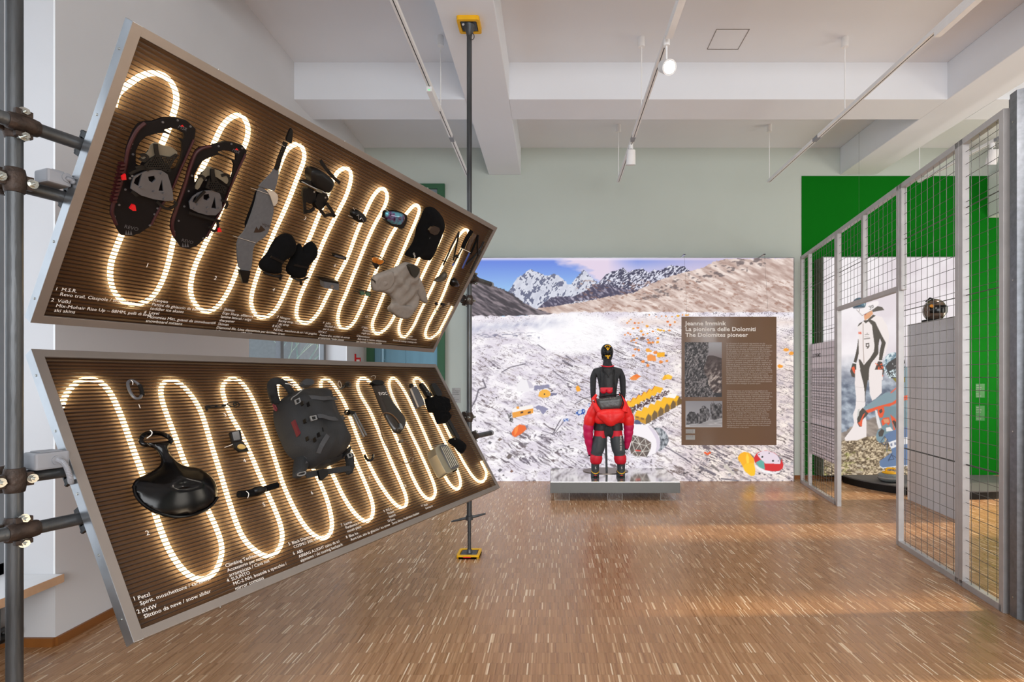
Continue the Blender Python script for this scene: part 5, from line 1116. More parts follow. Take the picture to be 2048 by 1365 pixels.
    C.poly(cZ([(60,600),(200,590),(340,600),(440,640),(520,700),(580,790),(600,880),(590,1000),(520,1080),(370,1150),(180,1130),(90,1080),(70,1000)]), (246, 240, 244))
    C.poly(cZ([(380,610),(480,670),(560,770),(600,880),(590,1000),(520,1080),(540,960),(530,850),(470,740)]), (218, 208, 222))
    C.poly(cZ([(130,775),(210,790),(340,830),(450,905),(440,1000),(370,1148),(180,1130),(100,1085),(80,1010),(110,900)]), ramp(np.clip(fbm(X/4, Y/3, 3, 61), 0, 1), (58, 54, 52), (140, 120, 112)))
    for a, b in (((130,780),(250,930)),((210,790),(130,900)),((210,790),(250,930)),((340,830),(250,930)),((340,830),(365,955)),((450,905),(365,955)),((250,930),(120,885)),((250,930),(365,955)),((250,930),(170,1050)),((250,930),(300,1055)),((365,955),(300,1055)),((365,955),(430,1040)),((170,1050),(300,1055)),((300,1055),(430,1040)),((170,1050),(220,1130)),((300,1055),(240,1135)),((300,1055),(355,1145)),((120,885),(170,1050)),((170,1050),(110,1100))):
        C.line(cZ([a, b]), 1.0, (236, 232, 222))
    C.line(cZ([(185,1035),(255,1042)]), 2.5, (220, 50, 40))
    # single tents on the left
    C.poly(cG([(470,420),(480,340),(520,305),(570,300),(620,330),(645,385),(590,415),(540,430)]), (240, 236, 240)); C.poly(cG([(570,300),(620,330),(645,385),(600,390),(585,340)]), (206, 200, 212)); C.poly(cG([(645,365),(800,352),(805,385),(650,410)]), (140, 138, 166), 1)
    C.poly(cG([(690,470),(700,430),(730,405),(770,400),(805,420),(822,455),(790,478),(740,488)]), (244, 178, 60)); C.poly(cG([(820,440),(890,435),(870,460),(815,470)]), (120, 118, 146), 1); C.poly(cG([(745,442),(758,440),(758,456),(745,456)]), (60, 50, 40))
    C.poly(cG([(1072,375),(1090,360),(1110,380),(1118,415),(1085,425),(1072,405)]), (246, 166, 40))
    C.poly(cG([(425,632),(640,590),(640,640),(560,662),(432,690)]), (238, 160, 56)); C.poly(cG([(425,615),(440,590),(630,555),(640,592),(428,635)]), (246, 240, 236)); C.poly(cG([(470,575),(495,572),(498,598),(472,600)]), (240, 160, 60))
    for a in (510, 585): C.poly(cG([(a, 628), (a+28, 622), (a+28, 640), (a, 646)]), (70, 44, 30))
    C.poly(cG([(375,640),(425,640),(440,740),(400,730)]), ramp(np.clip((fbm(X/2, Y/2, 2, 71)-.3)*2.4, 0, 1), (50, 46, 50), (220, 216, 220))); C.poly(cG([(640,580),(700,565),(800,595),(740,655),(690,610)]), (140, 138, 168), 1.5)
    C.poly(cG([(420,840),(450,790),(500,755),(555,765),(575,800),(520,850),(455,885),(430,870)]), (236, 104, 34)); C.poly(cG([(450,800),(490,760),(480,830),(450,870)]), (250, 140, 60)); C.poly(cG([(560,770),(590,760),(575,810)]), (130, 128, 150))
    for P in ([(1060,650),(1100,600),(1160,600),(1165,640),(1100,665)], [(940,700),(1000,690),(1000,720),(950,730)], [(1180,560),(1210,545),(1215,580)]): C.poly(cG(P), ramp(np.clip((fbm(X/2.5, Y/2.5, 2, 81)-.4)*5, 0, 1), (40, 84, 168), (214, 220, 236)), 1)
    for P, c in (([(365,1090),(395,1050),(425,1070),(415,1095),(385,1105)], (110, 100, 98)), ([(275,910),(300,890),(330,905),(300,925)], (120, 104, 100)), ([(180,940),(200,925),(225,940),(200,955)], (110, 108, 116)), ([(280,1220),(300,1200),(330,1215),(300,1240)], (100, 98, 104)), ([(405,1235),(420,1210),(440,1230),(420,1245)], (126, 92, 84)), ([(520,950),(560,945),(605,940),(560,965)], (130, 124, 130))): C.poly(cG(P), c, .6)
    # yellow and red-white tents at lower right
    C.poly(cQ([(890,140),(940,70),(1010,40),(1090,55),(1150,95),(1190,170),(1200,260),(1160,260),(1040,262),(985,320),(940,240),(895,190)]), (250, 178, 18)); C.poly(cQ([(985,320),(1040,255),(1190,262),(1218,370),(1205,480),(1130,490),(1080,450),(1020,400)]), (250, 194, 20)); C.poly(cQ([(1060,60),(1100,150),(1100,250),(1060,256),(1040,160)]), (252, 210, 60)); C.poly(cQ([(1110,62),(1185,120),(1185,160),(1130,90)]), (90, 96, 110))
    C.poly(cQ([(1185,150),(1250,60),(1340,22),(1440,18),(1560,55),(1650,110),(1710,190),(1740,280),(1725,350),(1650,400),(1530,405),(1400,380),(1290,320),(1210,245)]), (212, 28, 36))
    C.poly(cQ([(1250,75),(1340,24),(1440,20),(1560,58),(1650,120),(1690,200),(1680,265),(1540,262),(1400,258),(1320,180),(1270,120)]), (230, 214, 226)); C.poly(cQ([(1220,240),(1320,185),(1380,230),(1395,370),(1290,330)]), (96, 172, 160)); C.poly(cQ([(1600,70),(1700,160),(1690,250),(1660,160)]), (120, 120, 128))
    for a, b in ((1348,135),(1546,208)): blob(*cQ([(a, b)])[0], 2.2, (40, 50, 48), 8, 1)
    for a, b in ((1475,65),(1285,90),(1645,210)): blob(*cQ([(a, b)])[0], 1.2, (60, 50, 60), 8, 1)
    C.poly(cQ([(1200,260),(1290,330),(1400,385),(1540,420),(1700,390),(1600,450),(1400,440),(1250,360)]), (250, 248, 250), 0, .8)
    C.poly(cQ([(620,260),(700,290),(830,440),(820,490),(720,400),(625,330)]), (206, 196, 186), .5); C.poly(cQ([(790,330),(900,370),(900,400),(840,410)]), (140, 124, 116), .5); C.poly(cQ([(380,300),(430,285),(540,370),(550,420),(520,410)]), (128, 120, 118), .6)
    C.poly(cR([(0,0),(1,0),(1,1)]), (255, 255, 255))
    C.line([(1410, 906), (1415, 909), (1420, 906)], 4, (236, 92, 40))
    for x, y in ((1573, 700), (1583, 707), (1560, 733)): blob(x, y, 6, (244, 160, 50), 7, .6)
    return np.clip(I, 0, 255)

cM, cN = S_(1670, 560, 6.827), S_(1670, 740, 5.253)
def paint_racers():
    C = Cv(1647, 1930, 515.5, 951.5); X, Y = C.X, C.Y; I = C.img
    I[...] = ramp(np.clip((fbm(X/60, Y/60, 4, 5)-.3)*2.5, 0, 1), (226, 216, 222), (246, 240, 243))
    mt = ramp(np.clip((fbm((X+Y*.6)/14, (Y-X*.5)/9, 5, 15)-.25)*2, 0, 1), (86, 98, 118), (176, 186, 198))
    fade = np.clip((Y-700-14*vn(X/30, Y/30, 4))/70, 0, 1)[..., None]; I[...] = I*(1-fade)+mt*fade
    rb = ramp(np.clip(fbm(X/12, (Y-X*.3)/5, 4, 16), 0, 1), (110, 98, 92), (186, 172, 160)); C.poly([(1640, 895), (1680, 868), (1712, 850), (1760, 830), (1935, 812), (1935, 955), (1640, 955)], rb, 2)
    peb = vn(X/3.2, Y/2.3, 41)*.6+vn(X/1.6, Y/1.3, 42)*.4; pc = ramp(np.clip((peb-.25)*2, 0, 1), (76, 58, 36), (224, 204, 172)); C.poly([(1640, 885), (1690, 882), (1730, 874), (1750, 872), (1935, 868), (1935, 955), (1640, 955)], pc, 3)
    gm = np.clip((fbm(X/14, Y/9, 3, 45)-.6)*6, 0, 1)*(Y > 900); mixc(I, gm*.5, (150, 160, 60))
    rs = np.random.default_rng(5)
    for _ in range(60):
        x, y = rs.uniform(1650, 1928), rs.uniform(888, 950); r = rs.uniform(2, 7); q = [(x+r*math.cos(a)*rs.uniform(.7, 1.2), y+r*.5*math.sin(a)*rs.uniform(.8, 1.2)) for a in np.linspace(0, 6.28, 8, endpoint=False)]
        C.poly([(a, b+1.2) for a, b in q], (90, 70, 50)); C.poly(q, np.array((200, 184, 160.))+rs.uniform(-24, 20))
    W_, D_, O_ = (240, 230, 228), (62, 56, 50), (232, 84, 40)
    C.poly(cM([(530,480),(640,510),(710,620),(740,760),(720,900),(690,1000),(640,1100),(655,1365),(300,1365),(280,1180),(320,1080),(320,700),(305,640),(400,560)]), W_)
    C.poly(cM([(385,560),(420,596),(500,530),(555,490),(520,476),(440,550)]), D_); C.poly(cM([(308,637),(330,598),(375,570),(366,592),(322,632)]), D_)
    C.poly(cM([(455,565),(485,540),(548,575),(600,680),(650,780),(694,860),(674,940),(640,1104),(598,1102),(612,960),(634,862),(614,800),(596,880),(592,1010),(545,1075),(500,1130),(470,1200),(460,1370),(375,1370),(350,1250),(322,1085),(345,1090),(395,1165),(480,1068),(530,985),(541,900),(522,760),(505,620)]), D_)
    C.poly(cM([(612,800),(636,860),(612,965),(592,1000),(596,880)]), (226, 218, 222)); C.poly(cM([(318,790),(322,880),(325,1000),(305,1085),(290,1135),(253,1125),(285,1000),(305,900)]), D_)
    C.line(cM([(383,600),(385,900),(396,1150)]), 1.1, (150, 130, 120)); C.poly(cM([(380,1140),(410,1140),(398,1166)]), W_)
    C.poly(cM([(400,470),(440,440),(505,412),(518,465),(470,520),(405,556),(395,500)]), (224, 160, 116)); C.poly(cM([(400,470),(430,455),(420,480),(405,485)]), (170, 40, 40))
    C.poly(cM([(292,400),(380,350),(520,295),(590,285),(600,330),(540,398),(370,492),(340,470),(308,440)]), (246, 238, 238)); C.poly(cM([(508,412),(580,360),(640,370),(674,413),(600,424),(515,442)]), (76, 68, 62)); C.line(cM([(295,410),(370,490),(540,398)]), .8, (130, 120, 120))
    for P in ([(462,365),(482,358),(488,372),(476,378),(492,384),(490,402),(476,405)], [(502,350),(518,345),(524,370),(516,385),(505,378),(500,352)]): C.line(cM(P), .9, (50, 50, 50))
    C.line(cM([(335,400),(330,435)]), .7, (90, 90, 90)); C.poly(cM([(322,710),(335,710),(338,742),(322,742)]), (230, 90, 60)); C.poly(cM([(342,712),(358,710),(362,742),(342,744)]), (230, 90, 60))
    C.poly(cM([(430,735),(440,722),(446,738)]), D_); C.line(cM([(408,750),(462,746)]), .8, (110, 104, 100)); C.line(cM([(402,808),(472,798)]), 2.4, (150, 142, 138)); C.line(cM([(402,776),(462,772)]), .5, (190, 180, 176))
    C.poly(cM([(418,868),(468,864),(470,912),(445,925),(420,915)]), D_); C.poly(cM([(430,882),(456,878),(458,900),(444,908),(432,902)]), W_); C.poly(cM([(428,930),(470,918),(445,942)]), D_)
    C.line(cM([(600,1108),(645,1106)]), 1.6, (245, 240, 240)); C.line(cM([(248,1128),(292,1142)]), 1.6, (245, 240, 240))
    C.poly(cM([(240,1140),(290,1152),(292,1250),(272,1338),(230,1322),(207,1250)]), D_); C.poly(cM([(225,1200),(262,1180),(275,1230),(272,1290),(248,1260)]), O_)
    C.poly(cM([(590,1112),(642,1120),(674,1230),(662,1290),(612,1332),(560,1292),(543,1230),(572,1150)]), (70, 52, 46))
    for _ in range(26):
        x, y = rs.uniform(556, 664), rs.uniform(1130, 1315); q = cM([(x, y)])[0]; C.poly([(q[0]+1.6*math.cos(a), q[1]+1.3*math.sin(a)) for a in np.linspace(0, 6.28, 6)], O_)
    # legs and boot
    C.poly(cN([(455,0),(500,0),(490,150),(490,245),(430,302),(390,327),(365,250),(357,100),(358,0)]), W_); C.poly(cN([(212,0),(262,0),(300,150),(312,230),(318,375),(300,400),(330,540),(332,702),(235,742),(112,752),(100,720),(182,612),(200,560),(188,470),(215,400),(222,300),(208,150)]), W_)
    C.poly(cN([(262,0),(358,0),(342,120),(322,240),(318,372),(312,230),(300,150)]), D_); C.line(cN([(105,745),(235,742),(332,704)]), 1, (210, 196, 180)); C.line(cN([(215,330),(318,340)]), .6, (200, 190, 188)); C.line(cN([(212,180),(300,190)]), .6, (206, 196, 192))
    # crouching rider
    B_, B2 = (128, 152, 162), (96, 122, 160)
    C.poly(cN([(700,-60),(900,60),(1060,260),(1080,700),(900,760),(700,640),(440,460),(430,420),(290,405),(440,300),(530,240),(620,240),(680,150)]), B_)
    C.poly(cN([(296,440),(330,425),(450,385),(600,345),(690,280),(900,240),(900,290),(690,330),(560,392),(450,420),(330,462)]), O_); C.poly(cN([(430,420),(520,385),(690,385),(760,450),(760,640),(520,700),(480,560)]), (112, 140, 150))
    for P in ([(450,410),(515,390),(520,440),(500,500),(470,505),(450,470)], [(485,540),(510,505),(570,500),(580,560),(560,585),(540,560),(500,590)], [(580,470),(630,510),(680,590),(640,610),(600,560)], [(600,560),(640,640),(620,650)]): C.poly(cN(P), O_)
    C.poly(cN([(460,430),(490,410),(500,440),(475,462)]), (70, 60, 60)); C.poly(cN([(600,540),(620,530),(690,590),(640,620)]), (60, 50, 46)); C.poly(cN([(535,610),(580,600),(610,640),(540,650)]), (236, 230, 226)); C.poly(cN([(505,520),(560,515),(570,555),(520,560)]), (214, 150, 110))
    C.poly(cN([(420,420),(440,430),(480,570),(490,610),(460,620),(440,560)]), (230, 226, 226)); C.line(cN([(590,240),(680,160)]), 2.5, (224, 96, 70))
    C.poly(cN([(232,520),(250,450),(290,400),(350,460),(335,480),(290,525),(268,530),(280,600),(255,598),(235,560)]), (62, 58, 52)); C.poly(cN([(262,545),(295,470),(320,450),(290,520),(282,600),(262,590),(240,560)]), O_); C.poly(cN([(240,420),(262,410),(250,480),(228,520)]), (200, 200, 196))
    C.poly(cN([(430,690),(450,635),(500,612),(520,640),(520,760),(470,770),(438,740)]), (118, 146, 158)); C.poly(cN([(455,660),(490,620),(520,640),(500,700),(460,700)]), (70, 64, 60))
    C.poly(cN([(518,690),(560,660),(690,605),(900,600),(900,1010),(690,1012),(500,1035),(470,1012),(468,960),(600,868),(575,780)]), B2); C.poly(cN([(560,765),(690,718),(900,690),(900,760),(690,790),(590,832)]), (232, 230, 232)); C.line(cN([(472,1015),(500,1034),(690,1010),(900,1000)]), 1.6, (240, 236, 236))
    for k in range(3): C.poly(cN([(580+k*40,778-k*12),(600+k*40,772-k*12),(604+k*40,800-k*12),(586+k*40,806-k*12)]), (120, 128, 150))
    C.line(cN([(560,960),(600,880),(560,950),(620,940),(590,890),(650,930)]), 1, (40, 50, 70)); C.line(cN([(520,700),(480,760),(520,790),(550,730),(545,860)]), 1.6, (70, 84, 110))
    th = np.linspace(0, 6.28, 28, endpoint=False); camo = ramp(np.clip((fbm(X/4, Y/4, 3, 66)-.4)*5, 0, 1), (92, 124, 142), (222, 232, 236))
    C.poly(cM([(800+140*math.cos(a), 1165+175*math.sin(a)) for a in th]), camo); C.poly(cM([(690,1180),(730,1130),(830,1062),(930,1060),(960,1130),(900,1200),(880,1205),(720,1252)]), (50, 52, 56)); C.poly(cM([(690,1255),(880,1205),(960,1190),(900,1330),(830,1345),(740,1345)]), ramp((vn(X/1.4, Y/1.4, 70) > .5)*1., (60, 66, 74), (220, 236, 240))); C.poly(cM([(780,1345),(960,1330),(960,1400),(830,1400)]), (130, 120, 40))
    for k in range(3): C.line(cM([(745+k*18,1268),(750+k*18,1312)]), 1.2, (34, 36, 40))
    C.line(cM([(785,1140),(790,1158)]), 1, (220, 220, 220)); C.line(cM([(812,1180),(835,1172),(850,1190)]), 1, (200, 200, 200))
    return np.clip(I, 0, 255)

def lightbox(name, label, x0, x1, y0, y1, Y, img, strength):
    a, b = at(x0, y1, Y), at(x1, y0, Y); w, h = b.x-a.x, b.z-a.z
    T = thing(name, label, 'mural', (a.x, Y, 0))
    MB().bb((-0.012, 0.012, a.z-0.02), (w+0.012, YB-Y-0.004, b.z+0.012)).build('housing', M_ALUF, T)
    fr = MB().bb((-0.012, -0.004, a.z-0.02), (0.0, 0.012, b.z+0.012)).bb((w, -0.004, a.z-0.02), (w+0.012, 0.012, b.z+0.012)).bb((0, -0.004, b.z), (w, 0.012, b.z+0.012)); fr.build('frame', M_ALU, T)
    MB().bb((-0.012, -0.004, a.z-0.022), (w+0.012, 0.012, a.z)).build('bottom_frame', M_BLACK, T)
    MB().bb((0, 0.002, a.z), (w, 0.012, b.z)).build('backing', M_WHITE, T)
    grid_print('print', w, h, srgb2lin(img), attr_mat(name+'_print', strength), T, (0, 0, a.z), (1, 0, 0), (0, 0, 1))
    return T
lightbox('glacier_mural', 'large backlit mural of a glacier camp with tents below snowy peaks', 938, 1587, 516.5, 963, 8.56, paint_glacier(), 1.0)
lightbox('racer_mural', 'backlit mural of a speed skier in white suit, behind the mesh partition', 1647, 1930, 515.5, 951.5, 8.50, paint_racers(), 0.95)

# ------------------------------------------------------------ hanging tinted text board
M_TINT, nt_, b_ = nt_of('bronze_acrylic')
b_.inputs['Base Color'].default_value = lin((126, 100, 80))+(1,); b_.inputs['Roughness'].default_value = 0.12
_t = nt_.nodes.new('ShaderNodeBsdfTransparent'); _t.inputs[0].default_value = (0.75, 0.55, 0.42, 1); _x = nt_.nodes.new('ShaderNodeMixShader'); _x.inputs[0].default_value = 0.90
nt_.links.new(_t.outputs[0], _x.inputs[1]); nt_.links.new(b_.outputs[0], _x.inputs[2]); nt_.links.new(_x.outputs[0], nt_.nodes['Material Output'].inputs[0])
BY = 8.22
def B(x, y): p = at(x, y, BY); return p.x, p.z
a, b = B(1363, 891), B(1553, 634)
T = thing('text_board', 'hanging bronze text board about the Dolomites pioneer, before the glacier mural', 'information board', (a[0], BY, a[1]))
w, h = b[0]-a[0], b[1]-a[1]; kx = 1.0
def bl(x, y): q = B(x, y); return q[0]-a[0], q[1]-a[1]
MB().bb((0, 0, 0), (w, 0.006, h)).build('acrylic_sheet', M_TINT, T)
m = MB()
for t, x1, y in (('Jeanne Immink', 1453, 651), ('La pioniera delle Dolomiti', 1510, 662.5), ('The Dolomites pioneer', 1495.5, 674)):
    u, v = bl(1370.5, y); add_text(m, t, 0.088, (u, -0.002, v), (1, 0, 0), (0, 0, 1), bold=0.0018, width=(x1-1370)/F*BY)
m.build('title_lettering', M_TEXT, T, kind='stuff')
M_TXB = mat('pale_lettering', (196, 186, 176), 0.6, var=0.02)
it = ["Le imbracature da arrampicata rappresentano uno de-", "gli elementi piu significativi nell'evoluzione della sicurez-", "za verticale. La loro storia e strettamente legata a Jeanne", "Immink, pioniera olandese dell'alpinismo di fine Ottocen-", "to, alla quale viene attribuita l'invenzione dell'imbragatura", "da arrampicata, che sperimento soluzioni tecniche innova-", "tive per muoversi con maggiore liberta sulle pareti roccio-", "se, in un'epoca in cui moschettoni e ancoraggi non erano", "ancora in uso. Contestualmente nell'abbigliamento, anche", "indossava i pantaloni e un cappello come gli uomini, e cosi", "esploro in autonomia. Immink fu tra le prime a compiere in", "invernale le pareti anche d'inverno e a salire sulle vie di IV", "grado di difficolta. Le sue imprese la resero la prima don-", "na nella storia dell'alpinismo ad avere diverse cime delle", "Dolomiti a lei intitolate, fra cui la piu celebre Cima Immink.", "Apri la strada a generazioni di donne in un contesto in cui la", "presenza femminile era marginale, contribuendo a rende-", "re l'arrampicata piu inclusiva. L'evoluzione dei materiali, del", "design e delle tecniche di utilizzo dell'imbrago riflette non", "solo i progressi della disciplina, ma anche il ruolo crescen-", "te delle donne, mettendo in luce il loro contributo concreto", "alla pratica e allo sviluppo di questo sport."]
en = ["Climbing harnesses are among the most significant ele-", "ments in the evolution of vertical safety. Their history is", "closely linked to Jeanne Immink, a pioneering Dutch moun-", "taineer of the late 19th century, who is attributed with the", "invention of the climbing harness and experimented with", "innovative technical solutions to move more freely on rock", "faces at a time when carabiners and anchors were not yet", "in use. Unconventional in clothing, she wore trousers and a", "hat as a helmet, and in climbing habits, Immink was among", "the first to climb walls in winter and to ascend a route of", "grade IV difficulty. Her achievements made her the first", "woman in mountaineering history to have several Dolo-", "mite peaks named after her - most prominently, the Cima", "Immink. She paved the way for generations of women in a", "context where female presence was marginal, helping to", "make climbing more inclusive. The evolution of materials,", "design, and harness techniques reflects not only the prog-", "ress of the discipline but also the growing role of women,", "highlighting their concrete contribution to the practice", "and development of the sport."]
def para(lines, x, y, dy, wpx, m, name, org, ux, uy, conv):
    mb = MB()
    for i, t in enumerate(lines):
        u, v = conv(x, y+i*dy); L = len(t)/59
        add_text(mb, t, dy/F*BY*1.02, (u, -0.002, v), ux, uy, width=wpx/F*BY*min(L, 1.02))
    return mb.build(name, m, T, kind='stuff')
para(it, 1452.5, 688.5, 3.81, 90, M_TXB, 'italian_text', None, (1, 0, 0), (0, 0, 1), bl)
para(en, 1453.5, 783.5, 3.83, 90, M_TXB, 'english_text', None, (1, 0, 0), (0, 0, 1), bl)
cP = S_(1360, 675, 6.35)
def paint_wall_photo():
    C = Cv(1369.5, 1443.5, 685, 794.5, .6); X, Y = C.X, C.Y
    C.img[...] = ramp(np.clip((Y-690)/40, 0, 1), (172, 174, 180), (120, 108, 108)); C.poly(cP([(300,390),(340,250),(370,230),(420,232),(540,270),(540,760),(300,760)]), ramp(np.clip((fbm((X+Y)/5, (Y-X)/9, 4, 3)-.4)*2.6, 0, 1)*np.clip((Y-715)/40, .1, 1), (70, 58, 58), (214, 206, 200)))
    C.poly(cP([(440,700),(540,712),(540,760),(430,760)]), (52, 52, 58)); rk = ramp(np.clip((fbm((X+Y*.3)/2.2, Y/3.2, 5, 7, .65)-.34)*2.6, 0, 1), (26, 26, 30), (170, 166, 168))
    C.poly(cP([(55,60),(360,60),(358,180),(330,320),(300,390),(310,450),(350,520),(358,600),(440,720),(450,760),(55,760)]), rk, .6); return C.img
def paint_towers():
    C = Cv(1371, 1444.5, 802.5, 855, .6); X, Y = C.X, C.Y
    C.img[...] = ramp(np.clip((Y-802)/40, 0, 1), (150, 152, 160), (176, 178, 184)); C.poly(cP([(75,1110),(230,1105),(330,1060),(420,1040),(540,1020),(540,1120),(75,1120)]), ramp(np.clip(fbm(X/9, Y/2, 3, 2), 0, 1), (140, 142, 148), (216, 218, 222)))
    rk = ramp(np.clip((fbm(X/3, Y/5, 4, 9)-.3)*1.8, 0, 1), (34, 34, 38), (176, 176, 180))
    for P in ([(78,1108),(85,1000),(120,945),(190,948),(205,990),(205,1100)], [(205,1090),(205,975),(228,960),(245,1000),(240,1100)], [(240,1105),(250,920),(262,905),(275,900),(275,880),(300,868),(340,890),(370,930),(378,1000),(350,1060)], [(385,1040),(385,860),(410,815),(435,812),(450,870),(460,1000),(440,1050)], [(440,1050),(450,860),(500,830),(530,860),(535,1020)]): C.poly(cP(P), rk, .5)
    C.poly([(1371, 850.5), (1445, 850.5), (1445, 856), (1371, 856)], (200, 202, 206)); C.line([(1380, 852.6), (1442, 852.6)], .8, (110, 112, 116)); return C.img
M_PRT = attr_mat('photo_print', 0, 0.5)
for nm, x0, x1, y0, y1, im in (('rock_wall_photograph', 1369.5, 1443.5, 685, 794.5, paint_wall_photo()), ('rock_towers_photograph', 1371, 1444.5, 802.5, 855, paint_towers())):
    p, q = bl(x0, y1), bl(x1, y0); grid_print(nm, q[0]-p[0], q[1]-p[1], srgb2lin(im), M_PRT, T, (p[0], -0.0025, p[1]), (1, 0, 0), (0, 0, 1))
    MB().bb((p[0], -0.002, p[1]), (q[0], 0, q[1])).build('photo_backing', M_WHITE, T)
for y0, y1, n in ((859, 867.5, 4), (871, 880, 2)):
    p, q = bl(1371.5, y1), bl(1390, y0); MB().bb((p[0], -0.003, p[1]), (q[0], 0, q[1])).build('caption_card', M_CARD, T)
    m = MB()
    for i in range(n): add_text(m, ['Archivio storico degli', 'alpinisti, parete ovest', 'Le torri e la cordata', 'climbing archive'][i], 0.012, (p[0]+0.01, -0.004, q[1]-0.016*(i+1)), (1, 0, 0), (0, 0, 1))
    m.build('caption_lettering', M_TEXTD, T)
zt = at(0, 516.5, 8.56).z
for x in (1374, 1537):
    u = bl(x, 640)[0]; MB().cyl((u, 0.003, h), (u, 0.16, zt-a[1]+0.01), 0.0012, 6).build('suspension_wire', M_STEELD, T)
    MB().bb((u-0.015, 0.15, zt-a[1]+0.012), (u+0.015, 0.36, zt-a[1]+0.022)).bb((u-0.015, 0.15, zt-a[1]+0.012), (u+0.015, 0.158, zt-a[1]+0.03)).build('hook', M_ALU, T)

# ------------------------------------------------------------ low mirror plinth
M_PLI = mat('grey_plinth_lacquer', (104, 105, 103), 0.4, 0.3, var=0.02)
M_MIR, nt_, b_ = nt_of('mirror_plinth_top'); b_.inputs['Base Color'].default_value = (0.72, 0.71, 0.70, 1); b_.inputs['Metallic'].default_value = 0.9; b_.inputs['Roughness'].default_value = 0.09
PL = thing('plinth', 'low grey plinth with mirror top under the mannequin', 'plinth', (0.85, 7.745, 0))
MB().bb((-0.88, -0.535, 0.103), (0.88, 0.535, 0.246)).build('body', M_PLI, PL, bevel=0.003)
MB().bb((-0.875, -0.53, 0.246), (0.875, 0.53, 0.258)).build('mirror_top', M_MIR, PL)
for sx in (-1, 1): MB().bb((sx*0.86-0.12*(sx > 0), 0.44, 0.258), (sx*0.86+0.12*(sx < 0), 0.50, 0.262)).build('inlay_strip', M_PLI, PL)
M_ACR, nt_, b_ = nt_of('clear_acrylic'); nt_.nodes.remove(b_); _t = nt_.nodes.new('ShaderNodeBsdfTransparent'); _g = nt_.nodes.new('ShaderNodeBsdfGlossy'); _x = nt_.nodes.new('ShaderNodeMixShader'); _x.inputs[0].default_value = 0.015; _g.inputs['Roughness'].default_value = 0.05
nt_.links.new(_t.outputs[0], _x.inputs[1]); nt_.links.new(_g.outputs[0], _x.inputs[2]); nt_.links.new(_x.outputs[0], nt_.nodes['Material Output'].inputs[0])
for x in (-0.72, 0.0, 0.72): MB().bb((x-0.10, -0.50, 0), (x+0.10, -0.494, 0.103)).build('clear_foot', M_ACR, PL); MB().bb((x-0.10, 0.49, 0), (x+0.10, 0.50, 0.103)).build('clear_foot', M_ACR, PL)
for x in (-0.82, -0.62, -0.1, 0.1, 0.62, 0.82): MB().bb((x-0.002, -0.502, 0), (x+0.002, -0.498, 0.103)).build('foot_edge', M_CARD, PL)
MB().bb((-0.82, -0.503, 0.0), (-0.62, -0.5, 0.004)).bb((-0.1, -0.503, 0.0), (0.1, -0.5, 0.004)).bb((0.62, -0.503, 0.0), (0.82, -0.5, 0.004)).build('foot_edge', M_CARD, PL)

# ------------------------------------------------------------ wire mesh partition
FO = Vector((3.233, 3.835, 0)); FD = Vector((0.1565, 1, 0)).normalized(); FA = math.atan2(FD.y, FD.x)
FH = 3.585
def fpar(px):
    k = (px-PX)/F; return (k*FO.y-FO.x)/(FD.x-k*FD.y)
T = thing('mesh_partition', 'grey steel partition of tall wire mesh panels with a doorway', 'partition', FO, FA)
tP = 0.05
def fz(px, py): t = fpar(px); return CH-(py-PY)/F*(FO.y+FD.y*t)
def post(t, z0=0.0, z1=FH, lb=None): MB().bb((t-tP/2, -tP/2, z0), (t+tP/2, tP/2, z1)).build('frame_post', M_FENCE, T, bevel=0.002)
def hrail(t0, t1, z): MB().bb((t0, -tP/2, z), (t1, tP/2, z+tP)).build('frame_rail', M_FENCE, T, bevel=0.002)
def wires(t0, t1, z0, z1, heavy=(), cell=0.1):
    m = MB(); r = 0.0022
    t = t0+cell*0.55
    while t < t1-0.01: m.cyl((t, 0.006, z0), (t, 0.006, z1), r, 5); t += cell
    z = z1-cell*0.6
    while z > z0: m.cyl((t0, 0, z), (t1, 0, z), r, 5); z -= cell
    for z in heavy:
        if z0 < z < z1: m.cyl((t0, -0.004, z), (t1, -0.004, z), 0.0045, 6)
    m.build('wire_mesh', M_WIRE, T, kind='stuff')
    cb = MB()
    for z in (z0+0.3, (z0+z1)/2, z1-0.3): cb.box((t0+0.004, 0.012, z), (0.012, 0.012, 0.02))
    cb.build('mesh_clip', M_BLACK, T, kind='stuff')
ts = {k: fpar(k) for k in (1604, 1620, 1673, 1729, 1803, 1924, 2006)}
HV = (0.98, 2.33, 3.03)
LT = 2.535
post(ts[1604]-0.02); post(ts[1620]); post(ts[1673]-0.02); post(ts[1673]-0.075); post(ts[1803]+0.03); post(ts[1803]-0.03, LT)
post(ts[1924]+0.027); post(ts[1924]-0.027); post(ts[1729], LT+tP); post(ts[2006]-0.02)
hrail(ts[2006], ts[1604], FH-tP)
hrail(ts[2006]-0.02, ts[1803]+0.03, 0.0); hrail(ts[1673]-0.05, ts[1604], 0.0); hrail(ts[1803]+0.03, ts[1673]-0.05, LT)
h2 = tP/2
wires(ts[2006], ts[1924]-0.05, tP, FH-tP, HV); wires(ts[1924]+0.05, ts[1803]-0.05, tP, FH-tP, HV)
wires(ts[1803]+0.03, ts[1729]-h2, LT+tP, FH-tP, HV); wires(ts[1729]+h2, ts[1673]-0.1, LT+tP, FH-tP, HV)
wires(ts[1673]+0.0, ts[1620]-h2, tP, FH-tP, HV); wires(ts[1620]+h2, ts[1604]-0.04, tP, FH-tP, HV)
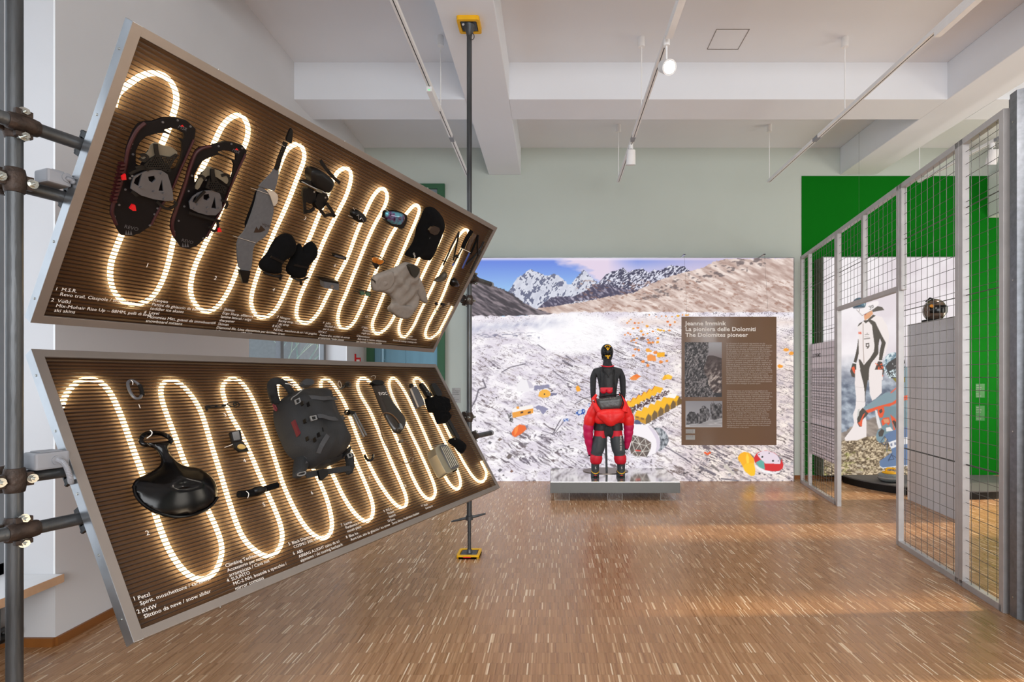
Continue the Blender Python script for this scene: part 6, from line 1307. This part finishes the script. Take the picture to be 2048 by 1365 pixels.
# text sheet on the partition beside the doorway
za, zb = fz(1673, 931), fz(1650, 684)
t0, t1 = ts[1673]+0.01, ts[1620]-0.03
TS = thing('text_sheet', 'tall lilac grey text sheet hung on the mesh beside the doorway', 'information board', FO+FD*t1, FA+math.pi)
wS = t1-t0
MB().bb((0, 0.012, za), (wS, 0.016, zb)).build('sheet', mat('lilac_grey_sheet', (236, 228, 236), 0.45, var=0.02), TS)
m = MB(); add_text(m, 'EXTREMES', 0.075, (0.06, 0.011, zb-0.20), (1, 0, 0), (0, 0, 1), bold=0.001); m.build('title_lettering', M_TEXTD, TS)
W1 = "gli sport estremi esplorano il limite tra corpo velocita gravita e controllo nello sci di velocita gli atleti scendono lungo la linea di massima pendenza con tute aerodinamiche caschi allungati e carenature".split()
W2 = "extreme sports explore the limit between body speed gravity and control in speed skiing athletes race straight down the fall line wearing aerodynamic suits long helmets and fairings to cut the air".split()
def fillp(words, n, z, wd):
    m = MB(); k = 0
    for i in range(n):
        ln = ''
        while len(ln) < 44: ln += words[k % len(words)]+' '; k += 1
        if i == n-1: ln = ln[:20]
        add_text(m, ln.strip(), 0.033, (0.05, 0.011, z-i*0.0405), (1, 0, 0), (0, 0, 1), width=wd*min(1, len(ln)/46))
    return m
fillp(W1, 18, zb-0.38, wS*0.84).build('italian_text', M_TEXTD, TS, kind='stuff'); fillp(W2, 17, zb-1.20, wS*0.84).build('english_text', M_TEXTD, TS, kind='stuff')
# corrugated end of the partition nearest the viewer
CP = thing('corrugated_panel', 'tall folded galvanised sheet standing at the right edge', 'metal panel', FO-FD*0.035, FA+math.pi)
prof = []; x = 0.0
for i in range(5):
    for dx, y in ((0, 0.03), (0.055, 0.03), (0.075, -0.01), (0.145, -0.01), (0.165, 0.03)): prof.append((x+dx, y))
    x += 0.165
MB().loft([[(a, b, 0.012) for a, b in prof]+[(a, b-0.004, 0.012) for a, b in reversed(prof)], [(a, b, FH+0.07) for a, b in prof]+[(a, b-0.004, FH+0.07) for a, b in reversed(prof)]]).build('sheet', mat('galvanised_sheet', (116, 119, 124), 0.38, 0.7, var=0.16, scale=30), CP)
MB().bb((0, 0.034, 0), (x, 0.07, 0.04)).bb((0, 0.034, 0), (0.04, 0.07, FH)).build('frame', M_FENCE, CP)
for z in (0.15, 1.3, 2.35, 3.45): MB().cyl((0.11, -0.018, z), (0.11, -0.010, z), 0.006, 8).build('screw', M_ZINC, CP, smooth=True)
for z in (0.15, 1.3, 2.35, 3.45): MB().cyl((0.275, -0.018, z), (0.275, -0.010, z), 0.006, 8).build('screw', M_ZINC, CP, smooth=True)

# ------------------------------------------------------------ behind the partition
GP = thing('display_wall', 'tall pale grey display block behind the mesh', 'plinth', (4.87, 7.3, 0), 0)
a_ = Vector((4.87, 7.30, 0)); b_2 = Vector((4.715, 6.16, 0)); dv = (b_2-a_).normalized(); nv = Vector((-dv.y, dv.x, 0))
if nv.x < 0: nv = -nv
L_ = (b_2-a_).length; q = [Vector((0, 0, 0)), dv*L_, dv*L_+nv*0.10, nv*0.42]
MB().loft([[p+Vector((0, 0, 0.0)) for p in q], [p+Vector((0, 0, 2.386)) for p in q]]).build('body', mat('pale_grey_board', (192, 194, 200), 0.6, var=0.01), GP)
MB().loft([[p+Vector((0, 0, 2.386)) for p in q], [p+Vector((0, 0, 2.392)) for p in q]]).build('top', M_CARD, GP)
MB().loft([[p-nv*0.004 for p in (q[0], q[0]+dv*0.02, q[0]+dv*0.02+nv*0.01, q[0]+nv*0.01)], [p-nv*0.004+Vector((0, 0, 2.386)) for p in (q[0], q[0]+dv*0.02, q[0]+dv*0.02+nv*0.01, q[0]+nv*0.01)]]).build('edge_strip', M_WHITE, GP)
# helmet on the block
hp = Vector((4.87, 7.30, 0))+dv*0.33+nv*0.16
HM = thing('motorcycle_helmet', 'bronze and black full face helmet on top of the grey block', 'helmet', (hp.x, hp.y, 2.392))
M_BRZ = mat('bronze_lacquer', (96, 78, 66), 0.2, 0.5, var=0.4, scale=14, coat=0.5)
MB().sphere((0, 0, 0.155), (0.125, 0.145, 0.15), 22, 14, z0=-0.92).build('shell', M_BRZ, HM, smooth=True)
m = MB(); rr = []
for k in range(7):
    a = -2.6+k*0.45; rr.append([((0.128+0.006*(j in (1, 2)))*math.cos(a), (0.148+0.006*(j in (1, 2)))*math.sin(a), z) for j, z in enumerate((0.105, 0.125, 0.185, 0.205))])
m.loft(rr, closed=False); m.build('visor', M_GLOSSB, HM, smooth=True)
MB().tube([(0.125*math.cos(t), 0.145*math.sin(t), 0.022) for t in np.linspace(0, 6.2832, 25)[:-1]], 0.012, 8, closed=True).build('rim', M_BLACK, HM, smooth=True)
MB().tube([(-0.05, 0.09, 0.28), (-0.055, 0, 0.312), (-0.05, -0.09, 0.285)], [0.008, 0.014, 0.004], 8).build('crest', M_GLOSSB, HM, smooth=True)
MB().cyl((-0.085, -0.09, 0.19), (-0.12, -0.115, 0.20), 0.02, 12).build('badge', mat('amber_badge', (210, 140, 50), 0.3), HM, smooth=True)
# round black podium
PD = thing('round_podium', 'low round matt black podium in front of the racer mural', 'podium', (5.80, 8.46, 0))
m = MB(); R_ = 1.19; th = np.linspace(math.pi, 2*math.pi, 49)
ring = lambda z, r: [(r*math.cos(t), r*math.sin(t), z) for t in th]
m.loft([ring(0.0, R_), ring(0.1, R_)]); m.build('side', M_BLACK, PD)
MB().loft([ring(0.1, R_), ring(0.118, R_)]).build('top', mat('dark_grey_top', (84, 84, 84), 0.6, var=0.02), PD)
CS = thing('curling_stone', 'grey curling stone with yellow handle on the round podium', 'curling stone', (5.02, 7.93, 0.118))
pr = [(0.02, 0.0), (0.10, 0.0), (0.145, 0.025), (0.158, 0.05), (0.162, 0.07), (0.155, 0.095), (0.13, 0.118), (0.08, 0.128), (0.02, 0.128)]
m = MB().loft([[(r*math.cos(t), r*math.sin(t), z) for t in np.linspace(0, 2*math.pi, 32, endpoint=False)] for r, z in pr]); m.build('stone', mat('grey_granite', (112, 120, 122), 0.25, var=0.3, scale=120), CS, smooth=True, auto=0.6)
MB().loft([[(r*math.cos(t), r*math.sin(t), z) for t in np.linspace(0, 2*math.pi, 32, endpoint=False)] for r, z in ((0.1625, 0.058), (0.1635, 0.064), (0.1635, 0.07), (0.1625, 0.076))]).build('striking_band', mat('pale_granite_band', (150, 152, 150), 0.5), CS, smooth=True)
m = MB().loft([[(r*math.cos(t), r*math.sin(t), z) for t in np.linspace(0, 2*math.pi, 24, endpoint=False)] for r, z in ((0.10, 0.126), (0.098, 0.14), (0.06, 0.152), (0.01, 0.155))])
m.tube([Vector(p) for p in chaikin([(-0.055, 0, 0.15), (-0.05, 0, 0.185), (-0.03, 0, 0.20), (0.03, 0, 0.198), (0.075, -0.02, 0.192)], 2, False)], 0.014, 10); m.build('handle', M_YEL, CS, smooth=True)
# small blue helmet seen over the doorway lintel, on a slim stand
BH = thing('hanging_helmet', 'small blue patterned helmet hung on a wire, seen above the doorway lintel', 'helmet', (4.72, 8.2, 0.0))
MB().sphere((0, 0, 2.80), (0.09, 0.11, 0.10), 18, 12, z0=-0.6).build('shell', mat('blue_pattern', (86, 118, 140), 0.3, var=0.5, scale=40), BH, smooth=True)
MB().cyl((0, 0, 2.89), (0, 0, ZC), 0.0012, 6).build('hanging_wire', M_STEEL, BH)
# ------------------------------------------------------------ mannequin
def skin(name, V, E_, R_, m, parent, sub=2, smooth=True, root=0, label=None):
    """One continuous body surface grown over a jointed skeleton."""
    me = bpy.data.meshes.new(name); me.from_pydata([tuple(v) for v in V], E_, [])
    o = bpy.data.objects.new(name, me); COL.objects.link(o)
    md = o.modifiers.new('skin', 'SKIN'); md.use_smooth_shade = smooth
    for i, sv in enumerate(me.skin_vertices[0].data):
        r = R_[i]; sv.radius = r if isinstance(r, tuple) else (r, r); sv.use_root = (i == root)
    sb = o.modifiers.new('sub', 'SUBSURF'); sb.levels = sb.render_levels = sub
    bpy.context.view_layer.update()
    m2 = bpy.data.meshes.new_from_object(o.evaluated_get(bpy.context.evaluated_depsgraph_get()))
    bpy.data.objects.remove(o); m2.name = name; m2.materials.clear(); m2.materials.append(m)
    for p in m2.polygons: p.use_smooth = smooth
    o = bpy.data.objects.new(name, m2); COL.objects.link(o); o.parent = parent
    if label: o['label'] = label
    return o
M_KNIT = mat('black_knit', (40, 42, 46), 0.8, var=0.15, scale=30, bump=0.3, bscale=200)
M_SHELLB = mat('black_shell_fabric', (30, 31, 34), 0.55, var=0.2, scale=20, bump=0.5, bscale=28)
M_GREYT = mat('charcoal_trouser_fabric', (58, 64, 68), 0.55, var=0.12, scale=14, bump=0.5, bscale=24)
M_PUFF = mat('red_down_fabric', (238, 34, 34), 0.5, var=0.06, scale=12, bump=0.5, bscale=18)
M_PUFFM = mat('magenta_down_fabric', (200, 14, 84), 0.5, var=0.08, scale=12, bump=0.5, bscale=18)
M_REDF = mat('crimson_fabric', (214, 16, 44), 0.55, var=0.08, bump=0.4, bscale=40)
M_LIN = mat('charcoal_satin_lining', (66, 66, 66), 0.35, var=0.15, scale=10, bump=0.6, bscale=20)
MX, MY, MZ = 0.79, 7.56, 0.258
MN = thing('mannequin', 'mannequin in climbing helmet and red down jacket tied at the waist, seen from behind', 'mannequin', (MX, MY, MZ))
SK = 0.00708
def mm(x, y, d=0.0):
    """x, y of the outline on the figure -> local metres; d towards the mural"""
    return Vector(((x-1217)*SK, d, (957-y)*SK))
V, E_, R_ = [], [], []
def vtx(p, r, par=None):
    V.append(p); R_.append(r); i = len(V)-1
    if par is not None: E_.append((par, i))
    return i
pel = vtx(mm(1217, 852), (0.135, 0.10)); wst = vtx(mm(1217, 812), (0.115, 0.085), pel); chs = vtx(mm(1217, 770, 0.0), (0.145, 0.10), wst); upc = vtx(mm(1216, 748), (0.15, 0.09), chs)
nk0 = vtx(mm(1215.5, 736, 0.005), (0.062, 0.06), upc); nk = vtx(mm(1215.5, 728, 0.01), 0.052, nk0); hd0 = vtx(mm(1215, 719, 0.025), (0.062, 0.075), nk); hd = vtx(mm(1215, 707, 0.025), (0.075, 0.092), hd0); hd1 = vtx(mm(1215, 699, 0.02), (0.06, 0.075), hd)
for s_, xs in ((-1, (1192, 1187, 1186.5, 1189, 1192)), (1, (1240, 1245.5, 1247, 1245, 1242))):
    a = vtx(mm(xs[0], 746), (0.062, 0.06), upc); b = vtx(mm(xs[1], 756), 0.052, a); c = vtx(mm(xs[2], 788, -0.01), 0.042, b); d = vtx(mm(xs[3], 816, 0.03), 0.034, c); e = vtx(mm(xs[4], 836, 0.06), 0.026, d)
    # hand: palm, four fingers, thumb
    pl = vtx(mm(xs[4]-s_*0.3, 843, 0.065), (0.03, 0.016), e)
    for k, (dx, L_) in enumerate(((-0.024, 0.058), (-0.008, 0.068), (0.008, 0.064), (0.024, 0.050))):
        b0 = V[pl]+Vector((0.0, dx, -0.022)); i0 = vtx(b0, 0.009, pl); i1 = vtx(b0+Vector((-s_*0.004, 0, -L_*0.55)), 0.0085, i0); vtx(b0+Vector((-s_*0.016, 0, -L_)), 0.007, i1)
    t0 = vtx(V[e]+Vector((-s_*0.008, 0.03, -0.035)), 0.010, e); vtx(V[e]+Vector((-s_*0.02, 0.046, -0.075)), 0.0085, t0)
for s_, P in ((-1, ((1204, 866), (1199.5, 885), (1195, 910), (1192, 945))), (1, ((1230, 866), (1234.5, 885), (1240, 910), (1243.5, 945)))):
    a = vtx(mm(*P[0]), (0.088, 0.09), pel); b = vtx(mm(*P[1]), 0.068, a); c = vtx(mm(*P[2], 0.0), 0.052, b); d = vtx(mm(*P[3]), 0.038, c); vtx(mm(P[3][0]+s_*1, 951.5, 0.09), (0.04, 0.022), d)
skin('body', V, E_, R_, M_KNIT, MN)
# face on the far side of the head
fc = MB().sphere(mm(1215, 708, 0.105), (0.055, 0.03, 0.075), 14, 10); fc.sphere(mm(1215, 709, 0.142), (0.010, 0.016, 0.022), 8, 6); fc.sphere(mm(1215, 715, 0.134), (0.022, 0.006, 0.006), 8, 6)
fc.sphere(mm(1212, 705.5, 0.134), (0.012, 0.005, 0.006), 8, 6).sphere(mm(1218, 705.5, 0.134), (0.012, 0.005, 0.006), 8, 6)
fc.build('face', mat('mannequin_grey', (120, 118, 116), 0.5), MN, smooth=True)
# helmet
HL = MB().sphere(mm(1215, 706, 0.02), (0.090, 0.118, 0.112), 24, 14, z0=-0.5); hm = HL.build('helmet', M_BLACK, MN, smooth=True)
for a, z in ((-2.1, .02), (-1.75, .05), (-1.4, .05), (-1.05, .02), (-2.0, -.03), (-1.15, -.03)):
    p = Vector((0.088*math.cos(a), 0.115*math.sin(a), z*1.2)); MB().sphere(mm(1215, 706, 0.02)+p*0.985, (0.012, 0.01, 0.02), 8, 6).build('vent', M_GLOSSB, hm, smooth=True)
for P in ([(1209, 697), (1212, 694), (1215, 693.5), (1218, 694), (1221, 697)], [(1211, 696), (1212.5, 700), (1215, 704), (1217.5, 700), (1219, 696)], [(1215, 697), (1215, 704)]):
    q = [Vector((mm(x, y).x, -0.005-0.105*math.sqrt(max(0.02, 1-((x-1215)*SK/.088)**2-((706-y)*SK/.108)**2)), mm(x, y).z)) for x, y in P]
    MB().tube(q, 0.0055, 6).build('yellow_strap', M_YEL, hm, smooth=True)
for P in ([(1210, 714.5), (1213, 715.5), (1215, 714.5), (1217, 715.5), (1220, 714.5)], [(1215, 715), (1215.5, 720)], [(1213.5, 719), (1217.5, 719.5)]):
    MB().tube([mm(x, y, -0.088) for x, y in P], 0.008, 6).build('yellow_adjuster', M_YEL, hm, smooth=True)
for s_ in (-1, 1): MB().tube([mm(1215+s_*10.5, 708, -0.03), mm(1215+s_*9, 717, -0.06), mm(1215+s_*3, 721, -0.07)], 0.006, 6).tube([mm(1215+s_*11, 709, 0.02), mm(1215+s_*9, 722, 0.05)], 0.005, 6).build('chin_strap', M_BLACK, hm, smooth=True)
MB().loft([[mm(1215.5, y, 0.006)+Vector((r*math.cos(t), r*.92*math.sin(t), 0)) for t in np.linspace(0, 2*math.pi, 20, endpoint=False)] for y, r in ((735, .078), (731, .066), (727, .060), (725.5, .058))]).build('collar', M_KNIT, MN, smooth=True)
MB().tube([mm(1215.5+13*math.cos(t), 735.0-1.4*math.cos(2*t), 0.085*math.sin(t)) for t in np.linspace(math.pi*1.02, math.pi*1.98, 14)], 0.008, 6).build('red_trim', M_REDF, MN, smooth=True, label='red neckline trim')
# bib back panel (shell over the back) with shoulder straps and pocket
def shell(rows, th0, th1, n=14, thick=0.008):
    """curved cloth panel on the back: rows of (y, half width px, depth radius m, centre px)"""
    A = []
    for y, hw, dr, cx in rows:
        A.append([mm(cx, y)+Vector((hw*SK*math.cos(t), dr*math.sin(t), 0)) for t in np.linspace(th0, th1, n)])
    B_ = [[p+Vector((0, thick, 0)) for p in R] for R in A]
    m = MB(); n_ = len(A[0]); vs = [p for R in A for p in R]+[p for R in B_ for p in R]; o = len(A)*n_; fs = []
    for i in range(len(A)-1):
        for j in range(n_-1):
            k = i*n_+j; fs += [(k, k+1, k+n_+1, k+n_), (o+k, o+k+n_, o+k+n_+1, o+k+1)]
    edge = [j for j in range(n_)]+[i*n_+n_-1 for i in range(1, len(A))]+[(len(A)-1)*n_+j for j in range(n_-2, -1, -1)]+[i*n_ for i in range(len(A)-2, 0, -1)]
    for a, b in zip(edge, edge[1:]+edge[:1]): fs.append((a, b, b+o, a+o))
    m.add(vs, fs); return m
PI_ = math.pi
shell([(740, 13, .088, 1216), (746, 19, .108, 1216.5), (756, 20, .118, 1216.5), (770, 18.5, .118, 1216.5), (785, 17, .108, 1216.5), (800, 17.5, .104, 1216.5), (815, 19, .112, 1217)], PI_, 2*PI_, 18).build('bib_panel', M_SHELLB, MN, smooth=True)
for s_ in (-1, 1):
    MB().tube([mm(1216+s_*12, 738, -0.05), mm(1216+s_*14, 748, -0.118), mm(1216+s_*13, 762, -0.124), mm(1216+s_*15, 778, -0.118)], 0.010, 8).build('bib_strap', M_SHELLB, MN, smooth=True)
    MB().tube([mm(1216+s_*9, 742, -0.10), mm(1216+s_*2, 752, -0.126), mm(1216-s_*2, 758, -0.126)], 0.007, 8).build('bib_fold', M_SHELLB, MN, smooth=True)
pk = MB()
for s_ in (-1, 1): pk.sphere(mm(1212+s_*6, 784, -0.108), (0.046, 0.024, 0.040), 14, 10)
pk.box(mm(1212, 779.5, -0.112), (0.17, 0.03, 0.03)); pk.build('red_pocket', M_REDF, MN, smooth=True, label='bright red zipped pocket on the lower back', bevel=0.0)
# trousers
def leg(name, s_, pts, m, label=None, wr=0.0):
    rings = []
    for x, y, hw in pts:
        rings.append([mm(x, y)+Vector((hw*SK*math.cos(t)*(1+wr*math.sin(5*t+y)), hw*SK*1.05*math.sin(t)*(1+wr*math.sin(4*t+y*.7)), 0)) for t in np.linspace(0, 2*PI_, 26, endpoint=False)])
    return MB().loft(rings).build(name, m, MN, smooth=True, auto=1.2, label=label)
MB().loft([[mm(cx, y)+Vector((hw*SK*math.cos(t), hw*SK*0.72*math.sin(t), 0)) for t in np.linspace(0, 2*PI_, 28, endpoint=False)] for y, hw, cx in ((814, 17, 1217), (830, 22, 1217), (845, 25.5, 1217.5), (853, 27, 1217.5))]).build('shorts', M_SHELLB, MN, smooth=True)
for s_ in (-1, 1):
    cx = 1217+s_*0.5
    leg('shorts_leg', s_, [(cx+s_*13.5, 846, 14), (cx+s_*14, 855, 14.5), (cx+s_*15, 863, 14)], M_SHELLB, wr=.015)
    leg('thigh_band', s_, [(cx+s_*14.5, 860, 12.4), (cx+s_*15.5, 870, 12.6), (cx+s_*16, 878, 12.4)], M_REDF, 'crimson thigh band', .01)
    leg('overtrouser', s_, [(cx+s_*16.5, 874.5, 12.6), (cx+s_*17.5, 884, 13.6), (cx+s_*19, 895, 13.8), (cx+s_*20.5, 904, 13.2), (cx+s_*22, 908.5, 12.4), (cx+s_*22, 911, 11.2), (cx+s_*22.5, 914, 11.6)], M_GREYT, None, .03)
    leg('down_cuff', s_, [(cx+s_*23, 911.5, 10.4), (cx+s_*23.5, 915, 12), (cx+s_*23.5, 921, 12.3), (cx+s_*24, 927, 11.2), (cx+s_*24, 930.5, 9.4)], M_REDF, 'crimson quilted ankle cuff', .04)
    bx = cx+s_*25.5
    bt = leg('boot', s_, [(bx-s_*.5, 928, 8.6), (bx, 936, 8.0), (bx, 944, 7.6), (bx, 950, 7.8), (bx, 954.5, 8.0), (bx, 956.6, 7.9)], mat('charcoal_boot', (48, 52, 54), 0.6, var=0.15), 'charcoal mountain boot')
    f = MB().sphere(mm(bx, 951, 0.14), (0.052, 0.13, 0.042), 16, 10); f.build('toe_box', MATS['charcoal_boot'], bt, smooth=True)
    MB().loft([[mm(bx, y, 0.09)+Vector((0.056*math.cos(t), 0.165*math.sin(t), 0)) for t in np.linspace(0, 2*PI_, 24, endpoint=False)] for y in (957, 953.8)]).build('sole', M_BLACK, bt, smooth=True, auto=.6)
    MB().tube([mm(bx-7.6, 945, 0.0), mm(bx-5, 948, -0.05), mm(bx, 949.5, -0.062), mm(bx+5, 948, -0.05), mm(bx+7.6, 945, 0)], 0.007, 6).build('yellow_trim', M_YEL, bt, smooth=True)
    MB().sphere(mm(bx, 953, -0.052), (0.022, 0.008, 0.014), 8, 6).build('red_mark', M_RED, bt, smooth=True)
    m = MB(); add_text(m, 'S', 0.05, mm(bx-1.5, 940, -0.063), (1, 0, 0), (0, 0, 1)); m.build('lettering', M_TEXT, bt)
m = MB(); add_text(m, 'RAB EXTREME', 0.034, mm(1242.3, 902, -0.104), (0, 0, 1), (-1, 0, 0)); m.build('lettering', M_TEXT, MN)
# jacket tied at the waist
def puffy(path, n=22, quilt=7, amp=0.10):
    """quilted sleeve: path of (point, radius)"""
    P = [Vector(p) for p, r in path]; R0 = [r for p, r in path]
    L_ = [0]
    for a, b in zip(P[:-1], P[1:]): L_.append(L_[-1]+(b-a).length)
    ts_ = np.linspace(0, L_[-1], 44); pts = []; rs = []
    for t in ts_:
        pts.append(Vector([np.interp(t, L_, [p[k] for p in P]) for k in range(3)])); rs.append(np.interp(t, L_, R0)*(1-amp+amp*abs(math.sin(math.pi*quilt*t/L_[-1]))))
    for _ in range(3): pts = [pts[0]]+[(pts[i-1]+pts[i]*2+pts[i+1])/4 for i in range(1, len(pts)-1)]+[pts[-1]]
    return MB().tube(pts, rs, n)
JK = MN
sl = puffy([(mm(1196, 800, -0.07), .055), (mm(1188, 822, -0.06), .078), (mm(1180.5, 838, -0.04), .082), (mm(1177.5, 852, -0.03), .08)], quilt=3).build('jacket_sleeve', M_PUFF, JK, smooth=True)
puffy([(mm(1177.5, 850, -0.03), .078), (mm(1176.5, 868, -0.02), .072), (mm(1178, 885, 0.0), .062), (mm(1180.5, 900, 0.02), .048), (mm(1181.5, 912, 0.03), .036)], quilt=4).build('lower_sleeve', M_PUFFM, sl, smooth=True, label='magenta lower part of the sleeve')
MB().tube([mm(1181.5, 910, 0.03), mm(1181.5, 916, 0.03)], 0.03, 12).build('cuff', M_BLACK, sl, smooth=True)
sr = puffy([(mm(1240, 800, -0.07), .055), (mm(1249, 822, -0.06), .08), (mm(1256.5, 836, -0.04), .082), (mm(1258, 852, -0.03), .078)], quilt=3).build('jacket_sleeve', M_PUFF, JK, smooth=True)
puffy([(mm(1258, 850, -0.03), .076), (mm(1257.5, 866, -0.02), .07), (mm(1257, 880, 0.0), .058), (mm(1255, 892, 0.02), .046), (mm(1254, 900, 0.03), .036)], quilt=4).build('lower_sleeve', M_PUFFM, sr, smooth=True, label='magenta lower part of the sleeve')
MB().tube([mm(1254, 898, 0.03), mm(1253.5, 903, 0.03)], 0.03, 12).build('cuff', M_BLACK, sr, smooth=True)
# jacket body wrapped round the hips
rings = []
for y, hw, dr, q in ((822, 27, .17, 0), (826, 31, .195, 1), (832, 33.5, .205, 0), (838, 34.5, .21, 1), (844, 33.5, .205, 0), (848, 30, .19, 1)):
    rings.append([mm(1218, y)+Vector((hw*SK*math.cos(t), dr*(1+.04*math.sin(9*t+y))*math.sin(t), 0.012*math.sin(6*t))) for t in np.linspace(0, 2*PI_, 40, endpoint=False)])
MB().loft(rings).build('jacket_body', M_PUFF, JK, smooth=True, auto=1.5)
# collar edges, lining, hood
E_l = [(mm(1190, 794, -0.10), .024), (mm(1188, 800, -0.13), .036), (mm(1190, 812, -0.165), .036), (mm(1196, 822, -0.20), .036)]
MB().tube([mm(1192, 792, -0.10), mm(1186, 800, -0.13), mm(1189, 812, -0.16), mm(1196, 824, -0.19)], [.018, .032, .036, .036], 14).build('jacket_front_edge', M_PUFF, JK, smooth=True)
MB().tube([mm(1238, 790, -0.09), mm(1244, 802, -0.13), mm(1248, 814, -0.15), mm(1246, 826, -0.18)], [.012, .030, .04, .045], 14).build('jacket_front_edge', M_PUFF, JK, smooth=True)
ln = MB(); sheet(ln, [((x-1217)*SK, (957-y)*SK) for x, y in ((1191, 800), (1200, 798), (1215, 796.5), (1232, 795), (1238, 792), (1243, 800), (1242, 812), (1237, 819), (1220, 820), (1200, 822), (1194, 814))], [], 0, 0.01, puff=0.03, rim=0.05, step=0.02)
o = ln.build('satin_lining', M_LIN, JK, smooth=True, label='charcoal satin lining of the opened jacket'); o.rotation_euler = (R90, 0, 0); o.location = (0, -0.165, 0)
for P in ([(1186, 803), (1192, 812), (1198, 822)], [(1236, 786), (1241, 796), (1245, 808), (1242, 820)], [(1196, 796), (1215, 793), (1236, 791)]):
    MB().tube([mm(x, y, -0.178) for x, y in P], 0.007, 8).build('zip_edge', M_BLACK, JK, smooth=True)
hd_ = MB(); sheet(hd_, chaikin([((x-1217)*SK, (957-y)*SK) for x, y in ((1192, 824), (1200, 820), (1220, 819), (1238, 818), (1246, 824), (1247, 834), (1240, 842), (1230, 848), (1224, 853), (1215, 853.5), (1207, 848), (1198, 840), (1191, 834))], 2), [], 0, 0.02, puff=0.085, rim=0.09, step=0.016,
      hfun=lambda x, y, d: -0.014*np.abs(np.cos((x*14)))**6*np.minimum(d/.03, 1))
o = hd_.build('hood', M_PUFF, JK, smooth=True, label='red quilted hood hanging down behind'); o.rotation_euler = (R90, 0, 0); o.location = (0, -0.185, 0)
MB().sphere(mm(1185.5, 803, -0.17), (.012, .006, .012), 10, 6).build('snap', M_ALU, JK, smooth=True)
# support pole with round base
SP = thing('mannequin_stand', 'thin steel stand pole with round base plate between the legs', 'stand', (0.80, 7.86, MZ+0.0005))
MB().tube([(0, 0, 0.006), (-0.015, -0.02, 0.5), (0, -0.08, 0.72)], 0.016, 12).build('pole', M_STEELD, SP, smooth=True)
MB().loft([[(0.34*math.cos(t), 0.17+0.27*math.sin(t), z) for t in np.linspace(0, 2*PI_, 40, endpoint=False)] for z in (0.0, 0.008)]).build('base', mat('brown_steel_disc', (110, 96, 84), 0.35, 0.6), SP, smooth=True, auto=.5)
